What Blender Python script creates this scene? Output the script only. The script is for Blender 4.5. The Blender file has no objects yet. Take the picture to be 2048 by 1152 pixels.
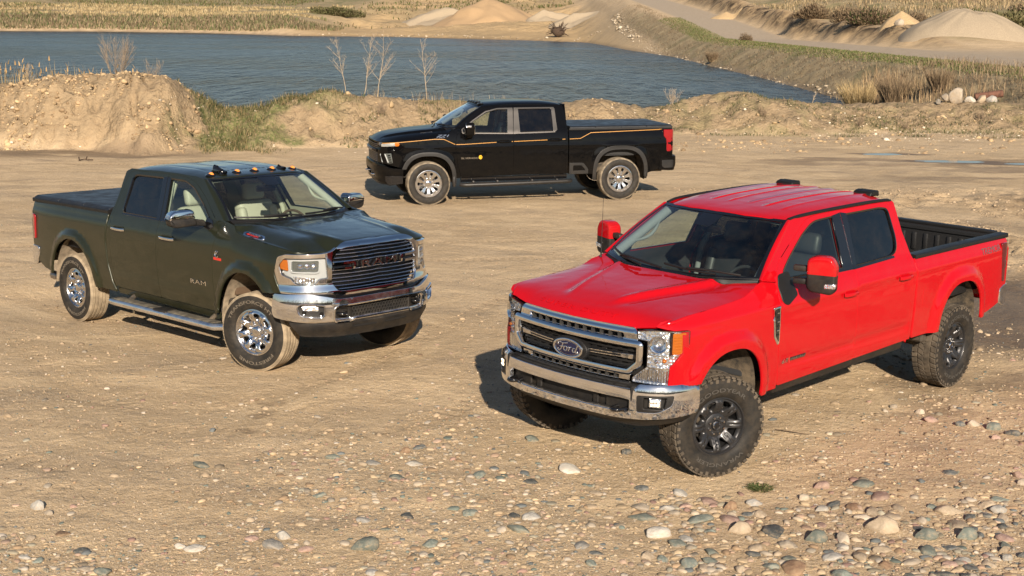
import bpy, bmesh, math, random
import numpy as np
from mathutils import Vector, Matrix, noise as mnoise
from mathutils.geometry import delaunay_2d_cdt

random.seed(7)
np.random.seed(7)
rng = np.random.default_rng(7)
SC = bpy.context.scene
COL = SC.collection
R = math.radians

# ------------------------------------------------------------------ camera
CAM_H, CAM_PITCH, CAM_ROLL, CAM_F = 3.7189, R(11.0748), R(-0.6204), 2759.41
cam_data = bpy.data.cameras.new('camera')
cam = bpy.data.objects.new('camera', cam_data)
COL.objects.link(cam)
cam_data.sensor_fit = 'HORIZONTAL'
cam_data.sensor_width = 36.0
cam_data.lens = 36.0 * CAM_F / 2048.0
cam_data.clip_start = 0.1
cam_data.clip_end = 6000.0
cp_, sp_ = math.cos(CAM_PITCH), math.sin(CAM_PITCH)
fwd = Vector((0, cp_, -sp_))
up0 = Vector((0, sp_, cp_))
rt0 = Vector((1, 0, 0))
cr_, sr_ = math.cos(CAM_ROLL), math.sin(CAM_ROLL)
rt = rt0 * cr_ - up0 * sr_
up = rt0 * sr_ + up0 * cr_
cam.matrix_world = Matrix(((rt.x, up.x, -fwd.x, 0), (rt.y, up.y, -fwd.y, 0), (rt.z, up.z, -fwd.z, CAM_H), (0, 0, 0, 1)))
SC.camera = cam

# ------------------------------------------------------------------ sky and sun
SUN_EL = R(24.3)
SUN_V = Vector((0.286, -2.195, 0)).normalized()          # towards the sun, on the ground
world = bpy.data.worlds.new('World')
SC.world = world
world.use_nodes = True
wn = world.node_tree
wn.nodes.clear()
sky = wn.nodes.new('ShaderNodeTexSky')
sky.sky_type = 'NISHITA'
sky.sun_disc = False
sky.sun_elevation = SUN_EL
sky.sun_rotation = math.atan2(SUN_V.x, SUN_V.y)
sky.altitude = 200
sky.air_density = 1.0
sky.dust_density = 0.8
sky.ozone_density = 1.6
bg = wn.nodes.new('ShaderNodeBackground')
bg.inputs["Strength"].default_value = 0.054
wo = wn.nodes.new('ShaderNodeOutputWorld')
wn.links.new(sky.outputs[0], bg.inputs[0])
wn.links.new(bg.outputs[0], wo.inputs[0])
sun_d = bpy.data.lights.new('sun', 'SUN')
sun_d.energy = 5.0
sun_d.angle = R(0.53)
sun_d.color = (1.0, 0.86, 0.70)
sun = bpy.data.objects.new('sun', sun_d)
COL.objects.link(sun)
ldir = Vector((SUN_V.x * math.cos(SUN_EL), SUN_V.y * math.cos(SUN_EL), math.sin(SUN_EL)))
sun.rotation_euler = ldir.to_track_quat('Z', 'Y').to_euler()
sun.location = (5, -20, 20)
vs = SC.view_settings
SC.display_settings.display_device = 'sRGB'
vs.view_transform = 'Standard'
vs.look = 'None'
vs.exposure = 0.76
vs.gamma = 1.0
vs.use_curve_mapping = False
SC.render.engine = 'CYCLES'
SC.cycles.max_bounces = 10
SC.cycles.transparent_max_bounces = 16
SC.cycles.use_denoising = True
SC.cycles.sample_clamp_indirect = 6.0
SC.cycles.caustics_reflective = False
SC.cycles.caustics_refractive = False

# ------------------------------------------------------------------ maths helpers
def sstep(a, b, x):
    t = np.clip((np.asarray(x, float) - a) / (b - a), 0, 1)
    return t * t * (3 - 2 * t)

def pch(xs, ys):
    """monotone cubic interpolation, vectorised, clamped at the ends"""
    xs = np.asarray(xs, float); ys = np.asarray(ys, float)
    o = np.argsort(xs); xs = xs[o]; ys = ys[o]
    h = np.diff(xs); d = np.diff(ys) / h
    m = np.zeros_like(ys)
    for i in range(1, len(xs) - 1):
        if d[i-1] * d[i] > 0:
            w1 = 2*h[i] + h[i-1]; w2 = h[i] + 2*h[i-1]
            m[i] = (w1 + w2) / (w1 / d[i-1] + w2 / d[i])
    m[0] = d[0]; m[-1] = d[-1]
    def f(x):
        x = np.clip(np.asarray(x, float), xs[0], xs[-1])
        i = np.clip(np.searchsorted(xs, x, side='right') - 1, 0, len(h) - 1)
        t = (x - xs[i]) / h[i]
        t2 = t*t; t3 = t2*t
        return ((2*t3 - 3*t2 + 1)*ys[i] + (t3 - 2*t2 + t)*h[i]*m[i] + (-2*t3 + 3*t2)*ys[i+1] + (t3 - t2)*h[i]*m[i+1])
    return f

_perm = np.random.default_rng(3).permutation(512)
_gr = np.random.default_rng(4).uniform(-1, 1, (512,))
def vnoise(x, y, seed=0):
    """smooth value noise, -1..1"""
    x = np.asarray(x, float) + seed * 17.31; y = np.asarray(y, float) - seed * 9.77
    xi = np.floor(x).astype(int); yi = np.floor(y).astype(int)
    u = x - xi; v = y - yi
    u = u*u*u*(u*(u*6-15)+10); v = v*v*v*(v*(v*6-15)+10)
    def g(a, b): return _gr[_perm[(_perm[a & 511] + b) & 511]]
    return (g(xi, yi)*(1-u)*(1-v) + g(xi+1, yi)*u*(1-v) + g(xi, yi+1)*(1-u)*v + g(xi+1, yi+1)*u*v)
def fbm(x, y, oct=4, seed=0, gain=.5, lac=2.03):
    s = 0; a = 1.0; t = 0
    for k in range(oct):
        s = s + a * vnoise(x, y, seed + k*5); t += a; a *= gain; x = np.asarray(x)*lac; y = np.asarray(y)*lac
    return s / t

# ------------------------------------------------------------------ object helpers
def add_obj(name, mesh, mat=None, parent=None, kind=None, label=None):
    o = bpy.data.objects.new(name, mesh)
    COL.objects.link(o)
    if mat is not None:
        for m in (mat if isinstance(mat, (list, tuple)) else [mat]):
            mesh.materials.append(m)
    if parent is not None: o.parent = parent
    if kind: o['kind'] = kind
    if label: o['label'] = label
    return o

def tag(o, label, cat, group=None):
    o['label'] = label; o['category'] = cat
    if group: o['group'] = group
    return o

def empty(name, loc=(0, 0, 0), parent=None):
    o = bpy.data.objects.new(name, None)
    o.empty_display_size = .2
    COL.objects.link(o)
    o.location = loc
    if parent is not None: o.parent = parent
    return o

def to_mesh(name, geo, smooth=35):
    """geo = (verts, faces[, mat idx])"""
    me = bpy.data.meshes.new(name)
    me.from_pydata([tuple(map(float, v)) for v in geo[0]], [], [tuple(map(int, f)) for f in geo[1]])
    if len(geo) > 2 and geo[2] is not None:
        me.polygons.foreach_set('material_index', np.asarray(geo[2], np.int32))
    me.update()
    if smooth:
        me.shade_smooth()
        if smooth < 180: me.set_sharp_from_angle(angle=R(smooth))
    return me

def build(name, geo, mat, parent=None, smooth=35, kind=None, label=None):
    if isinstance(geo, list): geo = join(*geo)
    return add_obj(name, to_mesh(name, geo, smooth), mat, parent, kind, label)

def join(*geos):
    V = []; F = []; n = 0
    for g in geos:
        v = np.asarray(g[0], float).reshape(-1, 3); V.append(v)
        F += [tuple(int(i) + n for i in f) for f in g[1]]
        n += len(v)
    return (np.concatenate(V) if V else np.zeros((0, 3)), F)

def xf(geo, M=None, loc=None, rot=None, scale=None):
    v = np.asarray(geo[0], float)
    if scale is not None: v = v * np.asarray(scale, float)
    if rot is not None:
        from mathutils import Euler
        m = np.array(Euler(rot).to_matrix()); v = v @ m.T
    if M is not None:
        m = np.array(M); v = v @ m[:3, :3].T + (m[:3, 3] if m.shape[0] == 4 else 0)
    if loc is not None: v = v + np.asarray(loc, float)
    return (v, geo[1])

def mirror_y(geo):
    v = np.asarray(geo[0], float) * [1, -1, 1]
    return (v, [tuple(reversed(f)) for f in geo[1]])

def bm_geo(bm):
    bm.verts.index_update()
    v = np.array([tuple(x.co) for x in bm.verts]); f = [tuple(x.index for x in p.verts) for p in bm.faces]
    bm.free()
    return (v, f)

def box(c, s, bev=0.0, seg=2, rot=None):
    bm = bmesh.new()
    bmesh.ops.create_cube(bm, size=1.0)
    for v in bm.verts: v.co = Vector((v.co.x * s[0], v.co.y * s[1], v.co.z * s[2]))
    if bev > 0:
        bev = min(bev, min(s) * .49)
        bmesh.ops.bevel(bm, geom=list(bm.edges), offset=bev, segments=seg, profile=.5, affect='EDGES')
    return xf(bm_geo(bm), rot=rot, loc=c)

def prism(pts, d0, d1, axes='xz', bev=0.0, seg=2):
    """polygon pts in the plane `axes`, extruded along the third axis from d0 to d1"""
    bm = bmesh.new()
    ia = 'xyz'.index(axes[0]); ib = 'xyz'.index(axes[1]); ic = 3 - ia - ib
    vs_ = []
    for a, b in pts:
        c = [0, 0, 0]; c[ia] = a; c[ib] = b; c[ic] = d0; vs_.append(bm.verts.new(c))
    f = bm.faces.new(vs_)
    r = bmesh.ops.extrude_face_region(bm, geom=[f])
    dv = [0, 0, 0]; dv[ic] = d1 - d0
    for e in r['geom']:
        if isinstance(e, bmesh.types.BMVert): e.co += Vector(dv)
    bmesh.ops.recalc_face_normals(bm, faces=bm.faces)
    if bev > 0:
        bmesh.ops.bevel(bm, geom=list(bm.edges), offset=bev, segments=seg, profile=.5, affect='EDGES')
    return bm_geo(bm)

def lathe(prof, seg=48, axis='y', caps=False):
    """prof: list of (radius, along axis)"""
    prof = list(prof); n = len(prof)
    a = np.linspace(0, 2*math.pi, seg, endpoint=False)
    V = []; F = []
    for (r, t) in prof:
        c, s = np.cos(a)*r, np.sin(a)*r
        z = np.full(seg, t)
        V.append({'y': np.stack([c, z, s], 1), 'x': np.stack([z, c, s], 1), 'z': np.stack([c, s, z], 1)}[axis])
    V = np.concatenate(V)
    for i in range(n-1):
        for j in range(seg):
            k = (j+1) % seg
            F.append((i*seg+j, i*seg+k, (i+1)*seg+k, (i+1)*seg+j))
    if caps:
        F.append(tuple(range(seg))[::-1]); F.append(tuple((n-1)*seg + j for j in range(seg)))
    return fix((V, F))

def fix(geo):
    bm = bmesh.new()
    vs_ = [bm.verts.new(v) for v in geo[0]]
    for f in geo[1]:
        try: bm.faces.new([vs_[i] for i in f])
        except ValueError: pass
    bmesh.ops.remove_doubles(bm, verts=bm.verts, dist=1e-6)
    bmesh.ops.recalc_face_normals(bm, faces=bm.faces)
    return bm_geo(bm)

def tube(pts, r, seg=8, closed=False, caps=True):
    """round tube along pts; r a number or a list"""
    P = np.asarray(pts, float); n = len(P)
    rr = np.full(n, r) if np.isscalar(r) else np.asarray(r, float)
    T = np.zeros_like(P)
    for i in range(n):
        if closed: T[i] = P[(i+1) % n] - P[i-1]
        else: T[i] = P[min(i+1, n-1)] - P[max(i-1, 0)]
    T /= np.linalg.norm(T, axis=1)[:, None] + 1e-12
    ref = np.array([0, 0, 1.0]) if abs(T[0][2]) < .9 else np.array([1.0, 0, 0])
    N = np.cross(T[0], ref); N /= np.linalg.norm(N)
    V = []; a = np.linspace(0, 2*math.pi, seg, endpoint=False)
    for i in range(n):
        N = N - T[i]*np.dot(N, T[i]); N /= np.linalg.norm(N) + 1e-12
        B = np.cross(T[i], N)
        V.append(P[i] + rr[i]*(np.cos(a)[:, None]*N + np.sin(a)[:, None]*B))
    V = np.concatenate(V); F = []
    m = n if closed else n-1
    for i in range(m):
        i2 = (i+1) % n
        for j in range(seg):
            k = (j+1) % seg
            F.append((i*seg+j, i*seg+k, i2*seg+k, i2*seg+j))
    if caps and not closed:
        F.append(tuple(range(seg))[::-1]); F.append(tuple((n-1)*seg+j for j in range(seg)))
    return (V, F)

def sweep(pts, prof, normal, closed=True):
    """sweep a closed profile [(b, n)] along pts; n runs along `normal` (a vector or one per point), b along T x normal"""
    P = np.asarray(pts, float); n = len(P)
    N = np.asarray(normal, float)
    N = np.tile(N, (n, 1)) if N.ndim == 1 else N
    V = []; m = len(prof); pr = np.asarray(prof, float)
    for i in range(n):
        if closed:
            a = P[i] - P[i-1]; b = P[(i+1) % n] - P[i]
        else:
            a = P[i] - P[max(i-1, 0)]; b = P[min(i+1, n-1)] - P[i]
            if i == 0: a = b
            if i == n-1: b = a
        a = a/(np.linalg.norm(a)+1e-12); b = b/(np.linalg.norm(b)+1e-12)
        t = a+b; t /= np.linalg.norm(t)+1e-12
        nn = N[i] - t*np.dot(N[i], t); nn /= np.linalg.norm(nn)+1e-12
        B = np.cross(t, nn)
        k = 1.0/max(.5, math.sqrt(max(.0, (1+np.dot(a, b))/2)))
        V.append(P[i] + pr[:, :1]*B*k + pr[:, 1:]*nn)
    V = np.concatenate(V); F = []
    q = n if closed else n-1
    for i in range(q):
        i2 = (i+1) % n
        for j in range(m):
            k = (j+1) % m
            F.append((i*m+j, i2*m+j, i2*m+k, i*m+k))
    if not closed:
        F.append(tuple(range(m))); F.append(tuple((n-1)*m+j for j in range(m))[::-1])
    return fix((V, F))

def rrect(w, h, r, seg=3, cx=0, cy=0):
    """rounded rectangle outline"""
    out = []
    for (sx, sy, a0) in ((1, 1, 0), (-1, 1, 90), (-1, -1, 180), (1, -1, 270)):
        for i in range(seg+1):
            a = R(a0 + 90*i/seg)
            out.append((cx + sx*(w/2-r) + r*math.cos(a), cy + sy*(h/2-r) + r*math.sin(a)))
    return out

def rc(pts, r=.02, seg=4):
    """round the corners of a polygon; r a number, or a point may carry its own radius as a third value"""
    out = []; n = len(pts)
    for i in range(n):
        p = np.array(pts[i][:2], float); a = np.array(pts[i-1][:2], float); b = np.array(pts[(i+1) % n][:2], float)
        q = pts[i][2] if len(pts[i]) > 2 else r
        va = a-p; vb = b-p; la = np.linalg.norm(va); lb = np.linalg.norm(vb)
        if q <= 0 or la < 1e-6 or lb < 1e-6: out.append(tuple(p)); continue
        va /= la; vb /= lb
        q = min(q, la*.48, lb*.48)
        for k in range(seg+1):
            t = k/seg
            out.append(tuple((1-t)**2*(p+va*q) + 2*t*(1-t)*p + t*t*(p+vb*q)))
    return out

def inside(poly, P):
    poly = np.asarray(poly, float); x, y = P[:, 0], P[:, 1]
    c = np.zeros(len(P), bool); n = len(poly); j = n-1
    for i in range(n):
        xi, yi = poly[i]; xj, yj = poly[j]
        if yi != yj:
            c ^= ((yi > y) != (yj > y)) & (x < (xj-xi)*(y-yi)/(yj-yi)+xi)
        j = i
    return c

def dense(loop, g):
    out = []
    L = [np.array(p[:2], float) for p in loop]
    for i in range(len(L)):
        a, b = L[i], L[(i+1) % len(L)]
        k = max(1, int(math.ceil(np.linalg.norm(b-a)/g)))
        for t in range(k): out.append(a + (b-a)*t/k)
    return np.array(out)

def sheet_geo(outline, fmap, holes=(), thick=.02, grid=.05, out=(0, 0, 1), back=False):
    """a curved panel: a flat outline (with holes) laid on the surface fmap(a, b) -> xyz; its rim is turned inwards by `thick`.
    returns verts, faces, normals"""
    loops = [dense(outline, grid)] + [dense(h, grid) for h in holes]
    allp = np.concatenate(loops)
    lo, hi = loops[0].min(0), loops[0].max(0)
    gx = np.arange(lo[0]+grid*.5, hi[0], grid); gy = np.arange(lo[1]+grid*.43, hi[1], grid*.87)
    G = np.array([(x + (grid*.5 if k % 2 else 0), y) for k, y in enumerate(gy) for x in gx]).reshape(-1, 2)
    if len(G):
        ok = inside(loops[0], G)
        for h in loops[1:]: ok &= ~inside(h, G)
        G = G[ok]
        if len(G):
            d = np.min(np.linalg.norm(G[:, None, :] - allp[None, :, :], axis=2), axis=1)
            G = G[d > grid*.42]
    pts = [Vector(p) for p in allp] + [Vector(p) for p in G]
    edges = []; k = 0
    for l in loops:
        n = len(l); edges += [(k+i, k+(i+1) % n) for i in range(n)]; k += n
    rv, re, rf, ov, oe, of = delaunay_2d_cdt(pts, edges, [], 0, 1e-6, True)
    P2 = np.array([tuple(v) for v in rv])
    T = np.array([f for f in rf if len(f) == 3])
    cen = P2[T].mean(1)
    ok = inside(loops[0], cen)
    for h in loops[1:]: ok &= ~inside(h, cen)
    T = T[ok]
    def ev(p): return np.stack(fmap(p[:, 0], p[:, 1]), 1)
    P3 = ev(P2)
    e = 1e-3
    da = ev(P2+[e, 0]) - ev(P2-[e, 0]); db = ev(P2+[0, e]) - ev(P2-[0, e])
    N = np.cross(da, db); N /= np.linalg.norm(N, axis=1)[:, None]+1e-12
    if np.sum(N @ np.asarray(out, float)) < 0: N = -N
    fn = np.cross(P3[T[:, 1]]-P3[T[:, 0]], P3[T[:, 2]]-P3[T[:, 0]])
    flip = np.sum(fn*N[T[:, 0]], axis=1) < 0
    T[flip] = T[flip][:, ::-1]
    V = [P3]; NN = [N]; F = [tuple(t) for t in T]; n = len(P3)
    # rim
    if thick > 0:
        from collections import defaultdict
        cnt = defaultdict(int); dirs = {}
        for t in T:
            for a, b in ((t[0], t[1]), (t[1], t[2]), (t[2], t[0])):
                key = (min(a, b), max(a, b)); cnt[key] += 1; dirs[key] = (a, b)
        be = [dirs[k] for k, c in cnt.items() if c == 1]
        # rim normals
        rn = defaultdict(lambda: np.zeros(3))
        for a, b in be:
            tv = P3[b]-P3[a]; o = np.cross(tv, N[a]); o /= np.linalg.norm(o)+1e-12
            rn[a] += o; rn[b] += o
        idx = {v: i for i, v in enumerate(rn)}
        vs_ = np.array(list(idx)); RN = np.array([rn[v] for v in vs_]); RN /= np.linalg.norm(RN, axis=1)[:, None]+1e-12
        m = len(vs_)
        b1 = min(.004, thick*.3)
        # a small rounded edge: ring0 (surface, mixed normal), ring1 (out by b1, down b1), ring2 (down thick)
        V += [P3[vs_] + RN*0, P3[vs_] + RN*b1*.6 - N[vs_]*b1, P3[vs_] + RN*b1*.6 - N[vs_]*thick]
        mid = RN*.7 + N[vs_]*.7
        NN += [N[vs_], mid, RN]
        for a, b in be:
            ia, ib = idx[a], idx[b]
            for q in range(2):
                F.append((n+q*m+ib, n+q*m+ia, n+(q+1)*m+ia, n+(q+1)*m+ib))
        n += 3*m
        if back:
            V += [P3 - N*thick]; NN += [-N]
            F += [tuple(int(i)+n for i in t[::-1]) for t in T]
    return np.concatenate(V), F, np.concatenate(NN)

def sheet(name, outline, fmap, mat, parent, holes=(), thick=.02, grid=.05, out=(0, 0, 1), back=False, label=None):
    V, F, N = sheet_geo(outline, fmap, holes, thick, grid, out, back)
    me = bpy.data.meshes.new(name)
    me.from_pydata(V.tolist(), [], [tuple(map(int, f)) for f in F])
    me.shade_smooth()
    me.normals_split_custom_set_from_vertices(N.tolist())
    return add_obj(name, me, mat, parent, label=label)

def grid_geo(P):
    """P (n, m, 3) -> quads"""
    n, m, _ = P.shape
    F = [(i*m+j, (i+1)*m+j, (i+1)*m+j+1, i*m+j+1) for i in range(n-1) for j in range(m-1)]
    return (P.reshape(-1, 3), F)

def split_z(geo, z, upper=True):
    bm = bmesh.new()
    vs_ = [bm.verts.new(v) for v in geo[0]]
    for f in geo[1]: bm.faces.new([vs_[i] for i in f])
    r = bmesh.ops.bisect_plane(bm, geom=list(bm.verts)+list(bm.edges)+list(bm.faces), plane_co=(0, 0, z), plane_no=(0, 0, 1), clear_inner=upper, clear_outer=not upper)
    ed = [e for e in r['geom_cut'] if isinstance(e, bmesh.types.BMEdge)]
    bmesh.ops.holes_fill(bm, edges=ed)
    return bm_geo(bm)

_txt = {}
def text_geo(s, size=1.0, ext=.1, shear=0.0, weight=0.0, space=1.0, res=3):
    """letters in the xy plane, centred, depth along z from 0 to ext (in units of size)"""
    key = (s, ext, shear, weight, space)
    if key not in _txt:
        cu = bpy.data.curves.new('t', 'FONT')
        cu.body = s; cu.align_x = 'CENTER'; cu.align_y = 'CENTER'
        cu.extrude = ext/2; cu.shear = shear; cu.offset = weight; cu.space_character = space; cu.resolution_u = res
        ob = bpy.data.objects.new('t', cu); COL.objects.link(ob)
        dg = bpy.context.evaluated_depsgraph_get()
        me = bpy.data.meshes.new_from_object(ob.evaluated_get(dg))
        v = np.zeros(len(me.vertices)*3); me.vertices.foreach_get('co', v); v = v.reshape(-1, 3)
        f = [tuple(p.vertices) for p in me.polygons]
        bpy.data.meshes.remove(me); bpy.data.objects.remove(ob); bpy.data.curves.remove(cu)
        v[:, 2] += ext/2
        v[:, 0] -= (v[:, 0].min()+v[:, 0].max())/2; v[:, 1] -= (v[:, 1].min()+v[:, 1].max())/2
        _txt[key] = (v, f)
    v, f = _txt[key]
    return (v*size, f)

def text_fit(s, w, h, ext, **k):
    """letters scaled to w x h, ext deep (metres)"""
    v, f = text_geo(s, 1.0, .1, **k)
    v = v.copy()
    v[:, 0] *= w/(np.ptp(v[:, 0])+1e-9); v[:, 1] *= h/(np.ptp(v[:, 1])+1e-9); v[:, 2] *= ext/.1
    return (v, f)

def place(geo, origin, ax, ay, az):
    v = np.asarray(geo[0]); A = np.array([ax, ay, az], float)
    return (np.asarray(origin, float) + v @ A, geo[1])

def copy_tree(o, parent=None):
    c = o.copy(); COL.objects.link(c)
    if parent is not None: c.parent = parent
    for ch in list(o.children): copy_tree(ch, c)
    return c
# ------------------------------------------------------------------ materials
class NT:
    def __init__(s, name):
        s.m = bpy.data.materials.new(name); s.m.use_nodes = True
        s.t = s.m.node_tree; s.t.nodes.clear()
        s.out = s.n('ShaderNodeOutputMaterial')
    def n(s, typ, ins=None, **kw):
        nd = s.t.nodes.new(typ)
        for k, v in kw.items(): setattr(nd, k, v)
        if ins:
            for k, v in ins.items(): s.set(nd, k, v)
        return nd
    def set(s, nd, k, v):
        sock = nd.inputs[k]
        if isinstance(v, bpy.types.NodeSocket): s.t.links.new(v, sock)
        elif isinstance(v, bpy.types.Node): s.t.links.new(v.outputs[0], sock)
        else:
            if isinstance(v, (tuple, list)) and len(v) == 3 and sock.type == 'RGBA': v = (*v, 1)
            sock.default_value = v
    def math(s, op, a, b=0.0, clamp=False):
        nd = s.n('ShaderNodeMath', operation=op, use_clamp=clamp); s.set(nd, 0, a); s.set(nd, 1, b); return nd.outputs[0]
    def mix(s, f, a, b, typ='MIX'):
        nd = s.n('ShaderNodeMix', data_type='RGBA', blend_type=typ); s.set(nd, 0, f); s.set(nd, 6, a); s.set(nd, 7, b); return nd.outputs[2]
    def ramp(s, f, a, b, lo=0.0, hi=1.0):
        nd = s.n('ShaderNodeMapRange', {0: f, 1: a, 2: b, 3: lo, 4: hi}, interpolation_type='SMOOTHSTEP'); return nd.outputs[0]
    def noise(s, co, scale, detail=4, rough=.55, dist=0.0):
        nd = s.n('ShaderNodeTexNoise', {'Scale': scale, 'Detail': detail, 'Roughness': rough, 'Distortion': dist})
        if co is not None: s.set(nd, 'Vector', co)
        return nd.outputs[0]
    def bsdf(s, **ins):
        b = s.n('ShaderNodeBsdfPrincipled')
        for k, v in ins.items(): s.set(b, k.replace('_', ' '), v)
        return b
    def bump(s, h, strength=.3, dist=.01, normal=None):
        nd = s.n('ShaderNodeBump', {'Height': h, 'Strength': strength, 'Distance': dist})
        if normal is not None: s.set(nd, 'Normal', normal)
        return nd.outputs[0]
    def surf(s, x): s.t.links.new(x.outputs[0] if isinstance(x, bpy.types.Node) else x, s.out.inputs[0]); return s.m

DUST = (0.36, 0.27, 0.17)

def mat(name, base, rough=.5, metal=0.0, coat=0.0, coat_rough=.03, dust=0.0, dust_top=.9, dust_scale=6.0, nbump=0.0, nscale=200.0, spec=.5, rvar=0.0, cvar=0.0, sheen=None):
    t = NT(name)
    co = t.n('ShaderNodeTexCoord').outputs['Object']
    col = base; r = rough; mt = metal; ct = coat
    if cvar:
        nz = t.noise(co, 9.0, 5)
        col = t.mix(t.ramp(nz, .3, .7), tuple(c*(1-cvar) for c in base), tuple(min(1, c*(1+cvar)) for c in base))
    if rvar:
        nz = t.noise(co, 5.0, 6, .6)
        r = t.ramp(nz, .3, .75, max(0, rough-rvar), rough+rvar)
    if dust > 0:
        z = t.n('ShaderNodeSeparateXYZ', {0: co}).outputs[2]
        lo = t.ramp(z, dust_top*.35, dust_top, 1.0, .12)
        nz = t.noise(co, dust_scale, 8, .68)
        n2 = t.noise(co, dust_scale*14, 4, .6)
        f = t.math('MULTIPLY', lo, t.ramp(t.math('ADD', t.math('MULTIPLY', nz, .75), t.math('MULTIPLY', n2, .25)), .36, .68))
        f = t.math('MULTIPLY', f, dust, True)
        col = t.mix(f, col, DUST)
        r = t.n('ShaderNodeMix', {0: f, 2: r, 3: .85}, data_type='FLOAT').outputs[0]
        if metal: mt = t.math('MULTIPLY', t.math('SUBTRACT', 1.0, f), metal)
        if coat: ct = t.math('MULTIPLY', t.math('SUBTRACT', 1.0, f), coat)
    b = t.bsdf(Base_Color=col, Roughness=r, Metallic=mt, Coat_Weight=ct, Coat_Roughness=coat_rough)
    t.set(b, 'Specular IOR Level', spec)
    if nbump:
        t.set(b, 'Normal', t.bump(t.noise(co, nscale, 3), nbump, .002))
    return t.surf(b)

def paint(name, base, metal=0.0, dust=.25, rough=.35, flake=0.0, coat=1.0):
    t = NT(name)
    co = t.n('ShaderNodeTexCoord').outputs['Object']
    z = t.n('ShaderNodeSeparateXYZ', {0: co}).outputs[2]
    nz = t.noise(co, 5.0, 8, .7); n2 = t.noise(co, 60.0, 4, .6)
    f = t.math('MULTIPLY', t.ramp(z, .45, 1.05, 1.0, .06), t.ramp(t.math('ADD', t.math('MULTIPLY', nz, .7), t.math('MULTIPLY', n2, .3)), .38, .72))
    f = t.math('MULTIPLY', f, dust, True)
    col = t.mix(f, base, DUST)
    inv = t.math('SUBTRACT', 1.0, f)
    b = t.bsdf(Base_Color=col, Roughness=rough, Metallic=t.math('MULTIPLY', inv, metal), Coat_Weight=t.math('MULTIPLY', coat, t.math('SUBTRACT', 1.0, t.math('MULTIPLY', f, .9))), Coat_Roughness=t.ramp(nz, .3, .8, .015, .05))
    t.set(b, 'Specular IOR Level', 0.0 if metal == 0 else .25)
    # slight orange peel in the lacquer
    t.set(b, 'Coat Normal', t.bump(t.math('ADD', t.math('MULTIPLY', t.noise(co, 3.2, 2, .5), 3.0), t.math('MULTIPLY', t.noise(co, 38.0, 2, .4), .05)), .30, .010))
    return t.surf(b)

def glass(name, tint, ior=1.5, gloss=1.0, dust=.0):
    """a thin pane: tinted see-through plus mirror reflection by angle"""
    t = NT(name)
    tr = t.n('ShaderNodeBsdfTransparent', {0: tint})
    gl = t.n('ShaderNodeBsdfGlossy', {'Color': (gloss, gloss, gloss), 'Roughness': 0.0})
    bf = t.n('ShaderNodeNewGeometry').outputs['Backfacing']
    fr = t.n('ShaderNodeFresnel', {'IOR': t.ramp(bf, 0, 1, ior, 1/ior)})
    f = t.math('MINIMUM', t.math('MULTIPLY', fr.outputs[0], 1.5), 1.0)
    sh = t.n('ShaderNodeMixShader', {0: f, 1: tr, 2: gl})
    if dust:
        co = t.n('ShaderNodeTexCoord').outputs['Object']
        df = t.n('ShaderNodeBsdfDiffuse', {0: DUST})
        sh = t.n('ShaderNodeMixShader', {0: t.math('MULTIPLY', t.ramp(t.noise(co, 7.0, 7, .7), .35, .8), dust), 1: sh, 2: df})
    return t.surf(sh)

M = {}
M['red'] = paint('red_paint', (0.40, 0.0032, 0.0075), dust=.05, rough=.45, coat=.85)
M['green'] = paint('dark_green_paint', (0.0150, 0.0175, 0.0080), metal=.22, dust=.04, rough=.36, coat=.75)
M['black_paint'] = paint('black_paint', (0.0030, 0.0030, 0.0033), dust=.012, rough=.3, coat=.5)
M['chrome'] = mat('chrome', (.80, .80, .81), .045, 1.0, rvar=.03, dust=.13, dust_top=1.1, dust_scale=9)
M['chrome_clean'] = mat('bright_chrome', (.80, .80, .81), .05, 1.0, rvar=.02)
M['satin'] = mat('satin_trim', (.095, .09, .085), .36, 1.0)
M['plastic'] = mat('black_plastic', (.0085, .0085, .009), .5, nbump=.15, nscale=400, dust=.07, dust_top=1.0, rvar=.08, spec=.35)
M['plastic_grey'] = mat('grey_plastic', (.022, .022, .022), .6, nbump=.2, nscale=300, dust=.10, dust_top=1.0, spec=.3)
M['gloss_black'] = mat('gloss_black', (.006, .006, .007), .12, coat=.6)
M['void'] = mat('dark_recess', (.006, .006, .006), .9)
M['rubber'] = mat('tyre_rubber', (.0125, .012, .0112), .72, nbump=.2, nscale=90, rvar=.1, cvar=.25, spec=.3, dust=.07, dust_top=3.0, dust_scale=14)
M['rubber_dusty'] = mat('dusty_tyre_tread', (.075, .060, .043), .9, nbump=.5, nscale=60, cvar=.45)
M['rubber_tan'] = mat('tan_dusted_tread', (.27, .215, .145), .95, nbump=.4, nscale=60, cvar=.3)
M['letter'] = mat('raised_rubber_letters', (.055, .050, .043), .7)
M['letter_dusty'] = mat('dusty_rubber_letters', (.12, .10, .075), .8)
M['alloy'] = mat('polished_alloy', (.72, .72, .73), .16, 1.0, rvar=.06)
M['alloy_dark'] = mat('dark_grey_alloy', (.035, .035, .037), .38, .5, coat=.25, rvar=.06)
M['alloy_black'] = mat('black_alloy', (.012, .012, .013), .3, .2, coat=.3)
M['steel'] = mat('brake_steel', (.35, .33, .31), .4, 1.0, rvar=.1)
M['underbody'] = mat('underbody', (.014, .013, .012), .85, dust=.3, dust_top=1.2)
M['liner'] = mat('wheel_liner', (.03, .028, .025), .85, dust=.45, dust_top=2.5, dust_scale=11, nbump=.4, nscale=150)
M['liner_dusty'] = mat('dusty_wheel_liner', (.25, .2, .14), .92, cvar=.4, nbump=.5, nscale=90)
M['windshield'] = glass('windshield_glass', (.74, .82, .79), dust=.025)
M['window'] = glass('door_glass', (.70, .79, .75), dust=.015)
M['privacy'] = glass('privacy_glass', (.06, .065, .068), dust=.02)
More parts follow.
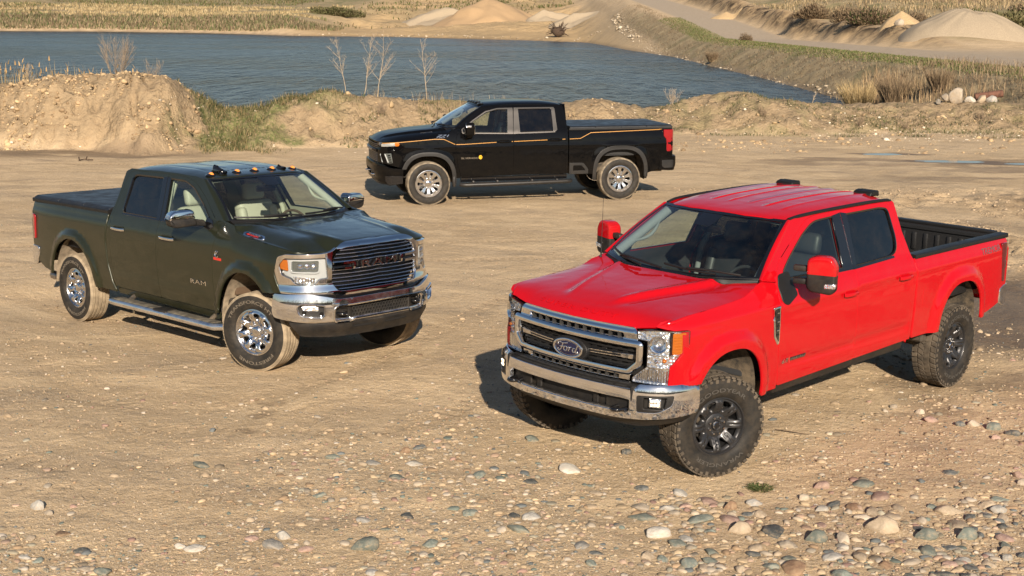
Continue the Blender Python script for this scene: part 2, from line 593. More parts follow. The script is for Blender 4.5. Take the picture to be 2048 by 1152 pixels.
M['lens'] = glass('clear_lens', (.93, .94, .95), ior=1.4)
M['amber'] = mat('amber_lens', (.42, .105, .004), .15, coat=.8)
M['amber_lamp'] = mat('amber_marker', (.80, .28, .05), .15, coat=.8)
M['red_lens'] = mat('red_lens', (.24, .003, .008), .12, coat=1.0)
M['red_dark'] = mat('dark_red_lens', (.11, .003, .005), .12, coat=1.0)
def facets(name, scale, strength):
    t = NT(name); co = t.n('ShaderNodeTexCoord').outputs['Object']
    v = t.n('ShaderNodeTexVoronoi', {'Vector': co, 'Scale': scale})
    b = t.bsdf(Base_Color=(.88, .88, .89), Roughness=.10, Metallic=.85)
    t.set(b, 'Normal', t.bump(v.outputs['Distance'], strength, .02)); return t.surf(b)
M['reflector'] = facets('lamp_reflector', 42.0, .55)
M['white_lens'] = mat('milky_lens', (.40, .415, .41), .18, coat=.7)
M['trim_dark'] = mat('dark_interior', (.028, .030, .033), .7, nbump=.1)
M['trim_grey'] = mat('grey_headliner', (.22, .24, .24), .9)
M['leather_black'] = mat('black_leather', (.030, .031, .034), .5, nbump=.2, nscale=120)
M['trim_beige'] = mat('beige_interior', (.48, .47, .36), .75)
M['leather_beige'] = mat('beige_leather', (.50, .47, .37), .55, nbump=.2, nscale=120)
M['trim_brown'] = mat('brown_dash', (.10, .065, .04), .6)
M['vinyl'] = mat('black_vinyl_cover', (.013, .0145, .017), .48, nbump=.5, nscale=18, rvar=.12, cvar=.3)
M['bedliner'] = mat('spray_bedliner', (.009, .009, .0095), .55, nbump=.9, nscale=260)
M['blue_enamel'] = mat('blue_enamel', (.004, .006, .034), .2, coat=.5)
M['badge_red'] = mat('red_badge', (.50, .02, .015), .3, coat=.4)
M['badge_grey'] = mat('grey_decal', (.09, .075, .08), .5)
M['orange'] = mat('orange_stripe', (.40, .185, .022), .45, coat=.2)
M['gold'] = mat('gold_badge', (.75, .40, .02), .3, coat=.4)
def emit(name, col, st):
    t = NT(name); e = t.n('ShaderNodeEmission', {0: col, 1: st}); return t.surf(e)
M['led'] = emit('lit_fog_led', (1.0, .78, .45), 3.0)
M['headlamp_dark'] = mat('headlamp_interior', (.16, .18, .175), .2, .6, coat=.6)
M['dusty_pad'] = mat('dusty_step_pad', (.10, .085, .06), .9, cvar=.6, nbump=.6, nscale=60)
M['dark_arch'] = mat('satin_arch_trim', (.016, .016, .0165), .45, .2, dust=.05, dust_top=1.1)
M['rubber_semi'] = mat('grey_dusted_tread', (.19, .155, .11), .92, nbump=.5, nscale=60, cvar=.45)
M['grille_blue'] = mat('dark_metal_grille', (.16, .18, .24), .25, .9)
M['headlamp_clear'] = mat('clear_headlamp', (.55, .56, .55), .12, .6, coat=.6)
# ------------------------------------------------------------------ trucks: shared builders
# truck space: x forward from the front axle, y to the driver's left, z up from the ground
class Arch:
    """wheel opening: a squashed half ring round xc, from z0 up to zt"""
    def __init__(s, xc, hw, z0, zt, n=2.3, skew=0.0): s.xc, s.hw, s.z0, s.zt, s.n, s.skew = xc, hw, z0, zt, n, skew
    def q(s, x, z):
        u = np.abs(x - s.xc - s.skew*(z-s.z0)) / s.hw; v = np.maximum(z - s.z0, 0) / (s.zt - s.z0)
        return (u**s.n + v**s.n)**(1/s.n)
    def pts(s, zf, zr, k=26, off=0.0):
        """from the front foot (z=zf) over the top to the rear foot (z=zr)"""
        out = []
        for i in range(k+1):
            a = math.pi * i / k
            c, d = math.cos(a), math.sin(a)
            x = (s.hw+off) * math.copysign(abs(c)**(2/s.n), c); z = (s.zt+off - s.z0) * abs(d)**(2/s.n)
            out.append((s.xc + x + s.skew*z, s.z0 + z))
        hx = lambda sg, zz: s.xc + sg*(s.hw+off) + s.skew*(zz-s.z0)
        def cut(L, zlim):
            if zlim <= s.z0 + 1e-6: return [(hx(1 if L[0][0] > s.xc else -1, zlim), zlim)] + L if zlim < s.z0-1e-6 else L
            L = list(L)
            while len(L) > 2 and L[1][1] < zlim: L.pop(0)
            t = (zlim-L[0][1])/(L[1][1]-L[0][1]+1e-9); L[0] = (L[0][0]+t*(L[1][0]-L[0][0]), zlim)
            return L
        out = cut(out, zf); out = cut(out[::-1], zr)[::-1]
        return out

def make_Y(S):
    prof = pch([p[0] for p in S['prof']], [p[1] for p in S['prof']])
    shift = pch([p[0] for p in S['shift']], [p[1] for p in S['shift']])
    tap = pch([p[0] for p in S['taper']], [p[1] for p in S['taper']])
    arches = S['arches']; fl = S['flare']
    crease = S.get('crease')
    def Y(x, z):
        x = np.asarray(x, float); z = np.asarray(z, float)
        zz = z + shift(x) * sstep(1.0, 1.36, z)
        y = prof(zz) + tap(x)
        for a, (amt, wid) in zip(arches, fl):
            q = a.q(x, z)
            e = np.clip((q-1)/wid, 0, 1)
            y = y + amt * (1-sstep(.30, 1, e)) * sstep(1.45, 1.2, z)
        if crease is not None: y = y + crease(x, z)
        return y
    return Y

def side_map(Y, s, off=0.0):
    return lambda a, b: (a, s*(Y(a, b)+off), b)

def offset_poly(pts, d):
    """grow (d > 0) or shrink a polygon"""
    P = np.array([p[:2] for p in pts], float); n = len(P)
    area = .5*np.sum(P[:, 0]*np.roll(P[:, 1], -1) - np.roll(P[:, 0], -1)*P[:, 1])
    sg = 1 if area > 0 else -1
    out = []
    for i in range(n):
        a = P[i]-P[i-1]; b = P[(i+1) % n]-P[i]
        if np.linalg.norm(a) < 1e-9: a = b
        if np.linalg.norm(b) < 1e-9: b = a
        a = a/(np.linalg.norm(a)+1e-12); b = b/(np.linalg.norm(b)+1e-12)
        na = np.array([a[1], -a[0]])*sg; nb = np.array([b[1], -b[0]])*sg
        m = na+nb; m /= max(.5, (1+np.dot(na, nb)))
        out.append(tuple(P[i]+m*d))
    return out

def cab_ring(outer, d1, n1, d2, n2, gap=.006):
    """pillars, roof rail and rear post round the doors: `outer` runs from the windscreen foot over the roof down to the rear foot;
    d1 / d2 are the raw door outlines, of which the first n1 / n2 points are the free edge"""
    path = list(d1[:n1]) + list(d2[:n2])
    end = path[-1]
    U = rc(path + [(end[0], end[1]-.4, 0), (path[0][0], end[1]-.4, 0)], .02)
    U = offset_poly(U, gap)
    inner = [p for p in U if p[1] > end[1]-.05 and not (p[1] < path[0][1]-.02 and p[0] > (path[0][0]+end[0])/2)]
    return list(outer) + [(inner[-1][0], outer[-1][1])] + inner[::-1]

def make_wheel(S, name='wheel'):
    """axis along y, outer face towards +y"""
    W = S['wheel']; Rt, w, rr = W['R'], W['w'], W['rim']
    root = bpy.data.objects.new(name, None); COL.objects.link(root)
    h = w/2
    # tyre casing
    prof = [(rr-.004, h*.70), (rr+.006, h*.80), (rr+.02, h*.90), (rr+.045, h*.985), (rr+(Rt-rr)*.5, h*1.03), (Rt-.055, h*1.0), (Rt-.028, h*.95), (Rt-.010, h*.84)]
    tread = []
    gd = .011
    if W['tread'] == 'rib':
        ys = [.62, .56, .22, .16, -.16, -.22, -.56, -.62]
        for i, yv in enumerate(ys):
            deep = (i % 4) in (0, 3) if False else None
        tread = [(Rt-.002, h*.74)]
        for yv in (.52, .18, -.18, -.52):
            tread += [(Rt, h*(yv+.055)), (Rt-gd, h*(yv+.04)), (Rt-gd, h*(yv-.04)), (Rt, h*(yv-.055))]
        tread += [(Rt-.002, -h*.74)]
        casing = prof + tread + [(r, -y) for r, y in prof[::-1]]
    else:
        casing = prof[:-1] + [(Rt-.016, h*.80), (Rt-.014, h*.5), (Rt-.013, 0), (Rt-.014, -h*.5), (Rt-.016, -h*.80)] + [(r, -y) for r, y in prof[:-1][::-1]]
    geo = lathe(casing, 96, 'y')
    V = np.asarray(geo[0]); F = geo[1]
    rad = np.hypot(V[:, 0], V[:, 2])
    mi = [1 if min(rad[list(f)]) > Rt - (.030 if W['tread'] == 'rib' else .022) and max(abs(V[list(f), 1])) < h*.97 else 0 for f in F]
    if W['tread'] == 'rib':                     # sipes across the ribs
        nz = 84
        G = []
        ribs = [(.80, .58), (.45, .24), (.115, -.115), (-.24, -.45), (-.58, -.80)]
        for j, (a, b) in enumerate(ribs):
            for k in range(nz):
                th = 2*math.pi*(k + .37*j)/nz; dth = 2*math.pi/nz*.80
                c = box((0, h*(a+b)/2, Rt-.003), (Rt*dth, h*abs(a-b), .010), .0)
                G.append(xf(c, rot=(0, th, 0)))
    else:                                       # chunky all terrain blocks
        nz = 46; G = []
        def blk(th, y, lx, ly, skew, hgt=.013, r=Rt-.002):
            c = prism([(-lx/2-skew, -ly/2), (lx/2-skew, -ly/2), (lx/2+skew, ly/2), (-lx/2+skew, ly/2)], r-.019, r-.019+hgt+.003, 'xy', .0025, 1)
            v = np.asarray(c[0]); v = v + [0, y, 0]
            return xf((v, c[1]), rot=(0, th, 0))
        for k in range(nz):
            t0 = 2*math.pi*k/nz; p = 2*math.pi/nz
            for s in (1, -1):
                G.append(blk(t0 + (p*.5 if s < 0 else 0), s*h*.73, Rt*p*(.80 if k % 2 else .66), h*.40, s*.006))
                G.append(blk(t0 + p*(.25 if s > 0 else .75), s*h*.25, Rt*p*.78, h*.40, -s*.012))
            # shoulder lugs down the sidewall
            for s in (1, -1):
                ln = .034 if k % 2 else .020
                c = box((0, s*h*.985, Rt-.020-ln/2), (Rt*p*.50, .009, ln), .003, 1)
                G.append(xf(c, rot=(0, t0 + (p*.5 if s < 0 else 0), 0)))
        for k in range(nz):
            t0 = 2*math.pi*(k+.5)/nz
            G.append(blk(t0, 0.0, Rt*2*math.pi/nz*.45, h*.16, .0))
    g2 = join(*G)
    n0 = len(F)
    g = join((V, F), g2)
    mats_i = np.array(mi + [1]*(len(g[1])-n0), np.int32)
    ty = add_obj('tyre', to_mesh('tyre', (g[0], g[1], mats_i), 30), [W['mat'], W['tmat']], root)
    # raised lettering on the sidewall
    for (txt, a0, arc, rad_, hh) in W.get('text', ()):
        v, f = text_fit(txt, 1.0, hh, .004, weight=.01)
        th = R(a0) - v[:, 0]*R(arc)          # angle from the top, clockwise seen from outside
        rr_ = rad_ + v[:, 1]
        yy = h*1.018 + v[:, 2]*1.0
        P = np.stack([rr_*np.sin(th), yy, rr_*np.cos(th)], 1)
        build('tyre_lettering', (P, f), W['lmat'], ty, 0)
    rim_style(S, root)
    return root

def rim_style(S, root):
    W = S['wheel']; h = W['w']/2; rr = W['rim']
    yo = h*.80
    st = W['style']
    # barrel and lip
    lip = lathe([(rr-.012, yo-.05), (rr-.010, yo-.004), (rr-.004, yo+.004), (rr+.006, yo+.002), (rr+.010, yo-.012), (rr+.004, yo-.06), (rr-.03, -h*.8), (rr-.045, -h*.8), (rr-.040, yo-.06)], 64, 'y')
    rim = build('rim', lip, W['rmat'], root, 40)
    R1, R0 = rr-.010, .085
    dish = W['dish']
    N = W['spokes']
    holes = []
    for k in range(N):
        a0 = 2*math.pi*(k+.5)/N + W.get('phase', 0)
        w1, w2 = W['win']                       # half angle of the window at its inner and outer end
        r1, r2 = W['wr']
        p = [(r1, -w1), (r2, -w2), (r2, w2), (r1, w1)]
        mid = []
        P = []
        for (r, a) in p: P.append((r*math.sin(a0+a), r*math.cos(a0+a)))
        # curve the outer edge
        rm = r2+.004
        P.insert(2, (rm*math.sin(a0), rm*math.cos(a0)))
        holes.append(rc(P, W.get('wrad', .012), 3))
    circ = [(R1*math.cos(t), R1*math.sin(t)) for t in np.linspace(0, 2*math.pi, 56, endpoint=False)]
    ridge = W.get('ridge', 0.0)
    def fm(a, b):
        r = np.hypot(a, b); th = np.arctan2(a, b)
        ph = np.cos(N*(th - W.get('phase', 0)))       # 1 on a spoke
        y = yo - .012 - dish*sstep(R1, R0, r)**1 + W.get('crown', .0)*np.sin(np.clip((r-R0)/(R1-R0), 0, 1)*math.pi)
        y = y + ridge*np.clip(ph, 0, 1)**W.get('rp', 2)*sstep(R0, R0+.05, r)*sstep(R1, R1-.03, r)
        if W.get('groove'):
            y = y - W['groove']*np.clip(ph, 0, 1)**14*sstep(R0+.02, R0+.06, r)*sstep(R1-.0, R1-.05, r)
        return (a, y, b)
    sheet('spokes', circ, fm, W['smat'], rim, holes, thick=.045, grid=.016, out=(0, 1, 0))
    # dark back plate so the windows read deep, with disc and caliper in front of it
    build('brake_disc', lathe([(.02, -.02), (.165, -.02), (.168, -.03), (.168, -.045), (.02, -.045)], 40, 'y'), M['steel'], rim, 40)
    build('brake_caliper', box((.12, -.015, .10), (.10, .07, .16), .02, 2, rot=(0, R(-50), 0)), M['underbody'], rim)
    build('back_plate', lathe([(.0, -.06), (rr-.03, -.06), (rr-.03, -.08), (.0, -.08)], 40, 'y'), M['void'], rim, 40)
    # centre cap
    yc = yo - .012 - dish
    cr = W.get('cap', .05)
    hub = build('hub_cap', lathe([(0.0, yc+W['caph']), (cr*.55, yc+W['caph']), (cr*.8, yc+W['caph']-.004), (cr, yc+W['caph']-.014), (cr*1.04, yc-.01)], 32, 'y'), W['cmat'], rim, 40)
    if W.get('capring'):
        build('cap_ring', lathe([(cr*.62, yc+W['caph']+.001), (cr*.66, yc+W['caph']+.004), (cr*.78, yc+W['caph']-.001), (cr*.80, yc+W['caph']-.006)], 32, 'y'), M['chrome_clean'], rim, 40)
    L = []
    nl = W['lugs']; lr = W.get('lugr', .0825)
    for k in range(nl):
        a = 2*math.pi*(k+.5)/nl
        g = lathe([(0, .030), (.008, .029), (.0105, .022), (.0115, .0), (.012, -.01)], 8, 'y')
        L.append(xf(g, loc=(lr*math.sin(a), yc+.004, lr*math.cos(a))))
    for g in L: build('lug_nut', g, W.get('lmat2', M['chrome_clean']), rim, 40)
    if W.get('lugpad'):
        build('hub_flange', lathe([(lr-.03, yc+.012), (lr+.024, yc+.012), (lr+.034, yc+.004), (lr+.036, yc-.02)], 40, 'y'), W['smat'], rim, 40)

def add_wheels(S, root):
    wb, tr = S['wb'], S['track']
    proto = None
    for (x, s, st) in ((0, 1, S['steer']), (0, -1, S['steer']), (-wb, 1, 0), (-wb, -1, 0)):
        if proto is None: wobj = proto = make_wheel(S); proto.parent = root
        else: wobj = copy_tree(proto, root)
        wobj.location = (x, s*tr/2, S['wheel']['Rl'])
        wobj.rotation_euler = (0, 0, R(st) + (0 if s > 0 else math.pi))
    build('axle', [tube([(-wb, -.7, .42), (-wb, .7, .42)], .06, 10), xf(lathe([(0, -.14), (.1, -.13), (.15, -.05), (.15, .05), (.1, .13), (0, .14)], 16, 'x'), loc=(-wb, .0, .42)),
                   tube([(0, -.65, .40), (0, .65, .40)], .05, 10), xf(lathe([(0, -.12), (.1, -.1), (.13, 0), (.1, .1), (0, .12)], 16, 'x'), loc=(0, .25, .40))], M['underbody'], root)
    for s in (1, -1):
        build('frame_rail', box((-wb/2-.25, s*.42, .60), (wb+1.7, .09, .18), .01, 1), M['underbody'], root)

def seat_geo(bench=False, w=.54):
    G = []
    G.append(box((.0, 0, .12), (.52, w, .20), .06, 3))
    G.append(box((.0, w*.40, .16), (.46, .10, .20), .045, 3)); G.append(box((.0, -w*.40, .16), (.46, .10, .20), .045, 3))
    b = join(box((0, 0, .36), (.16, w*.92, .64), .06, 3), box((.035, w*.40, .34), (.16, .11, .52), .05, 3), box((.035, -w*.40, .34), (.16, .11, .52), .05, 3))
    G.append(xf(b, rot=(0, R(-16), 0), loc=(-.26, 0, .10)))
    hd = xf(box((0, 0, .80), (.11, .28, .20), .045, 3), rot=(0, R(-12), 0), loc=(-.27, 0, .08))
    return join(*G), hd

def make_truck(S):
    root = empty(S['name'])
    Y = make_Y(S); P = S['paint']; DK = S['trim']
    A0, A1 = S['arches']
    c = S['side']
    for s in (1, -1):
        fm = side_map(Y, s); o = (0, s, 0)
        # front fender
        f = c['fender_top'] + c['fender_rear'] + A0.pts(c['arch_zf'], c['arch_zr'])[::-1] + c['fender_front']
        sheet('front_fender', f, fm, P, root, thick=.03, grid=.045, out=o)
        # cab side: pillars and roof rail round the two doors
        d1, d2 = c['door1'], c['door2']
        fr = c['cab_outer']
        sheet('cab_side', fr, fm, P, root, holes=c['cab_holes'], thick=.03, grid=.05, out=o)
        for di, (d, win, hx) in enumerate(((d1, c['win1'], c['handle1']), (d2, c['win2'], c['handle2']))):
            dn = ('front_door', 'rear_door')[di]
            door = sheet(dn, d, fm, P, root, holes=[win], thick=.03, grid=.05, out=o)
            sheet('door_glass', offset_poly(win, .012), side_map(Y, s, -.016), S['glass'][di], door, thick=0, grid=.09, out=o)
            # rubber seal round the glass
            ring = np.array([fm(np.array(a), np.array(b)) for a, b in win], float)
            build('window_seal', sweep(ring, [(-.006, -.014), (.010, -.014), (.010, .002), (-.006, .002)], (0, s, 0)), S['seal'], door, 30)
            inner = offset_poly(d, -.02)
            sheet('door_lining', inner, side_map(Y, s, -.055), DK['door'], door, holes=[offset_poly(win, .0)], thick=-.0, grid=.12, out=(0, -s, 0))
            handle(S, s, hx, Y, door)
            if 'belt' in c:
                a, b, z0, z1 = c['belt'][di]
                sheet('belt_moulding', [(a, z0[0]), (a, z1[0]), (b, z1[1]), (b, z0[1])][::-1], side_map(Y, s, .006), S['seal'] if 'beltmat' not in S else S['beltmat'], door, thick=.012, grid=.08, out=o)
        for nm, poly, mt_, off in c.get('pillars', ()):
            sheet(nm, poly, side_map(Y, s, off), mt_, root, thick=.012, grid=.06, out=o)
        # bed side
        b = c['bed_top'] + c['bed_rear'] + A1.pts(c['arch_rf'], c['arch_rr']) [::-1] + c['bed_front']
        sheet('bed_side', b, fm, P, root, thick=.03, grid=.045, out=o)
        # wheel wells
        for A, zz, xm in ((A0, (c['arch_zf']-.02, c['arch_zr']), 'f'), (A1, (c['arch_rf'], c['arch_rr']), 'r')):
            pp = A.pts(zz[0]-.02, zz[1]-.12, off=.012)
            L = []
            yo_ = .93
            for (x, z) in pp: L.append([(x, s*yo_, z), (x, s*.72, z+.01), (x, s*.45, z)])
            g = grid_geo(np.array(L))
            cap = [(x, s*.45, z) for x, z in pp]
            n = len(g[0])
            wall = (np.array(cap), [tuple(range(len(cap)))])
            build('wheel_liner', join(g, wall), S['liner'], root, 60)
        # rocker panel
        if 'rocker' in c:
            sheet('rocker_panel', c['rocker'][0], side_map(Y, s, c['rocker'][1]), c['rocker'][2], root, thick=.05, grid=.07, out=o)
    # hood, roof
    H = S['hood']
    sheet('hood', H['outline'], H['map'], P, root, thick=.025, grid=.03, out=(0, 0, 1))
    Rf = S['roof']
    sheet('roof', Rf['outline'], Rf['map'], P, root, thick=.03, grid=.035, out=(0, 0, 1))
    sheet('headliner', offset_poly(Rf['outline'], -.03), lambda a, b: (a, b, Rf['map'](a, b)[2]-.06), DK['headliner'], root, thick=0, grid=.12, out=(0, 0, -1))
    # windscreen
    W = S['wind']
    def wmap(u, v):
        yb, yt = W['yb'], W['yt']
        y = u*(yb*(1-v)+yt*v)
        xb = W['xb'] - W['cb']*np.abs(u)**W.get('pb', 2.2); xt = W['xt'] - W['ct']*np.abs(u)**2
        zb = W['zb'] + W.get('db', 0)*u*u; zt = W['zt'] - W['dt']*u*u
        bow = .028*np.sin(np.pi*v)
        return (xb*(1-v)+xt*v + bow*.75, y, zb*(1-v)+zt*v + bow*.65)
    ol = [(-1, 0), (1, 0), (1, 1), (-1, 1)]
    ws = sheet('windshield', ol, wmap, M['windshield'], root, thick=0, grid=.11, out=(1, 0, .6))
    def frit(nm, poly, off=.003):
        def fm2(u, v):
            a = wmap(u, v); return (a[0]+off, a[1], a[2]+off)
        sheet(nm, poly, fm2, M['gloss_black'], ws, thick=0, grid=.06, out=(1, 0, .6))
    frit('windshield_border', [(-1, .955), (1, .955), (1, 1.0), (-1, 1.0)]); frit('windshield_border', [(-1, .0), (1, 0), (1, .05), (-1, .05)])
    frit('windshield_border', [(-1, .05), (-.965, .05), (-.965, .955), (-1, .955)]); frit('windshield_border', [(.965, .05), (1, .05), (1, .955), (.965, .955)])
    if W.get('sensor'): frit('sensor_shade', rc([(-.17, .955), (-.13, .74), (.13, .74), (.17, .955)], .03), .001)
    # pillar faces between windscreen and cab side
    for s in (1, -1):
        rows = []
        n = 14
        e = W['edge']
        ex = pch([p[1] for p in e], [p[0] for p in e])
        z0, z1 = e[0][1], e[-1][1]
        for i in range(n+1):
            v = i/n
            a = np.array([float(q) for q in wmap(np.array(s*1.0), np.array(v))])
            z = z0+(z1-z0)*v; x = float(ex(z)); b = np.array([x, s*float(Y(x, z)), z])
            m = (a+b)/2 + np.array([.012, s*.012, .006])
            rows.append([a+np.array([.004, 0, .004]), (a+m)/2+np.array([.004, s*.002, .004]), m, (m+b)/2+np.array([.002, s*.004, .001]), b])
        build('pillar_face', grid_geo(np.array(rows)), P, root, 80)
    if S.get('cowl'): S['cowl'](S, root, wmap)
    # back of the cab
    B = S['back']
    yb = Y(np.array(B['x']), np.array(B['z0']))
    bm_ = lambda a, b: (B['x'] - B['lean']*(b-B['z0']) + .0*a, a*(Y(np.full_like(b, B['x']), b)-.015)/1.0, b)
    bp = [(-1, B['z0']), (1, B['z0']), (1, B['z1']), (-1, B['z1'])]
    rw = rc([(-.80, 1.52), (.80, 1.52), (.78, 1.90), (-.78, 1.90)], .06)
    bk = sheet('cab_back', bp, bm_, P, root, holes=[rw], thick=.02, grid=.1, out=(-1, 0, 0))
    sheet('rear_window', offset_poly(rw, .01), lambda a, b: (np.asarray(bm_(a, b)[0])+.01, bm_(a, b)[1], b), M['privacy'], bk, thick=0, grid=.2, out=(-1, 0, 0))
    sheet('back_lining', bp, lambda a, b: (np.asarray(bm_(a, b)[0])+.05, np.asarray(bm_(a, b)[1])*.97, b), DK['door'], bk, holes=[rw], thick=0, grid=.2, out=(1, 0, 0))
    # interior
    I = S['inside']
    fl_ = [(I['x1'], .70), (I['x0'], .70)]
    build('cab_floor', box(((I['x0']+I['x1'])/2, 0, .62), (I['x0']-I['x1'], 1.72, .14), .02, 1), M['underbody'], root)
    dz = I['dash']
    dash = prism([(I['dx'], .72), (I['dx'], dz-.01), (I['dx']-.08, dz+.012), (I['dx']-.30, dz-.0), (I['dx']-.40, dz-.07), (I['dx']-.42, dz-.20), (I['dx']-.34, dz-.42), (I['dx']-.30, .72)], -.80, .80, 'xz', .015, 2)
    build('dashboard', dash, DK['dash'], root)
    build('instrument_hood', xf(box((0, 0, 0), (.22, .46, .07), .03, 3), loc=(I['dx']-.30, .38, dz+.0)), DK['dash'], root)
    th = np.linspace(0, 2*math.pi, 32, endpoint=False)
    rim_ = np.stack([0*th, .19*np.cos(th), .19*np.sin(th)], 1)
    wheel = join(tube(rim_, .016, 8, True), box((0, 0, 0), (.05, .14, .12), .03, 2), box((0, .10, .0), (.02, .12, .05), .008, 1), box((0, -.10, 0), (.02, .12, .05), .008, 1), box((0, 0, -.1), (.02, .06, .12), .008, 1))
    build('steering_wheel', xf(wheel, rot=(0, R(-24), 0), loc=(I['dx']-.52, .39, dz-.10)), DK['wheel'], root)
    for s in (1, -1):
        g, hd = seat_geo()
        so = build('front_seat', xf(g, loc=(I['sx'], s*.40, .80)), DK['seat'], root)
        build('headrest', xf(hd, loc=(I['sx'], s*.40, .80)), DK['seat'], so)
    build('centre_console', box((I['sx']+.12, 0, .85), (.7, .24, .40), .04, 2), DK['dash'], root)
    g, hd = seat_geo(True, 1.45)
    so = build('rear_seat', xf(g, loc=(I['sx']-1.0, 0, .80)), DK['seat'], root)
    for yv in (-.45, .45): build('headrest', xf(hd, loc=(I['sx']-1.0, yv, .80)), DK['seat'], so)
    for s in (1, -1):                       # inner door pillars and grab handles
        xb_ = I['bp']
        build('pillar_lining', [tube([(xb_, s*.88, 1.0), (xb_-.02, s*.825, 1.45), (xb_-.06, s*.60, 1.92)], .032, 8)], DK['headliner'], root, 60)
        e = W['edge']
        p0 = np.array([float(q) for q in wmap(np.array(s*.97), np.array(.04))]); p1 = np.array([float(q) for q in wmap(np.array(s*.97), np.array(.97))])
        p0 += [-.05, -s*.015, -.03]; p1 += [-.05, -s*.015, -.04]
        hp = [p0+(p1-p0)*t+np.array([-.06*math.sin(math.pi*(t-.3)/.45), -s*.03, -.05*math.sin(math.pi*(t-.3)/.45)]) if .3 < t < .75 else p0+(p1-p0)*t for t in np.linspace(.26, .79, 12)]
        build('pillar_lining', [tube([p0, (p0+p1)/2, p1], .045, 8), tube(hp, .016, 8)], DK['headliner'], root, 60)
    mg = join(box((0, 0, 0), (.03, .25, .075), .012, 2), tube([(.02, 0, .03), (.06, 0, .09)], .012, 6))
    mp = np.array([float(q) for q in wmap(np.array(0.0), np.array(.80))])
    build('rear_view_mirror', xf(mg, rot=(0, R(15), R(-8)), loc=mp+np.array([-.11, 0, -.07])), M['gloss_black'], root)
    # engine bay and underside
    build('engine_bay', box((.05, 0, .92), (1.05, .86, .86), .03, 1), M['void'], root)
    build('skid_plate', box((.50, 0, .55), (.5, 1.2, .06), .02, 1), M['underbody'], root)
    bed(S, root, Y)
    add_wheels(S, root)
    S['extra'](S, root, Y, wmap)
    return root

def handle(S, s, h, Y, door):
    x0, x1, z, mt_ = h
    xm = (x0+x1)/2; L = abs(x1-x0)
    y = float(Y(np.array(xm), np.array(z)))
    cup = prism(rc([(xm-L*.40, z-.035), (xm+L*.40, z-.035), (xm+L*.40, z+.035), (xm-L*.40, z+.035)], .03), y-.006, y+.003, 'xz', .002, 1)
    bar = join(sweep([(x0, y+.012, z), (x0+(x1-x0)*.12, y+.034, z), (xm, y+.042, z), (x1-(x1-x0)*.12, y+.034, z), (x1, y+.012, z)], rrect(.034, .022, .009, 2), (0, 1, 0), False))
    if s < 0: cup = mirror_y(cup); bar = mirror_y(bar)
    hd = build('door_handle', bar, mt_, door, 50)
    build('handle_recess', cup, S['paint'], door)

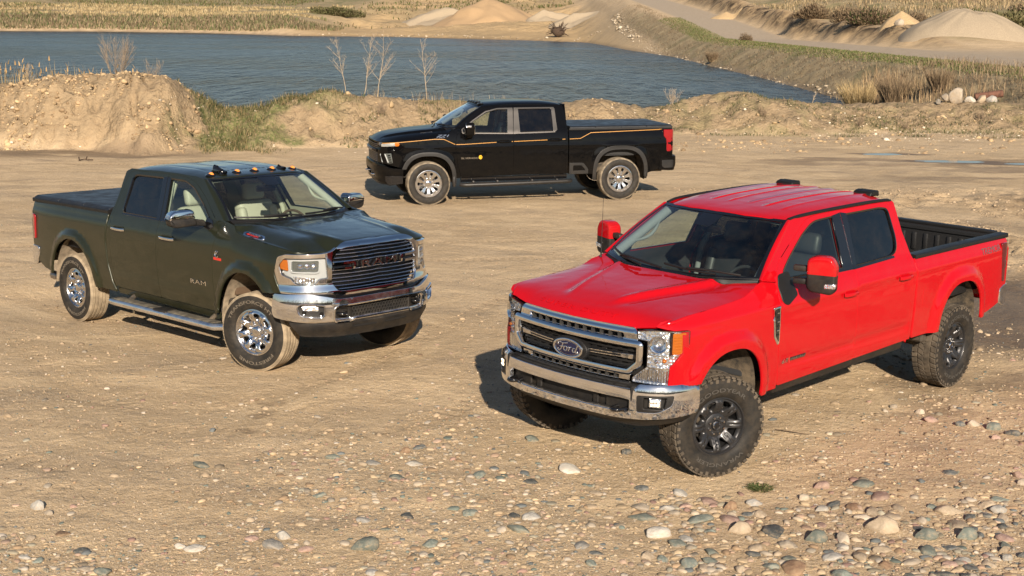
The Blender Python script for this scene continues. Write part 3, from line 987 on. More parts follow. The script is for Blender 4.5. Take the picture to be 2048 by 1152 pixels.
def bed(S, root, Y):
    B = S['bed']; x0, x1, zr = B['x0'], B['x1'], B['zr']
    yt = float(Y(np.array((x0+x1)/2), np.array(zr-.02)))
    G = []
    build('bed_floor', box(((x0+x1)/2, 0, B['zf']), (x0-x1, 1.70, .05), .0), M['bedliner'], root)
    for s in (1, -1):
        ribs = [box(((x0+x1)/2, s*(yt-.10), (zr+B['zf'])/2), (x0-x1, .05, zr-B['zf']), 0)]
        if B.get('ribs'):
            n = 12
            for k in range(n):
                xx = x0-.15-(x0-x1-.3)*k/(n-1)
                ribs.append(box((xx, s*(yt-.135), zr-.20), (.055, .04, .20), .018, 2))
            ribs.append(box(((x0+x1)/2, s*(yt-.13), zr-.06), (x0-x1, .03, .05), .01, 1))
            ribs.append(box(((x0+x1)/2, s*(yt-.155), B['zf']+.12), (x0-x1, .06, .16), .02, 1))
        build('bed_wall', ribs, M['bedliner'], root)
        cap_y0, cap_y1 = yt-.115, yt+.004
        cap = join(sweep([(x0, s*(cap_y0+cap_y1)/2, zr), (x1, s*(cap_y0+cap_y1)/2, zr+B.get('rise', 0))], rrect(cap_y1-cap_y0, .05, .014, 3), (0, 0, 1), False))
        if B.get('cap'): build('bed_rail', cap, B['cap'], root, 50)
    build('bed_front_wall', box((x0-.02, 0, (zr+B['zf'])/2), (.05, 1.7, zr-B['zf']), .01, 1), M['bedliner'], root)
    # tailgate
    tg = [(x1-.0, .74), (x1-.05, .80), (x1-.055, zr-.12), (x1-.075, zr-.03), (x1-.06, zr), (x1+.01, zr), (x1+.01, .74)]
    t = build('tailgate', prism(tg, -yt+.19, yt-.19, 'xz', .006, 2), S['paint'], root)
    build('tailgate_cap', box((x1-.025, 0, zr+.008), (.10, 2*yt-.30, .034), .01, 2), M['plastic'], t)
    build('tailgate_liner', box((x1+.018, 0, (zr+B['zf'])/2), (.012, 2*yt-.40, zr-B['zf']-.02), .003, 1), M['bedliner'], t)
    if B.get('ribs'):
        for k in range(11):
            build('tailgate_rib', box((x1+.028, -.70+.14*k, zr-.20), (.03, .055, .20), .012, 2), M['bedliner'], t)
        build('tailgate_rib', box((x1+.030, 0, zr-.045), (.03, 1.5, .05), .01, 1), M['bedliner'], t)
        build('tailgate_rib', box((x1+.035, 0, B['zf']+.10), (.05, 1.5, .14), .02, 1), M['bedliner'], t)
    # corner posts that close the bed sides at the rear
    for s in (1, -1):
        xr = x1-.03
        col = []
        rows = []
        for z in np.linspace(.74, zr-.005, 16):
            yo = float(Y(np.array(x1+.04), np.array(z)))
            ring = [(x1+.045, yo-.001), (x1-.005, yo-.006), (x1-.035, yo-.035), (x1-.048, yo-.10), (x1-.05, yo-.19)]
            rows.append([(x, s*y, z) for x, y in ring])
        build('bed_corner', grid_geo(np.array(rows)), S['paint'], root, 60)
        if B.get('tail'): B['tail'](S, root, Y, s)
    if B.get('cover'):
        zc = zr+B.get('czoff', .035)
        pr = rc([(-yt+.03, zc-.03), (-yt+.03, zc+.0), (-yt+.07, zc+.022), (yt-.07, zc+.022), (yt-.03, zc+.0), (yt-.03, zc-.03)], .012, 2)
        nseg = B.get('cseg', 4)
        for k in range(nseg):
            a = x0-.02-(x0-x1-.0)*k/nseg; b = x0-.02-(x0-x1-.0)*(k+1)/nseg+.006
            build('bed_cover_panel', prism(pr, a, b, 'yz', .004, 1), M['vinyl'], root)
    if B.get('bumper'): B['bumper'](S, root, Y)
# ------------------------------------------------------------------ the land
I_ = np.interp
PUD = [(10.6, 39.68, .50, .22), (12.1, 37.75, .75, .24), (13.95, 37.3, .9, .28)]
BASE_X = [-40, -20, -14, -8.5, -7.3, -5.5, -3.8, 0, 5, 9.3, 13, 18, 30, 60]
BASE_Y = [38.5, 38.2, 38.0, 37.6, 38.0, 39.0, 39.8, 43, 45.4, 45.2, 46.6, 47.8, 49, 50]
CR_X = [-40, -15.6, -14.2, -13.4, -12.4, -10.9, -9.85, -9.45, -9.0, -8.2, -7.2, -5.9, -4.4, -2.6, 0, 1.9, 2.9, 3.8, 4.6, 5.6, 6.7, 8.1, 9.6, 10.9, 12.3, 15.1, 18.7, 26, 60]
CR_Z = [1.4, 1.52, 1.60, 1.82, 1.90, 1.97, 1.80, 1.35, .80, .78, 1.10, 1.32, 1.20, 1.05, .90, .80, .94, .76, .54, .64, .90, 1.12, .88, .66, .64, .68, .78, .95, 1.0]
def road_x(Y): return I_(Y, [40, 90, 150, 203, 244, 301, 366, 500], [36.5, 35.5, 35.0, 35.0, 35.0, 34.5, 34.0, 30.0])
def land_z(X, Y):
    X = np.asarray(X, float); Y = np.asarray(Y, float)
    m = {}
    n_big = fbm(X*.25, Y*.25, 3, 1); n_mid = fbm(X*1.1, Y*1.1, 4, 2); n_fine = fbm(X*4.5, Y*4.5, 3, 3)
    yard = .035*n_big + .018*n_mid + .006*n_fine
    # wheel ruts and churned soil on the right
    ch = sstep(3.4, 5.2, X)*sstep(18.5, 21, Y)*sstep(33, 27, Y) * sstep(-.1, .35, fbm(X*.45+2, Y*.35, 2, 11)+.28)
    cl = np.abs(fbm(X*2.6, Y*2.0, 3, 12)); yard = yard + ch*(.13*(.4-cl)*1.6 + .085*fbm(X*4.5, Y*3.6, 3, 13))
    ch2 = sstep(4.3, 5.2, X)*sstep(12.5, 13.5, Y)*sstep(18.5, 16.5, Y)
    yard = yard + ch2*(.035*fbm(X*3.5, Y*3.0, 3, 14)) - .03*sstep(5.0, 6.2, X)*sstep(14.5, 16, Y)*sstep(22, 20, Y)
    # shallow hollows that hold the puddles
    for (px, py, rx, ry) in PUDDLES:
        e = ((X-px)/(rx*1.6))**2 + ((Y-py)/(ry*1.6))**2
        yard = yard*(1-np.exp(-e*1.2)) - .024*np.exp(-e)
    m['churn'] = np.clip(ch + ch2*.6, 0, 1)
    # keep the ground level under the wheels
    for (tx, ty, yaw, dz, pt, rl) in POSES:
        c, s = math.cos(yaw), math.sin(yaw)
        lx = (X-tx)*c + (Y-ty)*s; ly = -(X-tx)*s + (Y-ty)*c
        w = sstep(1.6, .4, np.maximum(np.maximum(lx-.6, -lx-4.7), 0)) * sstep(2.2, 1.1, np.abs(ly))
        yard = yard*(1-w) + w*(dz - pt*lx + rl*ly + .006*n_fine)
    # the bank of spoil between yard and pond
    by = I_(X, BASE_X, BASE_Y) + .8*fbm(X*.35, X*0, 2, 21) + .25*fbm(X*1.7, X*0+3, 2, 22)
    hc = I_(X, CR_X, CR_Z) + .05*fbm(X*1.3, X*0+9, 3, 23)
    wf = I_(X, [-16, -9.6, -9, -6, 0, 6, 12, 20], [3.0, 2.9, 4.6, 3.6, 3.0, 4.4, 4.6, 3.6])
    t = (Y-by)/wf
    t2 = t + .12*fbm(X*.9, Y*.9, 3, 24) + .13*fbm(X*2.6, Y*2.6, 5, 25, .6)
    steep = I_(X, [-16, -9.8, -9, 20], [.72, .70, 1.15, 1.0])
    front = np.clip(sstep(-.02, 1.0, t2), 0, 1)**steep
    top = hc*front + sstep(0, .3, t)*sstep(1.6, .8, t)*(.20*fbm(X*1.6, Y*1.6, 5, 26, .6) + .16*np.abs(fbm(X*3.2, Y*3.2, 4, 27)))
    # gullies down the big left face
    gl = np.abs(fbm(X*1.5+.5*Y, Y*.35, 3, 28)); top = top - .26*sstep(.10, 0, gl)*sstep(.1, .5, t)*sstep(1.05, .8, t)*sstep(-7, -9.5, X)
    top = top + .22*sstep(.55, .68, t2+.05*fbm(X*.8, X*0, 2, 29))*sstep(1.0, .75, t)*sstep(-8.8, -10, X)*hc*.22
    back = sstep(1.15, 3.2, t)
    z = np.where(t > 0, yard*(1-sstep(0, .5, t)) + top, yard)
    bed = -2.3 + .0*X
    # land at the near right end of the pond
    nr = sstep(15, 21, X)*sstep(92, 76, Y); bed = bed*(1-nr) + (-.9+.15*n_mid)*nr
    z = z*(1-back) + bed*back
    m['bank'] = sstep(0, .25, t)*(1-back)
    m['t'] = t
    # right hand shore: bank, grass verge, road, cliff
    sx = 22 + 1.2*fbm(Y*.03, Y*0, 2, 31)*sstep(90, 110, Y) - .0*Y
    d = X - sx
    rz = I_(d, [-8, -2, 0, .8, 4.6, 6, 9], [-2.4, -2.0, -1.52, -1.1, .95, 1.08, 1.1])
    rz = rz + sstep(0, 1, d)*sstep(6, 3, d)*(.30*fbm(X*.5+.3*Y, Y*.12, 3, 32) + .12*fbm(X*1.8, Y*.9, 3, 33))
    climbR = I_(Y, [0, 203, 244, 301, 366, 450, 600, 1000], [0, 0, 2.2, 5.0, 7.8, 10.4, 14, 20])
    climbF = I_(Y, [0, 150, 200, 300, 500, 800, 1000], [0, 0, 1.4, 4.2, 8.6, 15.5, 19])
    k = sstep(45, 75, X)
    rise = climbR*(1-k) + climbF*k
    rx = road_x(Y)
    cliff = sstep(rx+5.0, rx+8.6, X + 1.4*fbm(Y*.10, X*.08, 3, 34) + .5*fbm(Y*.5, X*.5, 2, 35)) * sstep(128, 168, Y - 1.1*(X-40)*sstep(44, 50, X)*0)
    cliff = cliff*(2.6 + .9*fbm(X*.12, Y*.07, 2, 36))*sstep(380, 300, Y)*(1 - .75*sstep(46, 58, X)*sstep(185, 165, Y))
    grassy = sstep(165, 195, Y)*sstep(46, 56, X)
    rz = rz + rise + cliff + grassy*(1.0+.5*fbm(X*.06, Y*.06, 3, 37))
    # far side
    fs = I_(X, [-600, -200, -147, -122, -91, -56, -30, -10, 7, 17, 26], [380, 395, 400, 412, 404, 367, 366, 347, 328, 313, 292])
    fs = fs + 4*fbm(X*.05, X*0, 3, 41)
    e = Y - fs
    left = sstep(-48, -66, X)
    zl = I_(e, [-30, -4, 0, 3, 14, 60, 110, 250, 420, 600], [-3, -2, -1.5, -1.0, 2.9, 3.5, 5.2, 10.6, 15.5, 20])
    zm = I_(e, [-30, -4, 0, 5, 20, 70, 110, 170, 240, 400, 600], [-3, -2, -1.5, -.75, -.2, .4, 2.8, 6.8, 11.0, 16, 21])
    fz = zl*left + zm*(1-left)
    amp = sstep(8, 60, e)
    rg = 1-np.abs(fbm(X*.035, Y*.05, 4, 42))*2
    fz = fz + amp*(1.1*rg*.6 + .9*fbm(X*.08, Y*.10, 4, 43)*(1-left*.6)) + sstep(3, 25, e)*.35*fbm(X*.3, Y*.3, 3, 44)
    # lip of the terraces in the pit
    ter = fbm(X*.02, Y*.045+.4, 3, 45); fz = fz + amp*(1-left)*1.5*sstep(-.03, .05, ter)*sstep(.5, .2, ter)
    w = sstep(14, 25, X)
    far = fz*(1-w) + np.where(Y > 200, np.maximum(rz, -3), rz)*w
    w2 = sstep(56, 60, Y + 0*X)
    k2 = np.where(X > 17, sstep(52, 66, Y + .0*X), sstep(60, 75, Y))
    z = z*(1-k2) + far*k2
    m.update(d=d, e=e, left=left, cliff=cliff, rx=rx, w=w, k2=k2, grassy=grassy, rz=rz)
    return z, m

PUDDLES = PUD
POSES = [(1.0513375, 11.7006871, 3.94234939, .0038912, .0034832, -.0186612), (-2.0619724, 14.9310436, -.77923297, .0079681, -.019395, -.0012635), (-1.9285856, 28.6380689, 3.37985302, -.0100606, .008779, .0003511)]

TRACKS = [([(5.2, 18.9), (7.2, 21.4), (8.6, 25.5), (8.2, 30.5), (4.5, 35), (-2, 35.5), (-12, 33.5)], 1.0), ([(-4.8, 17.7), (-7.2, 20.3), (-8.6, 24.5), (-7.5, 30), (-3, 33.8), (6, 36.5), (16, 37.5)], 1.0), ([(2.2, 29.6), (6, 30.6), (12, 31.5), (20, 31)], .9),
          ([(-6.5, 15.2), (-4.6, 12.4), (-3.3, 11.8), (-1.8, 12.6), (-.6, 14.5), (.5, 17.5), (3.2, 21.5), (8, 25)], .7), ([(-9, 21), (-4, 21.8), (1, 22.5), (5, 25), (8, 30)], .8), ([(-7.5, 12.2), (-4.4, 11.3), (-1.2, 11.1)], .6), ([(3.0, 20.6), (.5, 23), (-4, 24.3), (-11, 24.5)], .7)]
def track_mask(X, Y):
    tr = np.zeros_like(X); al = np.zeros_like(X)
    for pts, amt in TRACKS:
        P = np.array(pts, float); k = np.arange(len(P)); u = np.linspace(0, len(P)-1, 90)
        C = np.stack([pch(k, P[:, 0])(u), pch(k, P[:, 1])(u)], 1)
        best = np.full(X.shape, 1e9); arc = np.zeros_like(X); L = 0
        for i in range(len(C)-1):
            a, b = C[i], C[i+1]; d = b-a; l = np.hypot(*d)
            t = np.clip(((X-a[0])*d[0]+(Y-a[1])*d[1])/(l*l), 0, 1)
            q = np.hypot(X-a[0]-t*d[0], Y-a[1]-t*d[1]); w = q < best
            best = np.where(w, q, best); arc = np.where(w, L+t*l, arc); L += l
        off = np.abs(best-.87)
        m_ = sstep(.17, .11, off)*amt*(.55+.6*np.clip(fbm(X*.5, Y*.5, 2, 120)+.3, 0, 1))
        al = np.where(m_ > tr, arc, al); tr = np.maximum(tr, m_)
    return np.clip(tr, 0, 1), al

def np_mesh(name, V, F, smooth=True, attrs=None):
    """V (n,3), F (m,3|4) arrays"""
    me = bpy.data.meshes.new(name)
    V = np.ascontiguousarray(V, np.float32); F = np.ascontiguousarray(F, np.int32)
    me.vertices.add(len(V)); me.vertices.foreach_set('co', V.ravel())
    k = F.shape[1]
    me.loops.add(F.size); me.loops.foreach_set('vertex_index', F.ravel())
    me.polygons.add(len(F)); me.polygons.foreach_set('loop_start', np.arange(0, F.size, k, dtype=np.int32))
    me.update(calc_edges=True)
    if smooth: me.shade_smooth()
    for nm, a in (attrs or {}).items():
        a = np.asarray(a, np.float32)
        if a.ndim == 2:
            at = me.attributes.new(nm, 'FLOAT_COLOR', 'POINT'); at.data.foreach_set('color', np.concatenate([a, np.ones((len(a), 1), np.float32)], 1).ravel() if a.shape[1] == 3 else a.ravel())
        else:
            at = me.attributes.new(nm, 'FLOAT', 'POINT'); at.data.foreach_set('value', a)
    return me

def land():
    Ys = [5.0]
    while Ys[-1] < 62: Ys.append(Ys[-1] + max(.02, .0036*Ys[-1]))
    while Ys[-1] < 1000: Ys.append(Ys[-1] + .0085*Ys[-1])
    Ys = np.array(Ys); s = np.linspace(-1, 1, 590); s = s*(.80+.20*s*s)
    Wd = .56*Ys + 4.0
    X = s[None, :]*Wd[:, None]; Y = np.repeat(Ys[:, None], len(s), 1)
    Z, m = land_z(X, Y)
    n, c = X.shape
    k_ = Ys < 42
    tr = np.zeros_like(X); al = np.zeros_like(X)
    tr[k_], al[k_] = track_mask(X[k_], Y[k_])
    tr = tr*(1-m['bank'])
    Z = Z - .014*tr + .008*tr*np.sign(np.sin(al*2*math.pi/.16))*sstep(30, 16, Y)
    V = np.stack([X, Y, Z], 2).reshape(-1, 3)
    idx = np.arange(n*c).reshape(n, c)
    F = np.stack([idx[:-1, :-1], idx[:-1, 1:], idx[1:, 1:], idx[1:, :-1]], 2).reshape(-1, 4)
    f = lambda a: np.clip(np.broadcast_to(a, X.shape), 0, 1).ravel()
    # -------- where the ground is wet, grassy, gravelled
    wet = np.zeros_like(X)
    for (px, py, rx, ry) in PUDDLES:
        e = np.sqrt(((X-px)/(rx*2.8))**2 + ((Y-py)/(ry*2.1))**2) + .45*fbm(X*1.1, Y*1.1, 3, 51)
        wet = np.maximum(wet, sstep(1.05, .65, e))
    streak = fbm(X*.22, Y*.9, 3, 52)
    wet = np.maximum(wet, .55*sstep(.12, .5, streak+.45*fbm(X*1.5, Y*2.2, 3, 59))*sstep(5.5, 8, X)*sstep(31, 34, Y)*sstep(41, 38, Y))
    wet = np.maximum(wet, .75*sstep(-.05, .25, fbm(X*.5, Y*.8, 3, 53))*sstep(-7.5, -9.5, X)*sstep(35.4, 36.8, Y)*sstep(39.3, 38.0, Y))
    wet = np.maximum(wet, .95*sstep(4.4, 5.6, X+.6*fbm(X*.8, Y*.8, 3, 54))*sstep(14.8, 16.2, Y+.5*fbm(X*.9, Y*.7, 3, 55))*sstep(21.5, 19.5, Y))
    wet = np.maximum(wet, .45*sstep(.05, .35, fbm(X*1.1, Y*1.3, 4, 56))*sstep(3.2, 4.2, X)*sstep(11.5, 13, Y)*sstep(18, 16, Y))
    wet = np.maximum(wet, .5*sstep(.15, .4, fbm(X*.6, Y*1.1, 3, 57))*sstep(7, 9, X)*sstep(24, 26, Y)*sstep(31, 29, Y))
    for (px, py, rr) in ((-2.30, 12.95, .13), (-2.38, 12.55, .11), (-2.42, 12.05, .09), (-2.33, 12.7, .07)):
        e = np.hypot((X-px)/1.3, Y-py)/rr + .7*fbm(X*9, Y*9, 3, 58); wet = np.maximum(wet, .55*sstep(1.1, .6, e))
    wet = wet*(1-m['bank'])
    shore = sstep(1.2, .2, np.abs(Z+1.45))*m['k2']
    wet = np.maximum(wet, .55*sstep(-1.0, -1.4, Z)*m['k2'])
    near = (1-m['k2'])
    g = np.zeros_like(X)
    t = m['t']
    gapn = fbm(X*.9, Y*.9, 3, 61)
    g = np.maximum(g, sstep(-.15, .25, gapn + 1.0*np.exp(-((X+8.2)/1.0)**2) - .35)*sstep(-.05, .1, t)*sstep(-10.2, -9.4, X)*sstep(-4.6, -6.5, X)*.9)
    g = np.maximum(g, .75*sstep(.0, .3, gapn)*sstep(.72, .95, t)*sstep(-9, -7, X)*sstep(2, -1, X))
    g = np.maximum(g, .35*sstep(.10, .35, fbm(X*1.5, Y*1.5, 3, 62))*sstep(-.1, .1, t)*sstep(3, 6, X))
    g = g*near
    rd = X - m['rx']
    verge = sstep(4.0, 4.9, m['d'] + .5*fbm(X*.3, Y*.15, 3, 63))*sstep(-4.7, -6.0, rd + .5*fbm(X*.3, Y*.2, 2, 64))*m['k2']*sstep(260, 225, Y)
    far_green = m['k2']*sstep(-.05, .25, fbm(X*.05, Y*.07, 4, 65))*sstep(6, 12, m['e'])*m['left']
    g = np.maximum(g, verge); g = np.maximum(g, .6*far_green)
    dry = m['k2']*np.maximum(m['left']*sstep(4, 10, m['e']), 0)
    rgt = m['w']*m['k2']
    dry = np.maximum(dry, rgt*np.maximum(sstep(.3, 1.0, m['d'])*sstep(4.6, 3.8, m['d'])*.85*sstep(330, 250, Y), sstep(.5, 1.6, m['cliff'])*sstep(8.5, 11, rd)))
    dry = np.maximum(dry, m['grassy']*rgt)
    pat = sstep(.10, .3, fbm(X*.035, Y*.06, 4, 66))*sstep(30, 80, m['e'])*m['k2']*(1-m['w'])
    dry = np.maximum(dry, .55*pat)
    road = rgt*sstep(-5.2, -4.4, rd)*sstep(5.0, 4.0, rd)
    road = np.maximum(road, .8*rgt*sstep(140, 125, Y)*sstep(-4, -3, rd))
    field = sstep(60, 75, X)*sstep(240, 270, Y + .2*X)
    green_f = field*sstep(520, 560, Y)*sstep(300, 240, X)
    tracks = (np.exp(-((np.abs(rd)-1.2)/.45)**2)*.6 + .4)*road
    grit = np.clip(.5+.9*fbm(X*.35, Y*.5, 3, 67), 0, 1)*near
    farsand = m['k2']*(1-m['w'])*(1-m['left'])
    me = np_mesh('ground', V, F, True, dict(wet=f(wet), grass=f(g), dry=f(dry), road=f(road), field=f(field), green_field=f(green_f), bank=f(m['bank']), grit=f(grit), farsand=f(farsand), churn=f(m['churn']), lip=f(sstep(.9, 1.8, m['cliff'])*sstep(3.2, 2.2, m['cliff'])*rgt*sstep(11, 9, rd)), track=f(tr), track_len=al.ravel(), cliff=f(np.clip(m['cliff'], 0, 1)*rgt*sstep(10.0, 8.0, rd))))  # lip: band near the cliff top that takes the painted undercut shade
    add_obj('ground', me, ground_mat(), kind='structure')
    # the land beside and behind the view
    q = lambda x0, x1, y0, y1, k: grid_geo(np.array([[(x, y, -.06 + 0*x) for y in np.linspace(y0, y1, k)] for x in np.linspace(x0, x1, k)]))
    G = [q(-300, 300, -220, 5.4, 20)]
    for sd in (-1, 1):
        A = []
        for yy in (5.3, 20, 38, 60, 90, 140, 220, 330, 460, 700, 1000):
            w0 = (.56*yy+4.0)*sd
            zz = [-.07 if yy < 50 else None]
            row = []
            for kx in (.97, 1.3, 2.2, 5, 12):
                x = w0*kx if yy > 50 else w0*.97 + sd*(kx-.97)*40
                z0 = float(land_z(np.array([w0*.99]), np.array([float(yy)]))[0][0])
                row.append((x, yy, z0-.12 if yy > 30 else -.07))
            A.append(row)
        G.append(grid_geo(np.array(A)))
    sg = join(*G)
    build('surrounding_ground', sg, M['plain_sand'], smooth=60, kind='structure')

def ground_mat():
    t = NT('sandy_ground')
    geo = t.n('ShaderNodeNewGeometry').outputs['Position']
    at = lambda n: t.n('ShaderNodeAttribute', attribute_name=n).outputs['Fac']
    n1 = t.noise(geo, .35, 5, .6); n2 = t.noise(geo, 2.2, 6, .6, .4); n3 = t.noise(geo, 14.0, 5, .65); n4 = t.noise(geo, 70.0, 3, .6)
    base = t.mix(t.ramp(n1, .32, .68), (.43, .312, .182), (.515, .385, .238))
    base = t.mix(t.ramp(n2, .40, .72, 0, .6), base, (.39, .287, .172))
    base = t.mix(t.ramp(n3, .55, .78, 0, .55), base, (.54, .42, .275))
    base = t.mix(t.ramp(n3, .42, .22, 0, .5), base, (.30, .215, .125))
    dr = t.noise(t.n('ShaderNodeMapping', {0: geo, 3: (.55, 1.0, 1.0), 2: (0, 0, R(12))}).outputs[0], .9, 6, .62, 1.2)
    base = t.mix(t.ramp(dr, .50, .62, 0, .85), base, (.555, .415, .25))
    base = t.mix(t.ramp(dr, .47, .34, 0, .75), base, (.325, .245, .158))
    # coarse sand grains and small gravel
    v = t.n('ShaderNodeTexVoronoi', {'Vector': geo, 'Scale': 42.0, 'Randomness': 1.0})
    gcol = t.n('ShaderNodeSeparateColor', {0: v.outputs['Color']})
    peb = t.math('MULTIPLY', t.ramp(v.outputs['Distance'], .30, .16), t.ramp(gcol.outputs[0], .62, .66))
    peb = t.math('MULTIPLY', peb, t.math('ADD', t.math('MULTIPLY', t.math('MULTIPLY', at('grit'), t.ramp(dr, .56, .44)), .9), .04))
    pc = t.mix(gcol.outputs[1], (.16, .15, .13), (.60, .52, .42))
    pc = t.mix(t.ramp(gcol.outputs[2], .55, .75), pc, (.24, .27, .25))
    base = t.mix(t.math('MULTIPLY', peb, .85), base, pc)
    v2 = t.n('ShaderNodeTexVoronoi', {'Vector': geo, 'Scale': 120.0, 'Randomness': 1.0})
    g2 = t.n('ShaderNodeSeparateColor', {0: v2.outputs['Color']}).outputs[0]
    base = t.mix(t.math('MULTIPLY', t.ramp(g2, .55, .95), .5), base, t.mix(t.ramp(g2, .9, .93), (.235, .17, .105), (.66, .56, .43)))
    base = t.mix(1.0, base, (1.06, 1.07, 1.09), 'MULTIPLY')
    # bank of loose spoil
    bk = at('bank')
    bcol = t.mix(t.ramp(t.noise(geo, 1.1, 6, .65, .8), .35, .68), (.325, .240, .145), (.275, .203, .125))
    bcol = t.mix(t.ramp(t.noise(t.n('ShaderNodeMapping', {0: geo, 3: (.5, .5, 2.6)}).outputs[0], 1.6, 6, .7, 1.0), .52, .66, 0, .75), bcol, (.235, .165, .095))
    bcol = t.mix(t.ramp(n3, .5, .75, 0, .5), bcol, (.39, .30, .19))
    base = t.mix(t.math('MULTIPLY', bk, .85), base, bcol)
    fs = at('farsand')
    fcol = t.mix(t.ramp(t.noise(geo, .06, 6, .62, .5), .38, .66), (.50, .355, .19), (.38, .275, .155))
    fcol = t.mix(t.ramp(t.noise(geo, .22, 6, .7, 1.2), .55, .72, 0, .7), fcol, (.33, .235, .13))
    fcol = t.mix(t.ramp(t.noise(geo, .9, 5, .7), .50, .75, 0, .5), fcol, (.57, .44, .28))
    base = t.mix(fs, base, fcol)
    dry = t.mix(t.ramp(t.noise(geo, .35, 6, .7), .35, .68), (.26, .20, .115), (.40, .32, .19))
    dry = t.mix(t.ramp(t.noise(geo, 1.4, 6, .75), .45, .7), dry, (.15, .115, .068))
    dry = t.mix(t.ramp(t.noise(geo, .13, 4, .6), .52, .66, 0, .6), dry, (.13, .14, .060))
    base = t.mix(at('dry'), base, dry)
    rd = t.mix(t.ramp(n2, .35, .7), (.34, .275, .20), (.41, .335, .25))
    base = t.mix(at('road'), base, rd)
    fl = t.mix(t.ramp(t.noise(geo, .05, 4, .6), .35, .65), (.21, .135, .085), (.26, .175, .11))
    base = t.mix(at('field'), base, fl)
    base = t.mix(at('green_field'), base, (.055, .13, .035))
    cl = at('cliff')
    cc = t.mix(t.ramp(t.noise(geo, .5, 6, .7, 1.0), .40, .62), (.44, .31, .17), (.20, .14, .085))
    base = t.mix(t.math('MULTIPLY', cl, .9), base, cc)
    base = t.mix(t.math('MULTIPLY', at('lip'), t.ramp(t.noise(geo, .22, 5, .65, .8), .46, .58)), base, (.050, .037, .024))  # shadow of the undercut cliff edge, painted into the colour as dark patches
    g = t.math('MULTIPLY', at('grass'), t.ramp(n3, .30, .55))
    gc = t.mix(t.ramp(n2, .35, .65), (.105, .135, .040), (.20, .19, .085))
    base = t.mix(g, base, gc)
    ch = at('churn')
    base = t.mix(t.math('MULTIPLY', ch, .45), base, t.mix(n2, (.40, .285, .165), (.30, .21, .12)))
    tk = at('track'); tl = at('track_len')
    lug = t.math('GREATER_THAN', t.math('SINE', t.math('MULTIPLY', tl, 2*math.pi/.11)), .1)
    tcol = t.mix(lug, (.47, .35, .22), (.375, .275, .165))
    base = t.mix(t.math('MULTIPLY', tk, .75), base, tcol)
    wt = at('wet')
    wet = t.mix(1.0, base, (.33, .31, .31), 'MULTIPLY')
    base = t.mix(wt, base, wet)
    h = t.math('ADD', t.math('MULTIPLY', n3, .6), t.math('MULTIPLY', n4, .30))
    h = t.math('ADD', h, t.math('MULTIPLY', peb, .35))
    h = t.math('ADD', h, t.math('MULTIPLY', n2, t.math('ADD', 1.1, t.math('MULTIPLY', bk, 3.0))))
    h = t.math('ADD', h, t.math('MULTIPLY', t.noise(geo, 5.5, 5, .65, .6), t.math('ADD', .4, t.math('MULTIPLY', bk, 2.6))))
    rough = t.n('ShaderNodeMix', {0: wt, 2: .95, 3: .55}, data_type='FLOAT').outputs[0]
    b = t.bsdf(Base_Color=base, Roughness=rough)
    t.set(b, 'Specular IOR Level', t.n('ShaderNodeMix', {0: wt, 2: .15, 3: .28}, data_type='FLOAT').outputs[0])
    nb = t.bump(h, 1.0, .038)
    far = t.bump(t.noise(geo, .5, 6, .7), 1.0, .8)
    nm = t.n('ShaderNodeMix', {4: nb, 5: far}, data_type='VECTOR')
    t.set(nm, 0, t.math('MULTIPLY', fs, .8))
    t.set(b, 'Normal', nm.outputs[1])
    return t.surf(b)

M['plain_sand'] = (lambda t: t.surf(t.bsdf(Base_Color=t.mix(t.ramp(t.noise(t.n('ShaderNodeNewGeometry').outputs['Position'], .4, 6), .3, .7), (.37, .265, .155), (.46, .34, .21)), Roughness=.95)))(NT('surrounding_sand'))

def water_mat(calm=False):
    t = NT('pond_water' if not calm else 'puddle_water')
    geo = t.n('ShaderNodeNewGeometry').outputs['Position']
    if calm:
        b = t.bsdf(Base_Color=(.10, .080, .055), Roughness=.05); t.set(b, 'IOR', 1.33); t.set(b, 'Specular IOR Level', .22)
        t.set(b, 'Normal', t.bump(t.noise(geo, 3.0, 2), .03, .02)); return t.surf(b)
    mp = t.n('ShaderNodeMapping', {0: geo, 3: (.55, 1.25, 1.0), 2: (0, 0, R(8))}).outputs[0]
    w1 = t.noise(mp, .55, 3, .55, .8); w2 = t.noise(mp, 2.2, 4, .6, .4); w3 = t.noise(geo, .035, 3, .5)
    w4 = t.noise(t.n('ShaderNodeMapping', {0: geo, 3: (.75, .15, 1.0), 2: (0, 0, R(-4))}).outputs[0], 1.0, 4, .6, .5)
    h = t.math('ADD', t.math('ADD', t.math('MULTIPLY', w1, .7), t.math('MULTIPLY', w2, .25)), t.math('MULTIPLY', w4, 6.0))
    b = t.bsdf(Base_Color=t.mix(t.ramp(w3, .35, .65), (.020, .028, .033), (.032, .038, .040)), Roughness=.22); t.set(b, 'Specular IOR Level', .15)
    t.set(b, 'IOR', 1.33)
    t.set(b, 'Normal', t.bump(h, t.ramp(w3, .38, .62, .45, 1.0), 1.6))
    return t.surf(b)

land()
build('pond_water', ([(-420, 44.5, -1.5), (60, 44.5, -1.5), (60, 470, -1.5), (-420, 470, -1.5)], [(0, 1, 2, 3)]), water_mat(), kind='structure')
wm = water_mat(True)
for k, (px, py, rx, ry) in enumerate(PUDDLES):
    n = 40
    V = []
    for i in range(n):
        a = 2*math.pi*i/n; r = 1.5 + .28*float(fbm(np.array(math.cos(a)*1.3+k*7), np.array(math.sin(a)*1.3), 2, 70))
        V.append((px+rx*r*math.cos(a), py+ry*r*math.sin(a), -.014))
    build('puddle', (V, [tuple(range(n))]), wm, kind='structure')
# ------------------------------------------------------------------ plants
def zat(x, y): return land_z(np.atleast_1d(np.asarray(x, float)), np.atleast_1d(np.asarray(y, float)))[0]

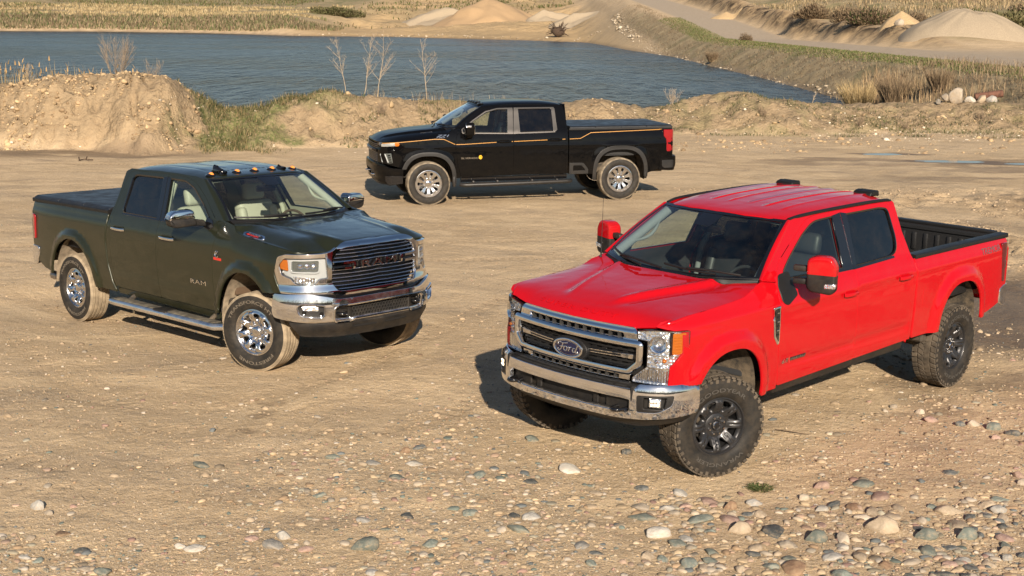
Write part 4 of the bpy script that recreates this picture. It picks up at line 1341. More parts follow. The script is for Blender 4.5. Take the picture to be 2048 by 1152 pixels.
def tint_mat(name, rough=.85, trans=.25):
    t = NT(name)
    c = t.n('ShaderNodeAttribute', attribute_name='tint').outputs['Color']
    d = t.bsdf(Base_Color=c, Roughness=rough); t.set(d, 'Specular IOR Level', .2)
    if trans:
        tr = t.n('ShaderNodeBsdfTranslucent', {0: c})
        return t.surf(t.n('ShaderNodeMixShader', {0: trans, 1: d, 2: tr}))
    return t.surf(d)
M['blade'] = tint_mat('plant_blades')
M['twig'] = tint_mat('dry_twigs', .9, 0)
M['stone_mix'] = tint_mat('small_stones', .85, 0)

def pick(cols, n, var=.18):
    c = np.array(cols)[rng.integers(0, len(cols), n)]
    return np.clip(c*(1+rng.uniform(-var, var, (n, 1))), 0, 1)

def blades(name, P, h, w, cols, lean=.35, mat_=None, kind='stuff', parent=None, label=None, dirs=None, seg=2):
    """one bent blade per point"""
    n = len(P); h = np.broadcast_to(h, n); w = np.broadcast_to(w, n)
    a = rng.uniform(0, 2*np.pi, n); l = np.abs(rng.normal(0, lean, n))
    if dirs is None:
        d = np.stack([np.cos(a)*l, np.sin(a)*l, np.ones(n)], 1)
    else: d = dirs + .12*rng.normal(0, 1, (n, 3))
    d /= np.linalg.norm(d, axis=1)[:, None]
    side = np.stack([-np.sin(a), np.cos(a), np.zeros(n)], 1)
    bend = np.stack([np.cos(a), np.sin(a), -.4*np.ones(n)], 1)*(h*lean*.5)[:, None]
    b0 = P - side*w[:, None]/2; b1 = P + side*w[:, None]/2
    mid = P + d*h[:, None]*.55; tip = P + d*h[:, None] + bend
    m0 = mid - side*w[:, None]*.38; m1 = mid + side*w[:, None]*.38
    V = np.stack([b0, b1, m0, m1, tip], 1).reshape(-1, 3)
    k = np.arange(n)[:, None]*5
    F = np.concatenate([k+[0, 1, 3], k+[0, 3, 2], k+[2, 3, 4]], 0)
    c = pick(cols, n); C = np.repeat(c, 5, 0)
    me = np_mesh(name, V, F, False, dict(tint=C))
    return add_obj(name, me, mat_ or M['blade'], parent, kind=kind, label=label)

def scatter(n, x0, x1, y0, y1, dens):
    x = rng.uniform(x0, x1, n); y = rng.uniform(y0, y1, n)
    k = rng.uniform(0, 1, n) < dens(x, y)
    x, y = x[k], y[k]
    return np.stack([x, y, zat(x, y)-.01], 1)

STRAW = [(.42, .31, .15), (.36, .26, .13), (.48, .37, .20), (.30, .22, .11)]
GREEN = [(.062, .085, .026), (.080, .105, .034), (.050, .070, .022), (.13, .13, .055)]
BROWN = [(.17, .12, .075), (.22, .16, .10), (.13, .095, .06), (.27, .20, .12)]

def tree(name, x, y, hgt, seed, label, cat, col, lean=(0, 0), group=None, spread=.5, r0=.018, gap=.30, stems=1, levels=3):
    r_ = random.Random(seed)
    z0 = float(zat(x, y)[0])
    root = empty(name, (x, y, z0-.03))
    trunks = []; br = []
    def grow(p, d, L, rad, lev):
        n = 6; pts = [p]; q = p.copy(); dd = d.copy()
        for i in range(n):
            dd = (dd + Vector((r_.uniform(-1, 1), r_.uniform(-1, 1), r_.uniform(-.4, .7)))*.13).normalized()
            q = q + dd*(L/n); pts.append(q.copy())
        (trunks if lev == 0 else br).append(tube([tuple(v) for v in pts], [rad*(1-.72*i/n) for i in range(n+1)], 5 if lev < 2 else 3, caps=False))
        if lev >= levels: return
        k = {0: 13, 1: 6, 2: 4}.get(lev, 3)
        for j in range(k):
            t = r_.uniform(gap if lev == 0 else .2, .97); i = min(n-1, int(t*n)); b = pts[i].lerp(pts[i+1], t*n-i)
            a = r_.uniform(0, 6.283); s = spread*r_.uniform(.7, 1.3)
            nd = (dd + Vector((math.cos(a)*s*1.5, math.sin(a)*s*1.5, r_.uniform(.0, .5)))).normalized()
            grow(b, nd, L*(1-t*.55)*r_.uniform(.34, .52), max(.0016, rad*(1-.7*t)*.55), lev+1)
    for k in range(stems):
        a = r_.uniform(0, 6.28); s = .28*(stems > 1)
        grow(Vector((math.cos(a)*.06*(stems > 1), math.sin(a)*.06*(stems > 1), 0)), Vector((lean[0]+math.cos(a)*s, lean[1]+math.sin(a)*s, 1)).normalized(), hgt*r_.uniform(.85, 1.0), r0*r_.uniform(.8, 1.1), 0)
    for t_ in trunks: build('trunk', t_, col, root, 60)
    build('branches', br, col, root, 60, kind='stuff')
    return tag(root, label, cat, group)

M['bark_pale'] = mat('pale_bark', (.36, .28, .19), .9, cvar=.25)
M['bark_red'] = mat('dry_twig_bark', (.235, .175, .115), .9, cvar=.25)
M['root'] = mat('dark_roots', (.055, .035, .022), .95, cvar=.5)

tree('sapling', -5.27, 43.6, 1.95, 3, 'bare sapling on the bank, leftmost of the bare saplings before the pond', 'tree', M['bark_pale'], (-.10, 0), gap=.30, spread=.75, r0=.013)
tree('sapling', -4.72, 43.7, 1.95, 5, 'bare sapling with leaning trunk between two others on the bank', 'tree', M['bark_pale'], (.12, 0), gap=.28, spread=.75, r0=.013)
tree('sapling', -4.28, 43.6, 2.15, 8, 'tallest and fullest bare sapling on the bank behind the hood of the black truck', 'tree', M['bark_pale'], (.03, 0), gap=.2, r0=.016, spread=.8)
tree('sapling', -2.78, 44.3, 2.10, 12, 'lone straight bare sapling standing right above the black truck bonnet', 'tree', M['bark_pale'], (.05, 0), gap=.28, spread=.8, r0=.013)
tree('bare_shrub', -12.15, 42.6, 1.55, 21, 'large leafless many stemmed shrub on top of the sand bank', 'shrub', M['bark_red'], stems=13, r0=.010, gap=.3, spread=.35, levels=2)
tree('bare_shrub', -11.25, 42.8, 1.15, 23, 'smaller leafless shrub beside the large one on the sand bank', 'shrub', M['bark_red'], stems=6, r0=.008, gap=.3, spread=.35, levels=2)
tree('bare_shrub', -14.9, 43.0, .95, 24, 'thin leafless shrub among the reeds at the left end of the bank', 'shrub', M['bark_pale'], stems=3, r0=.007, gap=.3, spread=.4, levels=2)
tree('bare_shrub', 6.05, 52.5, .80, 25, 'pale wispy bush behind the bank near the red tail lamps of the black truck', 'shrub', M['bark_pale'], stems=8, r0=.006, gap=.2, spread=.5, levels=2)
tree('dead_twig', 10.9, 50.8, .52, 26, 'dead forked twig sticking up from the top of the bank', 'twig', M['bark_pale'], lean=(.1, 0), r0=.018, gap=.3, spread=.8, levels=1)
for i, (x, y, h, lab) in enumerate([(8.55, 47.6, .55, 'brown dry bush with green foot on the right mound of the bank'), (-4.0, 41.8, .45, 'brown dry weeds on the bank slope below the saplings'), (-1.6, 43.2, .55, 'brown dry weeds on the bank slope above the black truck bonnet'),
                                    (11.9, 47.7, .35, 'low tangled dry bush at the foot of the bank, right of the mound'), (13.6, 48.2, .34, 'low dry bush at the foot of the bank, farther right'), (16.6, 49.4, .32, 'low dry bush on the bank near the right edge')]):
    o = tree('dry_bush', x, y, h, 40+i, lab, 'bush', M['bark_red'], stems=12, r0=.005, gap=.1, spread=.6, levels=2)

# reeds on the bank
P = np.concatenate([scatter(900, -17.2, -13.4, 42.2, 44.2, lambda x, y: .32+.4*(fbm(x*1.5, y, 2, 80) > 0)), scatter(330, -13.4, -10.3, 42.4, 43.6, lambda x, y: .5*(fbm(x*2.5, y, 2, 81) > .0)), scatter(40, -10.2, -9.8, 42, 43.5, lambda x, y: .8+0*x)])
hh = rng.uniform(.35, .95, len(P))*np.where(P[:, 0] < -13.4, 1.05, .75)
blades('reeds', P, hh, .014, STRAW, .14)
top = P + np.stack([rng.normal(0, .03, len(P)), rng.normal(0, .03, len(P)), hh*.9], 1)
sel = rng.uniform(0, 1, len(P)) < .35
blades('reed_plumes', top[sel], .17, .045, [(.42, .27, .12), (.47, .32, .16), (.36, .22, .10)], .3)
# grass on the bank: the gully, the crest, scattered tufts
P = np.concatenate([scatter(20000, -9.9, -4.6, 37.4, 43.5, lambda x, y: np.clip(1.15*np.exp(-((x+8.1+.25*(y-40))/.75)**2) + .8*np.exp(-((x+9.35)/.35)**2)*(y > 40.5) + .55*np.exp(-((x+6.6)/.9)**2)*(y > 41.6) + .25*(y > 42), 0, 1)*(fbm(x*1.3, y*1.3, 3, 82) > -.18))])
blades('bank_grass', P, rng.uniform(.06, .24, len(P))*(.55+.9*np.clip(fbm(P[:, 0]*2, P[:, 1]*2, 2, 121)+.4, 0, 1)), .012, GREEN+STRAW[1:]+[(.22, .18, .095), (.12, .12, .05), (.17, .13, .075)], .6)
P = np.concatenate([scatter(5000, -7.5, 1.0, 41.4, 44.3, lambda x, y: 1.0*(fbm(x*1.1, y*1.1, 3, 83) > .12)), scatter(9000, 4.5, 20, 45.2, 50.5, lambda x, y: 1.0*(fbm(x*.9, y*1.2, 3, 84) > .22)), scatter(2600, -5.5, -1, 39.5, 42, lambda x, y: 1.0*(fbm(x*1.6, y*1.6, 3, 85) > .22)), scatter(5000, 11, 21, 46.5, 50.5, lambda x, y: .8*(fbm(x*.8, y*1.0, 3, 86) > .05))])
blades('weed_tufts', P, rng.uniform(.05, .17, len(P)), .016, GREEN[:3]+[(.22, .19, .09), (.18, .13, .075)], .6)
P = scatter(420, -16, -9.8, 38.6, 42, lambda x, y: 1.0*(fbm(x*1.2, y*1.2, 3, 87) > .22))
blades('root_fibres', P, rng.uniform(.10, .35, len(P)), .010, [(.13, .085, .05), (.18, .12, .07)], .9, M['twig'])
P = scatter(2200, -4.6, 3.5, 42.8, 46.5, lambda x, y: .8*(fbm(x*.9, y*.8, 3, 88) > .05))
blades('dry_stalks', P, rng.uniform(.12, .45, len(P)), .007, STRAW+BROWN, .35, M['twig'])
# right hand shore
P = scatter(15000, 22.2, 28.5, 68, 320, lambda x, y: np.clip(.2+.9*(fbm(x*.4, y*.12, 3, 89) > -.12), 0, 1))
blades('shore_weeds', P, rng.uniform(.10, .38, len(P)), .04, BROWN+[(.34, .26, .16), (.30, .24, .15), (.22, .18, .11)], .7)
P = scatter(26000, 26.4, 30.6, 70, 260, lambda x, y: .9+0*x)
blades('verge_grass', P, rng.uniform(.06, .20, len(P)), .06, [(.12, .15, .042), (.15, .18, .055), (.19, .19, .08), (.09, .12, .034), (.25, .21, .11)], .55)
P = scatter(1300, 21.8, 24.8, 72, 96, lambda x, y: .8*(fbm(x*.5, y*.2, 2, 90) > -.3)+0*x)
blades('shore_reeds', P, rng.uniform(.5, 1.5, len(P)), .024, [(.36, .26, .14), (.30, .20, .11), (.22, .15, .085), (.33, .25, .15), (.20, .14, .09)], .32, M['twig'])
P = scatter(2200, 23.5, 29.5, 62, 92, lambda x, y: .8+0*x)
blades('shore_brush', P, rng.uniform(.3, .9, len(P)), .03, BROWN+[(.28, .21, .13)], .5, M['twig'])
for i, (x, y, h, lab, cols) in enumerate([(21.9, 88.5, 2.5, 'tall tan dry bush at the near right end of the pond', STRAW), (22.9, 84.0, 2.2, 'grey brown twiggy bush right of the tall tan one', BROWN), (24.4, 80.0, 1.6, 'low brown bush on the slope by the rubble', BROWN), (23.3, 165, 1.6, 'small round brown bush high on the far shore slope', BROWN)]):
    n = 1500; a = rng.uniform(0, 6.283, n); r = np.sqrt(rng.uniform(0, 1, n))*h*.22
    Pb = np.stack([x+np.cos(a)*r, y+np.sin(a)*r, float(zat(x, y)[0])-.1+0*a], 1)
    dv = np.stack([np.cos(a)*.42, np.sin(a)*.42, np.ones(n)], 1)
    o = blades('dry_bush', Pb, rng.uniform(.3, 1, n)*h, .028, cols, .25, M['twig'], None, dirs=dv)
    tag(o, lab, 'bush')
# far side
P = scatter(60000, -175, -48, 366, 432, lambda x, y: np.clip((y - I_(x, [-200, -147, -122, -91, -56, -30], [395, 400, 412, 404, 372, 400]) > 3)*(y - I_(x, [-200, -147, -122, -91, -56, -30], [395, 400, 412, 404, 372, 400]) < 15)*1.0, 0, 1))
P = P[(P[:, 2] > -1.0)]
blades('far_shore_scrub', P, rng.uniform(.5, 1.7, len(P)), .30, [(.21, .16, .10), (.26, .20, .125), (.15, .15, .075), (.15, .165, .07), (.30, .235, .145)], .35)
P = scatter(30000, -230, -60, 415, 540, lambda x, y: .75*(fbm(x*.03, y*.05, 3, 91) > -.05))
blades('far_dry_grass', P, rng.uniform(.5, 1.2, len(P)), .30, [(.44, .34, .18), (.38, .28, .15), (.48, .38, .22), (.30, .24, .13)], .3)
P = scatter(16000, -190, 20, 425, 640, lambda x, y: .8*(fbm(x*.035, y*.05, 3, 92) > .18))
blades('far_scrub', P, rng.uniform(.5, 1.6, len(P)), .45, [(.13, .13, .055), (.17, .145, .075), (.10, .115, .04), (.22, .17, .095)], .4)
P = scatter(40000, 44, 150, 165, 300, lambda x, y: .85*(fbm(x*.05, y*.05, 3, 93) > -.25)*(x > 44+(y < 185)*6))
blades('hill_grass', P, rng.uniform(.2, .7, len(P))*(.3+1.5*np.clip(fbm(P[:, 0]*.15, P[:, 1]*.15, 3, 122)+.4, 0, 1)), .12, [(.40, .30, .17), (.32, .24, .14), (.25, .19, .115), (.19, .165, .085), (.44, .34, .20)], .4)
for i, (x, y, r, h, lab, cols) in enumerate([(43.5, 206, 2.6, 1.9, 'dark brown bush on the lip of the far cut bank', BROWN), (45.2, 190, 2.4, 1.8, 'dark bush overhanging the black hollow in the cut bank', BROWN), (44.5, 176, 3.0, 1.8, 'brown bush at the right end of the cut bank', BROWN+GREEN[:1]), (47.5, 168, 2.2, 1.4, 'brown bush beside the white boulder', BROWN),
        (55.0, 171, 4.0, 2.6, 'dull green willow bush behind the long gravel pile', [(.13, .14, .055), (.17, .16, .07), (.10, .11, .045)]), (60.5, 172, 4.2, 2.2, 'olive bush right of the dull green willow behind the gravel pile', [(.16, .14, .07), (.20, .17, .085), (.12, .115, .05)]), (66, 176, 4.5, 1.9, 'brownish bush behind the right end of the gravel pile', BROWN+[(.14, .14, .06)]),
        (-8, 520, 8, 3.0, 'dark olive bush on the far sandy slope above the cone of sand', [(.12, .12, .05), (.15, .13, .065)]), (-58, 455, 9, 3.2, 'round olive bush on the far sand terrace', [(.12, .12, .05), (.16, .135, .07)]), (30.5, 185, 1.0, .9, 'small dark bush on the grass verge by the road', BROWN)]):
    n = int(900+500*r); v = rng.normal(0, 1, (n, 3)); v /= np.linalg.norm(v, axis=1)[:, None]; v[:, 2] = np.abs(v[:, 2])
    rr = rng.uniform(.25, 1, n)**.6*(1+.35*fbm(v[:, 0]*2+i*3, v[:, 1]*2+v[:, 2], 2, 94))
    z0 = float(zat(x, y)[0])
    Pb = np.stack([x+v[:, 0]*r*rr, y+v[:, 1]*r*rr*.7, z0-.1+v[:, 2]*h*rr], 1)
    o = blades('bush', Pb, rng.uniform(.2, .5, n)*h*.6, .05*r, cols, .7, M['blade'], None, dirs=v+[0, 0, .7])
    tag(o, lab, 'bush')

# ------------------------------------------------------------------ piles, stumps, rubble
def pile(name, x, y, rx, ry, h, material, label, cat='pile', seed=0, power=1.0, ridge=0, flat=.0):
    n, k = 26, 72
    z0 = float(zat(x, y)[0])
    P = np.zeros((n+1, k, 3))
    for i in range(n+1):
        r = i/n
        for j in range(k):
            a = 2*math.pi*j/k
            w = 1+.10*float(fbm(np.array(math.cos(a)*1.6+seed), np.array(math.sin(a)*1.6), 3, 100))
            px, py = math.cos(a)*r*rx*w, math.sin(a)*r*ry*w
            zz = h*(1-max(0, r-flat)/(1-flat))**power*(1+.22*flat*4*float(fbm(np.array(px*2.0/rx+seed*3), np.array(py/ry), 3, 123)))
            zz += (.05*h*float(fbm(np.array(px*2.2/rx+seed), np.array(py*2.2/ry), 3, 101)) + ridge*h*.06*abs(float(fbm(np.array(math.cos(a)*7+seed), np.array(math.sin(a)*7), 2, 102))))*min(1, (1-r)*4)
            P[i, j] = (px, py, zz)
    P[:, :, 2] = P[:, :, 2] + (zat((P[:, :, 0]+x).ravel(), (P[:, :, 1]+y).ravel()).reshape(n+1, k) - z0) - .02 - .25*(np.arange(n+1)[:, None]/n)**6
    P = np.concatenate([P, P[:, :1]], 1)
    o = build(name, fix(grid_geo(P)), material, None, 180)
    o.location = (x, y, z0)
    return tag(o, label, cat)
M['pile_tan'] = mat('tan_sand_pile', (.33, .225, .125), .95, cvar=.12, nbump=.6, nscale=1.2)
M['pile_grey'] = mat('grey_gravel_pile', (.29, .235, .165), .95, cvar=.12, nbump=.6, nscale=3)
M['pile_yellow'] = mat('yellow_sand_pile', (.40, .285, .155), .95, cvar=.15, nbump=.6, nscale=2)
pile('sand_pile', -7.8, 412, 17.5, 14, 7.0, M['pile_tan'], 'large smooth cone of tan sand on the far shore', seed=1)
pile('sand_pile', 8.6, 405, 9, 7, 3.4, M['pile_grey'], 'low grey brown sand pile right of the large cone', seed=2)
pile('sand_pile', -22, 442, 14, 10, 4.0, M['pile_grey'], 'grey sand pile left behind the large cone', seed=3)
pile('gravel_pile', 15.5, 372, 7, 6, 3.0, M['pile_grey'], 'pale grey gravel pile beyond the uprooted stump on the far shore', seed=4)
pile('gravel_pile', 48.9, 150, 8.6, 4.6, 2.35, M['pile_grey'], 'long grey gravel pile beside the dirt road', seed=5, power=.95, ridge=1.6, flat=.24)
pile('gravel_pile', 57.5, 151, 5.0, 3.2, 1.3, M['pile_grey'], 'low tail of gravel right of the long pile by the road', seed=6, ridge=1)
pile('gravel_pile', 43.4, 150, 2.6, 2.2, .80, M['pile_grey'], 'small grey gravel heap left of the long pile by the road', seed=7)
pile('sand_pile', 45.6, 166, 2.9, 2.4, 1.9, M['pile_yellow'], 'small yellow sand heap behind the white boulder', seed=8)
pile('sand_pile', 38.8, 258, 3.2, 2.6, 1.3, M['pile_yellow'], 'small sand heap on top of the far cut bank', seed=9)

_stone = {}
def stone_mesh(k, sub=2):
    if (k, sub) not in _stone:
        bm = bmesh.new(); bmesh.ops.create_icosphere(bm, subdivisions=sub, radius=1.0)
        r_ = random.Random(k*13+5)
        ang = k % 3 == 2
        pl = [(Vector((r_.uniform(-1, 1), r_.uniform(-1, 1), r_.uniform(-.6, 1))).normalized(), r_.uniform(.52, .82)) for _ in range(10 if ang else 6)]
        for v in bm.verts:
            d = v.co.normalized(); s = 1+.16*mnoise.noise(d*1.3+Vector((k*3.1, 0, 0)))+.05*mnoise.noise(d*3.5+Vector((k, 5, 0)))
            q = d*s
            for nrm, dist in pl:
                e = q.dot(nrm)-dist
                if e > 0: q -= nrm*e*(.97 if ang else .8)
            v.co = q
        _stone[(k, sub)] = bm_geo(bm)
    return _stone[(k, sub)]

def stone_mat(name, a, b, dusty=.55):
    t = NT(name)
    co = t.n('ShaderNodeTexCoord').outputs['Object']
    oi = t.n('ShaderNodeObjectInfo').outputs['Random']
    n = t.noise(co, 1.6, 6, .65, .5); n2 = t.noise(co, 9, 4, .7)
    c = t.mix(t.ramp(n, .33, .68), a, b)
    c = t.mix(t.ramp(n2, .55, .75, 0, .5), c, tuple(min(1, x*1.6) for x in b)); c = t.mix(t.ramp(n2, .42, .28, 0, .6), c, tuple(x*.5 for x in a))
    hs = t.n('ShaderNodeHueSaturation', {'Color': c, 'Value': t.ramp(oi, 0, 1, .72, 1.25)})
    geo = t.n('ShaderNodeNewGeometry')
    nz = t.n('ShaderNodeSeparateXYZ', {0: t.n('ShaderNodeTexCoord').outputs['Object']}).outputs[2]
    f = t.math('MULTIPLY', t.ramp(t.noise(co, 2.2, 5, .7), .40, .70), t.ramp(nz, .9, -.1, .25*dusty, 1.3*dusty))
    b_ = t.bsdf(Base_Color=t.mix(f, hs.outputs[0], DUST), Roughness=.78); t.set(b_, 'Specular IOR Level', .3)
    t.set(b_, 'Normal', t.bump(t.math('ADD', n, t.math('MULTIPLY', n2, .5)), .35, .08))
    return t.surf(b_)
STONES = dict(green=('grey green', (.125, .145, .125), (.20, .22, .19)), slate=('dark slate', (.060, .068, .068), (.12, .13, .128)), cream=('pale cream', (.34, .285, .22), (.42, .365, .29)),
              pink=('dull pink', (.27, .175, .14), (.36, .255, .21)), rust=('rusty brown', (.18, .11, .068), (.27, .18, .11)), tan=('dusty tan', (.29, .23, .16), (.37, .30, .22)), grey=('mid grey', (.25, .24, .215), (.36, .345, .315)), white=('whitish', (.43, .40, .345), (.53, .50, .44)))
SM = {k: stone_mat(k+'_stone', v[1], v[2]) for k, v in STONES.items()}
_sm = {}
def stone(x, y, a, b, c, kind, shape, label, group=None, sink=.35, name='stone', rz=None, tilt=.12, sub=3, cat='stone'):
    key = (kind, shape, sub)
    if key not in _sm:
        me = to_mesh('stone', stone_mesh(shape, sub), 50 if shape % 3 == 2 else 180); me.materials.append(SM[kind]); _sm[key] = me
    o = bpy.data.objects.new(name, _sm[key]); COL.objects.link(o)
    o.location = (x, y, float(zat(x, y)[0]) + c*(1-2*sink))
    o.scale = (a, b, c); o.rotation_euler = (rng.normal(0, tilt), rng.normal(0, tilt), rng.uniform(0, 6.28) if rz is None else rz)
    return tag(o, label, cat, group)

def stump(x, y, s, label, seed):
    r_ = random.Random(seed); z0 = float(zat(x, y)[0])
    root = empty('uprooted_stump', (x, y, z0))
    build('stump_body', xf(stone_mesh(4, 2), scale=(s*.42, s*.34, s*.32), loc=(0, 0, s*.30)), M['root'], root, 180)
    G = []
    for k in range(46):
        a = r_.uniform(0, 6.28); e = r_.uniform(-.3, 1.1); L = s*r_.uniform(.45, .75)
        d = Vector((math.cos(a)*math.cos(e), math.sin(a)*math.cos(e)*.7, math.sin(e)))
        p = [Vector((0, 0, s*.28)) + d*L*t + Vector((r_.uniform(-1, 1), r_.uniform(-1, 1), r_.uniform(-1, 1)))*s*.06*(t > 0) for t in (0, .35, .6, .8, 1)]
        G.append(tube([tuple(q) for q in p], [s*.05*(1-.8*t) for t in (0, .35, .6, .8, 1)], 5, caps=False))
    build('roots', G, M['root'], root, 60, kind='stuff')
    return tag(root, label, 'stump')
stump(10.2, 331, 4.2, 'dark uprooted tree stump lying at the edge of the far shore', 1)
stump(9.8, 412, 2.6, 'smaller dark root lump higher up the sandy slope', 2)
stone(43.2, 158, .62, .5, .5, 'cream', 2, 'white boulder between the sand heap and the dirt road', sink=.2, name='boulder', cat='boulder')

# rubble and the rusty pipe at the right end of the bank
for i, (dx, dy, a, c, k, lab) in enumerate([(0, 0, .62, .42, 'cream', 'largest pale concrete block in the rubble by the rusty pipe'), (-.75, .3, .30, .24, 'cream', 'small pale block left of the largest rubble block'), (.95, .2, .42, .20, 'white', 'flat white slab right of the largest rubble block'), (1.6, -.2, .36, .26, 'tan', 'tan block below the rusty pipe'), (2.3, .0, .42, .20, 'grey', 'grey block at the right end of the rubble'), (-1.25, -.1, .22, .14, 'grey', 'small grey block at the left end of the rubble')]):
    stone(16.4+dx*.55, 51.5+dy*.4, a*.55, a*.45, c*.8, k, 2+3*(i % 2), lab, sink=.1, name='concrete_block', tilt=.3, cat='block')
pz = float(zat(17.7, 51.9)[0])
pp = build('rusty_pipe', [lathe([(.11, -.5), (.135, -.5), (.135, .5), (.11, .5), (.11, -.5)], 20, 'x')], mat('rust', (.12, .055, .035), .9, cvar=.35, nbump=.4, nscale=12), None, 50)
pp.location = (17.7, 51.9, pz+.28); pp.rotation_euler = (0, R(-9), R(-8)); tag(pp, 'short rusty pipe lying on the rubble at the right end of the bank', 'pipe')
P = scatter(5200, 19, 25, 75, 320, lambda x, y: np.clip((np.abs(x-22.1-.6*fbm(y*.1, y*0, 2, 103)) < .75)*(.35+.65*(y < 200)), 0, 1))
P = np.concatenate([P, scatter(5000, -60, 24, 296, 372, lambda x, y: (np.abs(y-I_(x, [-60, -30, -10, 7, 17, 24], [370, 367, 348, 329, 314, 297])-2) < 2.2)*(.5+0*x))])
def stones_mesh(name, P, size, cols, sub=1, flat=.6, sink=.3):
    n = len(P); protos = [stone_mesh(k, sub) for k in range(9)]
    V = []; F = []; C = []; o = 0
    kk = rng.integers(0, 9, n)
    for k in range(9):
        I = np.where(kk == k)[0]
        if not len(I): continue
        pv, pf = protos[k]; pf = np.array(pf)
        a = rng.uniform(0, 6.283, len(I)); s = size[I]
        sc = np.stack([s*rng.uniform(.8, 1.25, len(I)), s*rng.uniform(.6, 1.0, len(I)), s*flat*rng.uniform(.6, 1.1, len(I))], 1)
        v = pv[None]*sc[:, None]
        c, sn = np.cos(a)[:, None], np.sin(a)[:, None]
        x = v[..., 0]*c - v[..., 1]*sn; y = v[..., 0]*sn + v[..., 1]*c
        v = np.stack([x, y, v[..., 2]+sc[:, 2:3]*(1-2*sink)], 2) + P[I][:, None]
        m = pv.shape[0]
        V.append(v.reshape(-1, 3)); F.append((pf[None] + (np.arange(len(I))*m)[:, None, None]).reshape(-1, 3)+o); o += len(I)*m
        C.append(np.repeat(pick(cols, len(I), .25), m, 0))
    me = np_mesh(name, np.concatenate(V), np.concatenate(F), True, dict(tint=np.concatenate(C)))
    return add_obj(name, me, M['stone_mix'], kind='stuff')
stones_mesh('shore_stones', P, rng.lognormal(-1.9, .45, len(P))*np.where(P[:, 1] > 250, 1.5, .7), [(.40, .33, .24), (.46, .40, .31), (.33, .27, .19), (.26, .21, .145)], 2)
P = np.concatenate([scatter(420, -16, -2, 38.2, 42.5, lambda x, y: .5+0*x), scatter(700, 3, 20, 45.6, 50.5, lambda x, y: .6+0*x), scatter(900, 10, 18, 44, 49, lambda x, y: .35+0*x)])
stones_mesh('bank_stones', P, rng.lognormal(-3.5, .5, len(P)), [(.55, .46, .35), (.45, .37, .26), (.35, .28, .19), (.60, .54, .44)], 1)

# ------------------------------------------------------------------ stones on the ground in front
def dens(x, y):
    d = .10 + 0*x
    d = np.maximum(d, 1.0*sstep(.6, 1.5, x)*sstep(11.0, 10.0, y + .5*fbm(x*.8, y*.8, 2, 110)))
    d = np.maximum(d, .62*sstep(2.9, 3.4, x)*sstep(12.8, 11.5, y)*sstep(10, 10.6, y)*0 + .40*sstep(1.6, 2.6, x)*sstep(13.4, 11.2, y))
    d = np.maximum(d, .62*np.exp(-((x+.75-.12*(y-11))/.55)**2)*sstep(13.6, 12.6, y))
    d = np.maximum(d, .62*sstep(-2.9, -1.8, x)*sstep(1.4, .5, x)*sstep(13.0, 10.6, y))
    d = np.maximum(d, .40*sstep(10.6, 9.2, y))
    d = np.maximum(d, .95*sstep(-2.1, -2.8, x)*sstep(9.9, 9.2, y + .4*fbm(x*1.2, y, 2, 111)))
    d = np.maximum(d, .45*sstep(2.8, 3.8, x)*sstep(17, 12, y))
    d = d*(.45+.9*np.clip(fbm(x*1.4, y*1.4, 3, 112)+.45, 0, 1))
    for (tx, ty, yaw, dz, pt, rl) in POSES:
        c, s = math.cos(yaw), math.sin(yaw)
        for (wx, wy) in ((0, .87), (0, -.87), (-4.06, .87), (-4.06, -.87)):
            gx, gy = tx+wx*c-wy*s, ty+wx*s+wy*c
            d = d*(np.hypot(x-gx, y-gy) > .42)
    return np.clip(d, 0, 1)
n = 34000
r_ = rng.uniform(0, 1, n); y = 7.6+ (15.5-7.6)*r_**1.25; x = rng.uniform(-1, 1, n)*(.40*y+.5)
k = rng.uniform(0, 1, n) < dens(x, y)*.66
x, y = x[k], y[k]
big = sstep(.4, 1.6, x)*sstep(11.2, 10.2, y)
size = rng.lognormal(-4.05, .46, len(x))*(1+.62*big + .30*sstep(12.5, 10.5, y)*sstep(-2.5, -1.5, x) + .25*sstep(-2.4, -3.0, x)*sstep(10, 9.4, y))
size = np.clip(size, .006, .105)
vis = np.abs(x) < .375*y+.05
order = np.argsort(-(size/y)*vis)
kinds = list(STONES)
kp = np.array([.25, .19, .12, .06, .05, .15, .15, .03])
NBIG = 258
used_xy = []
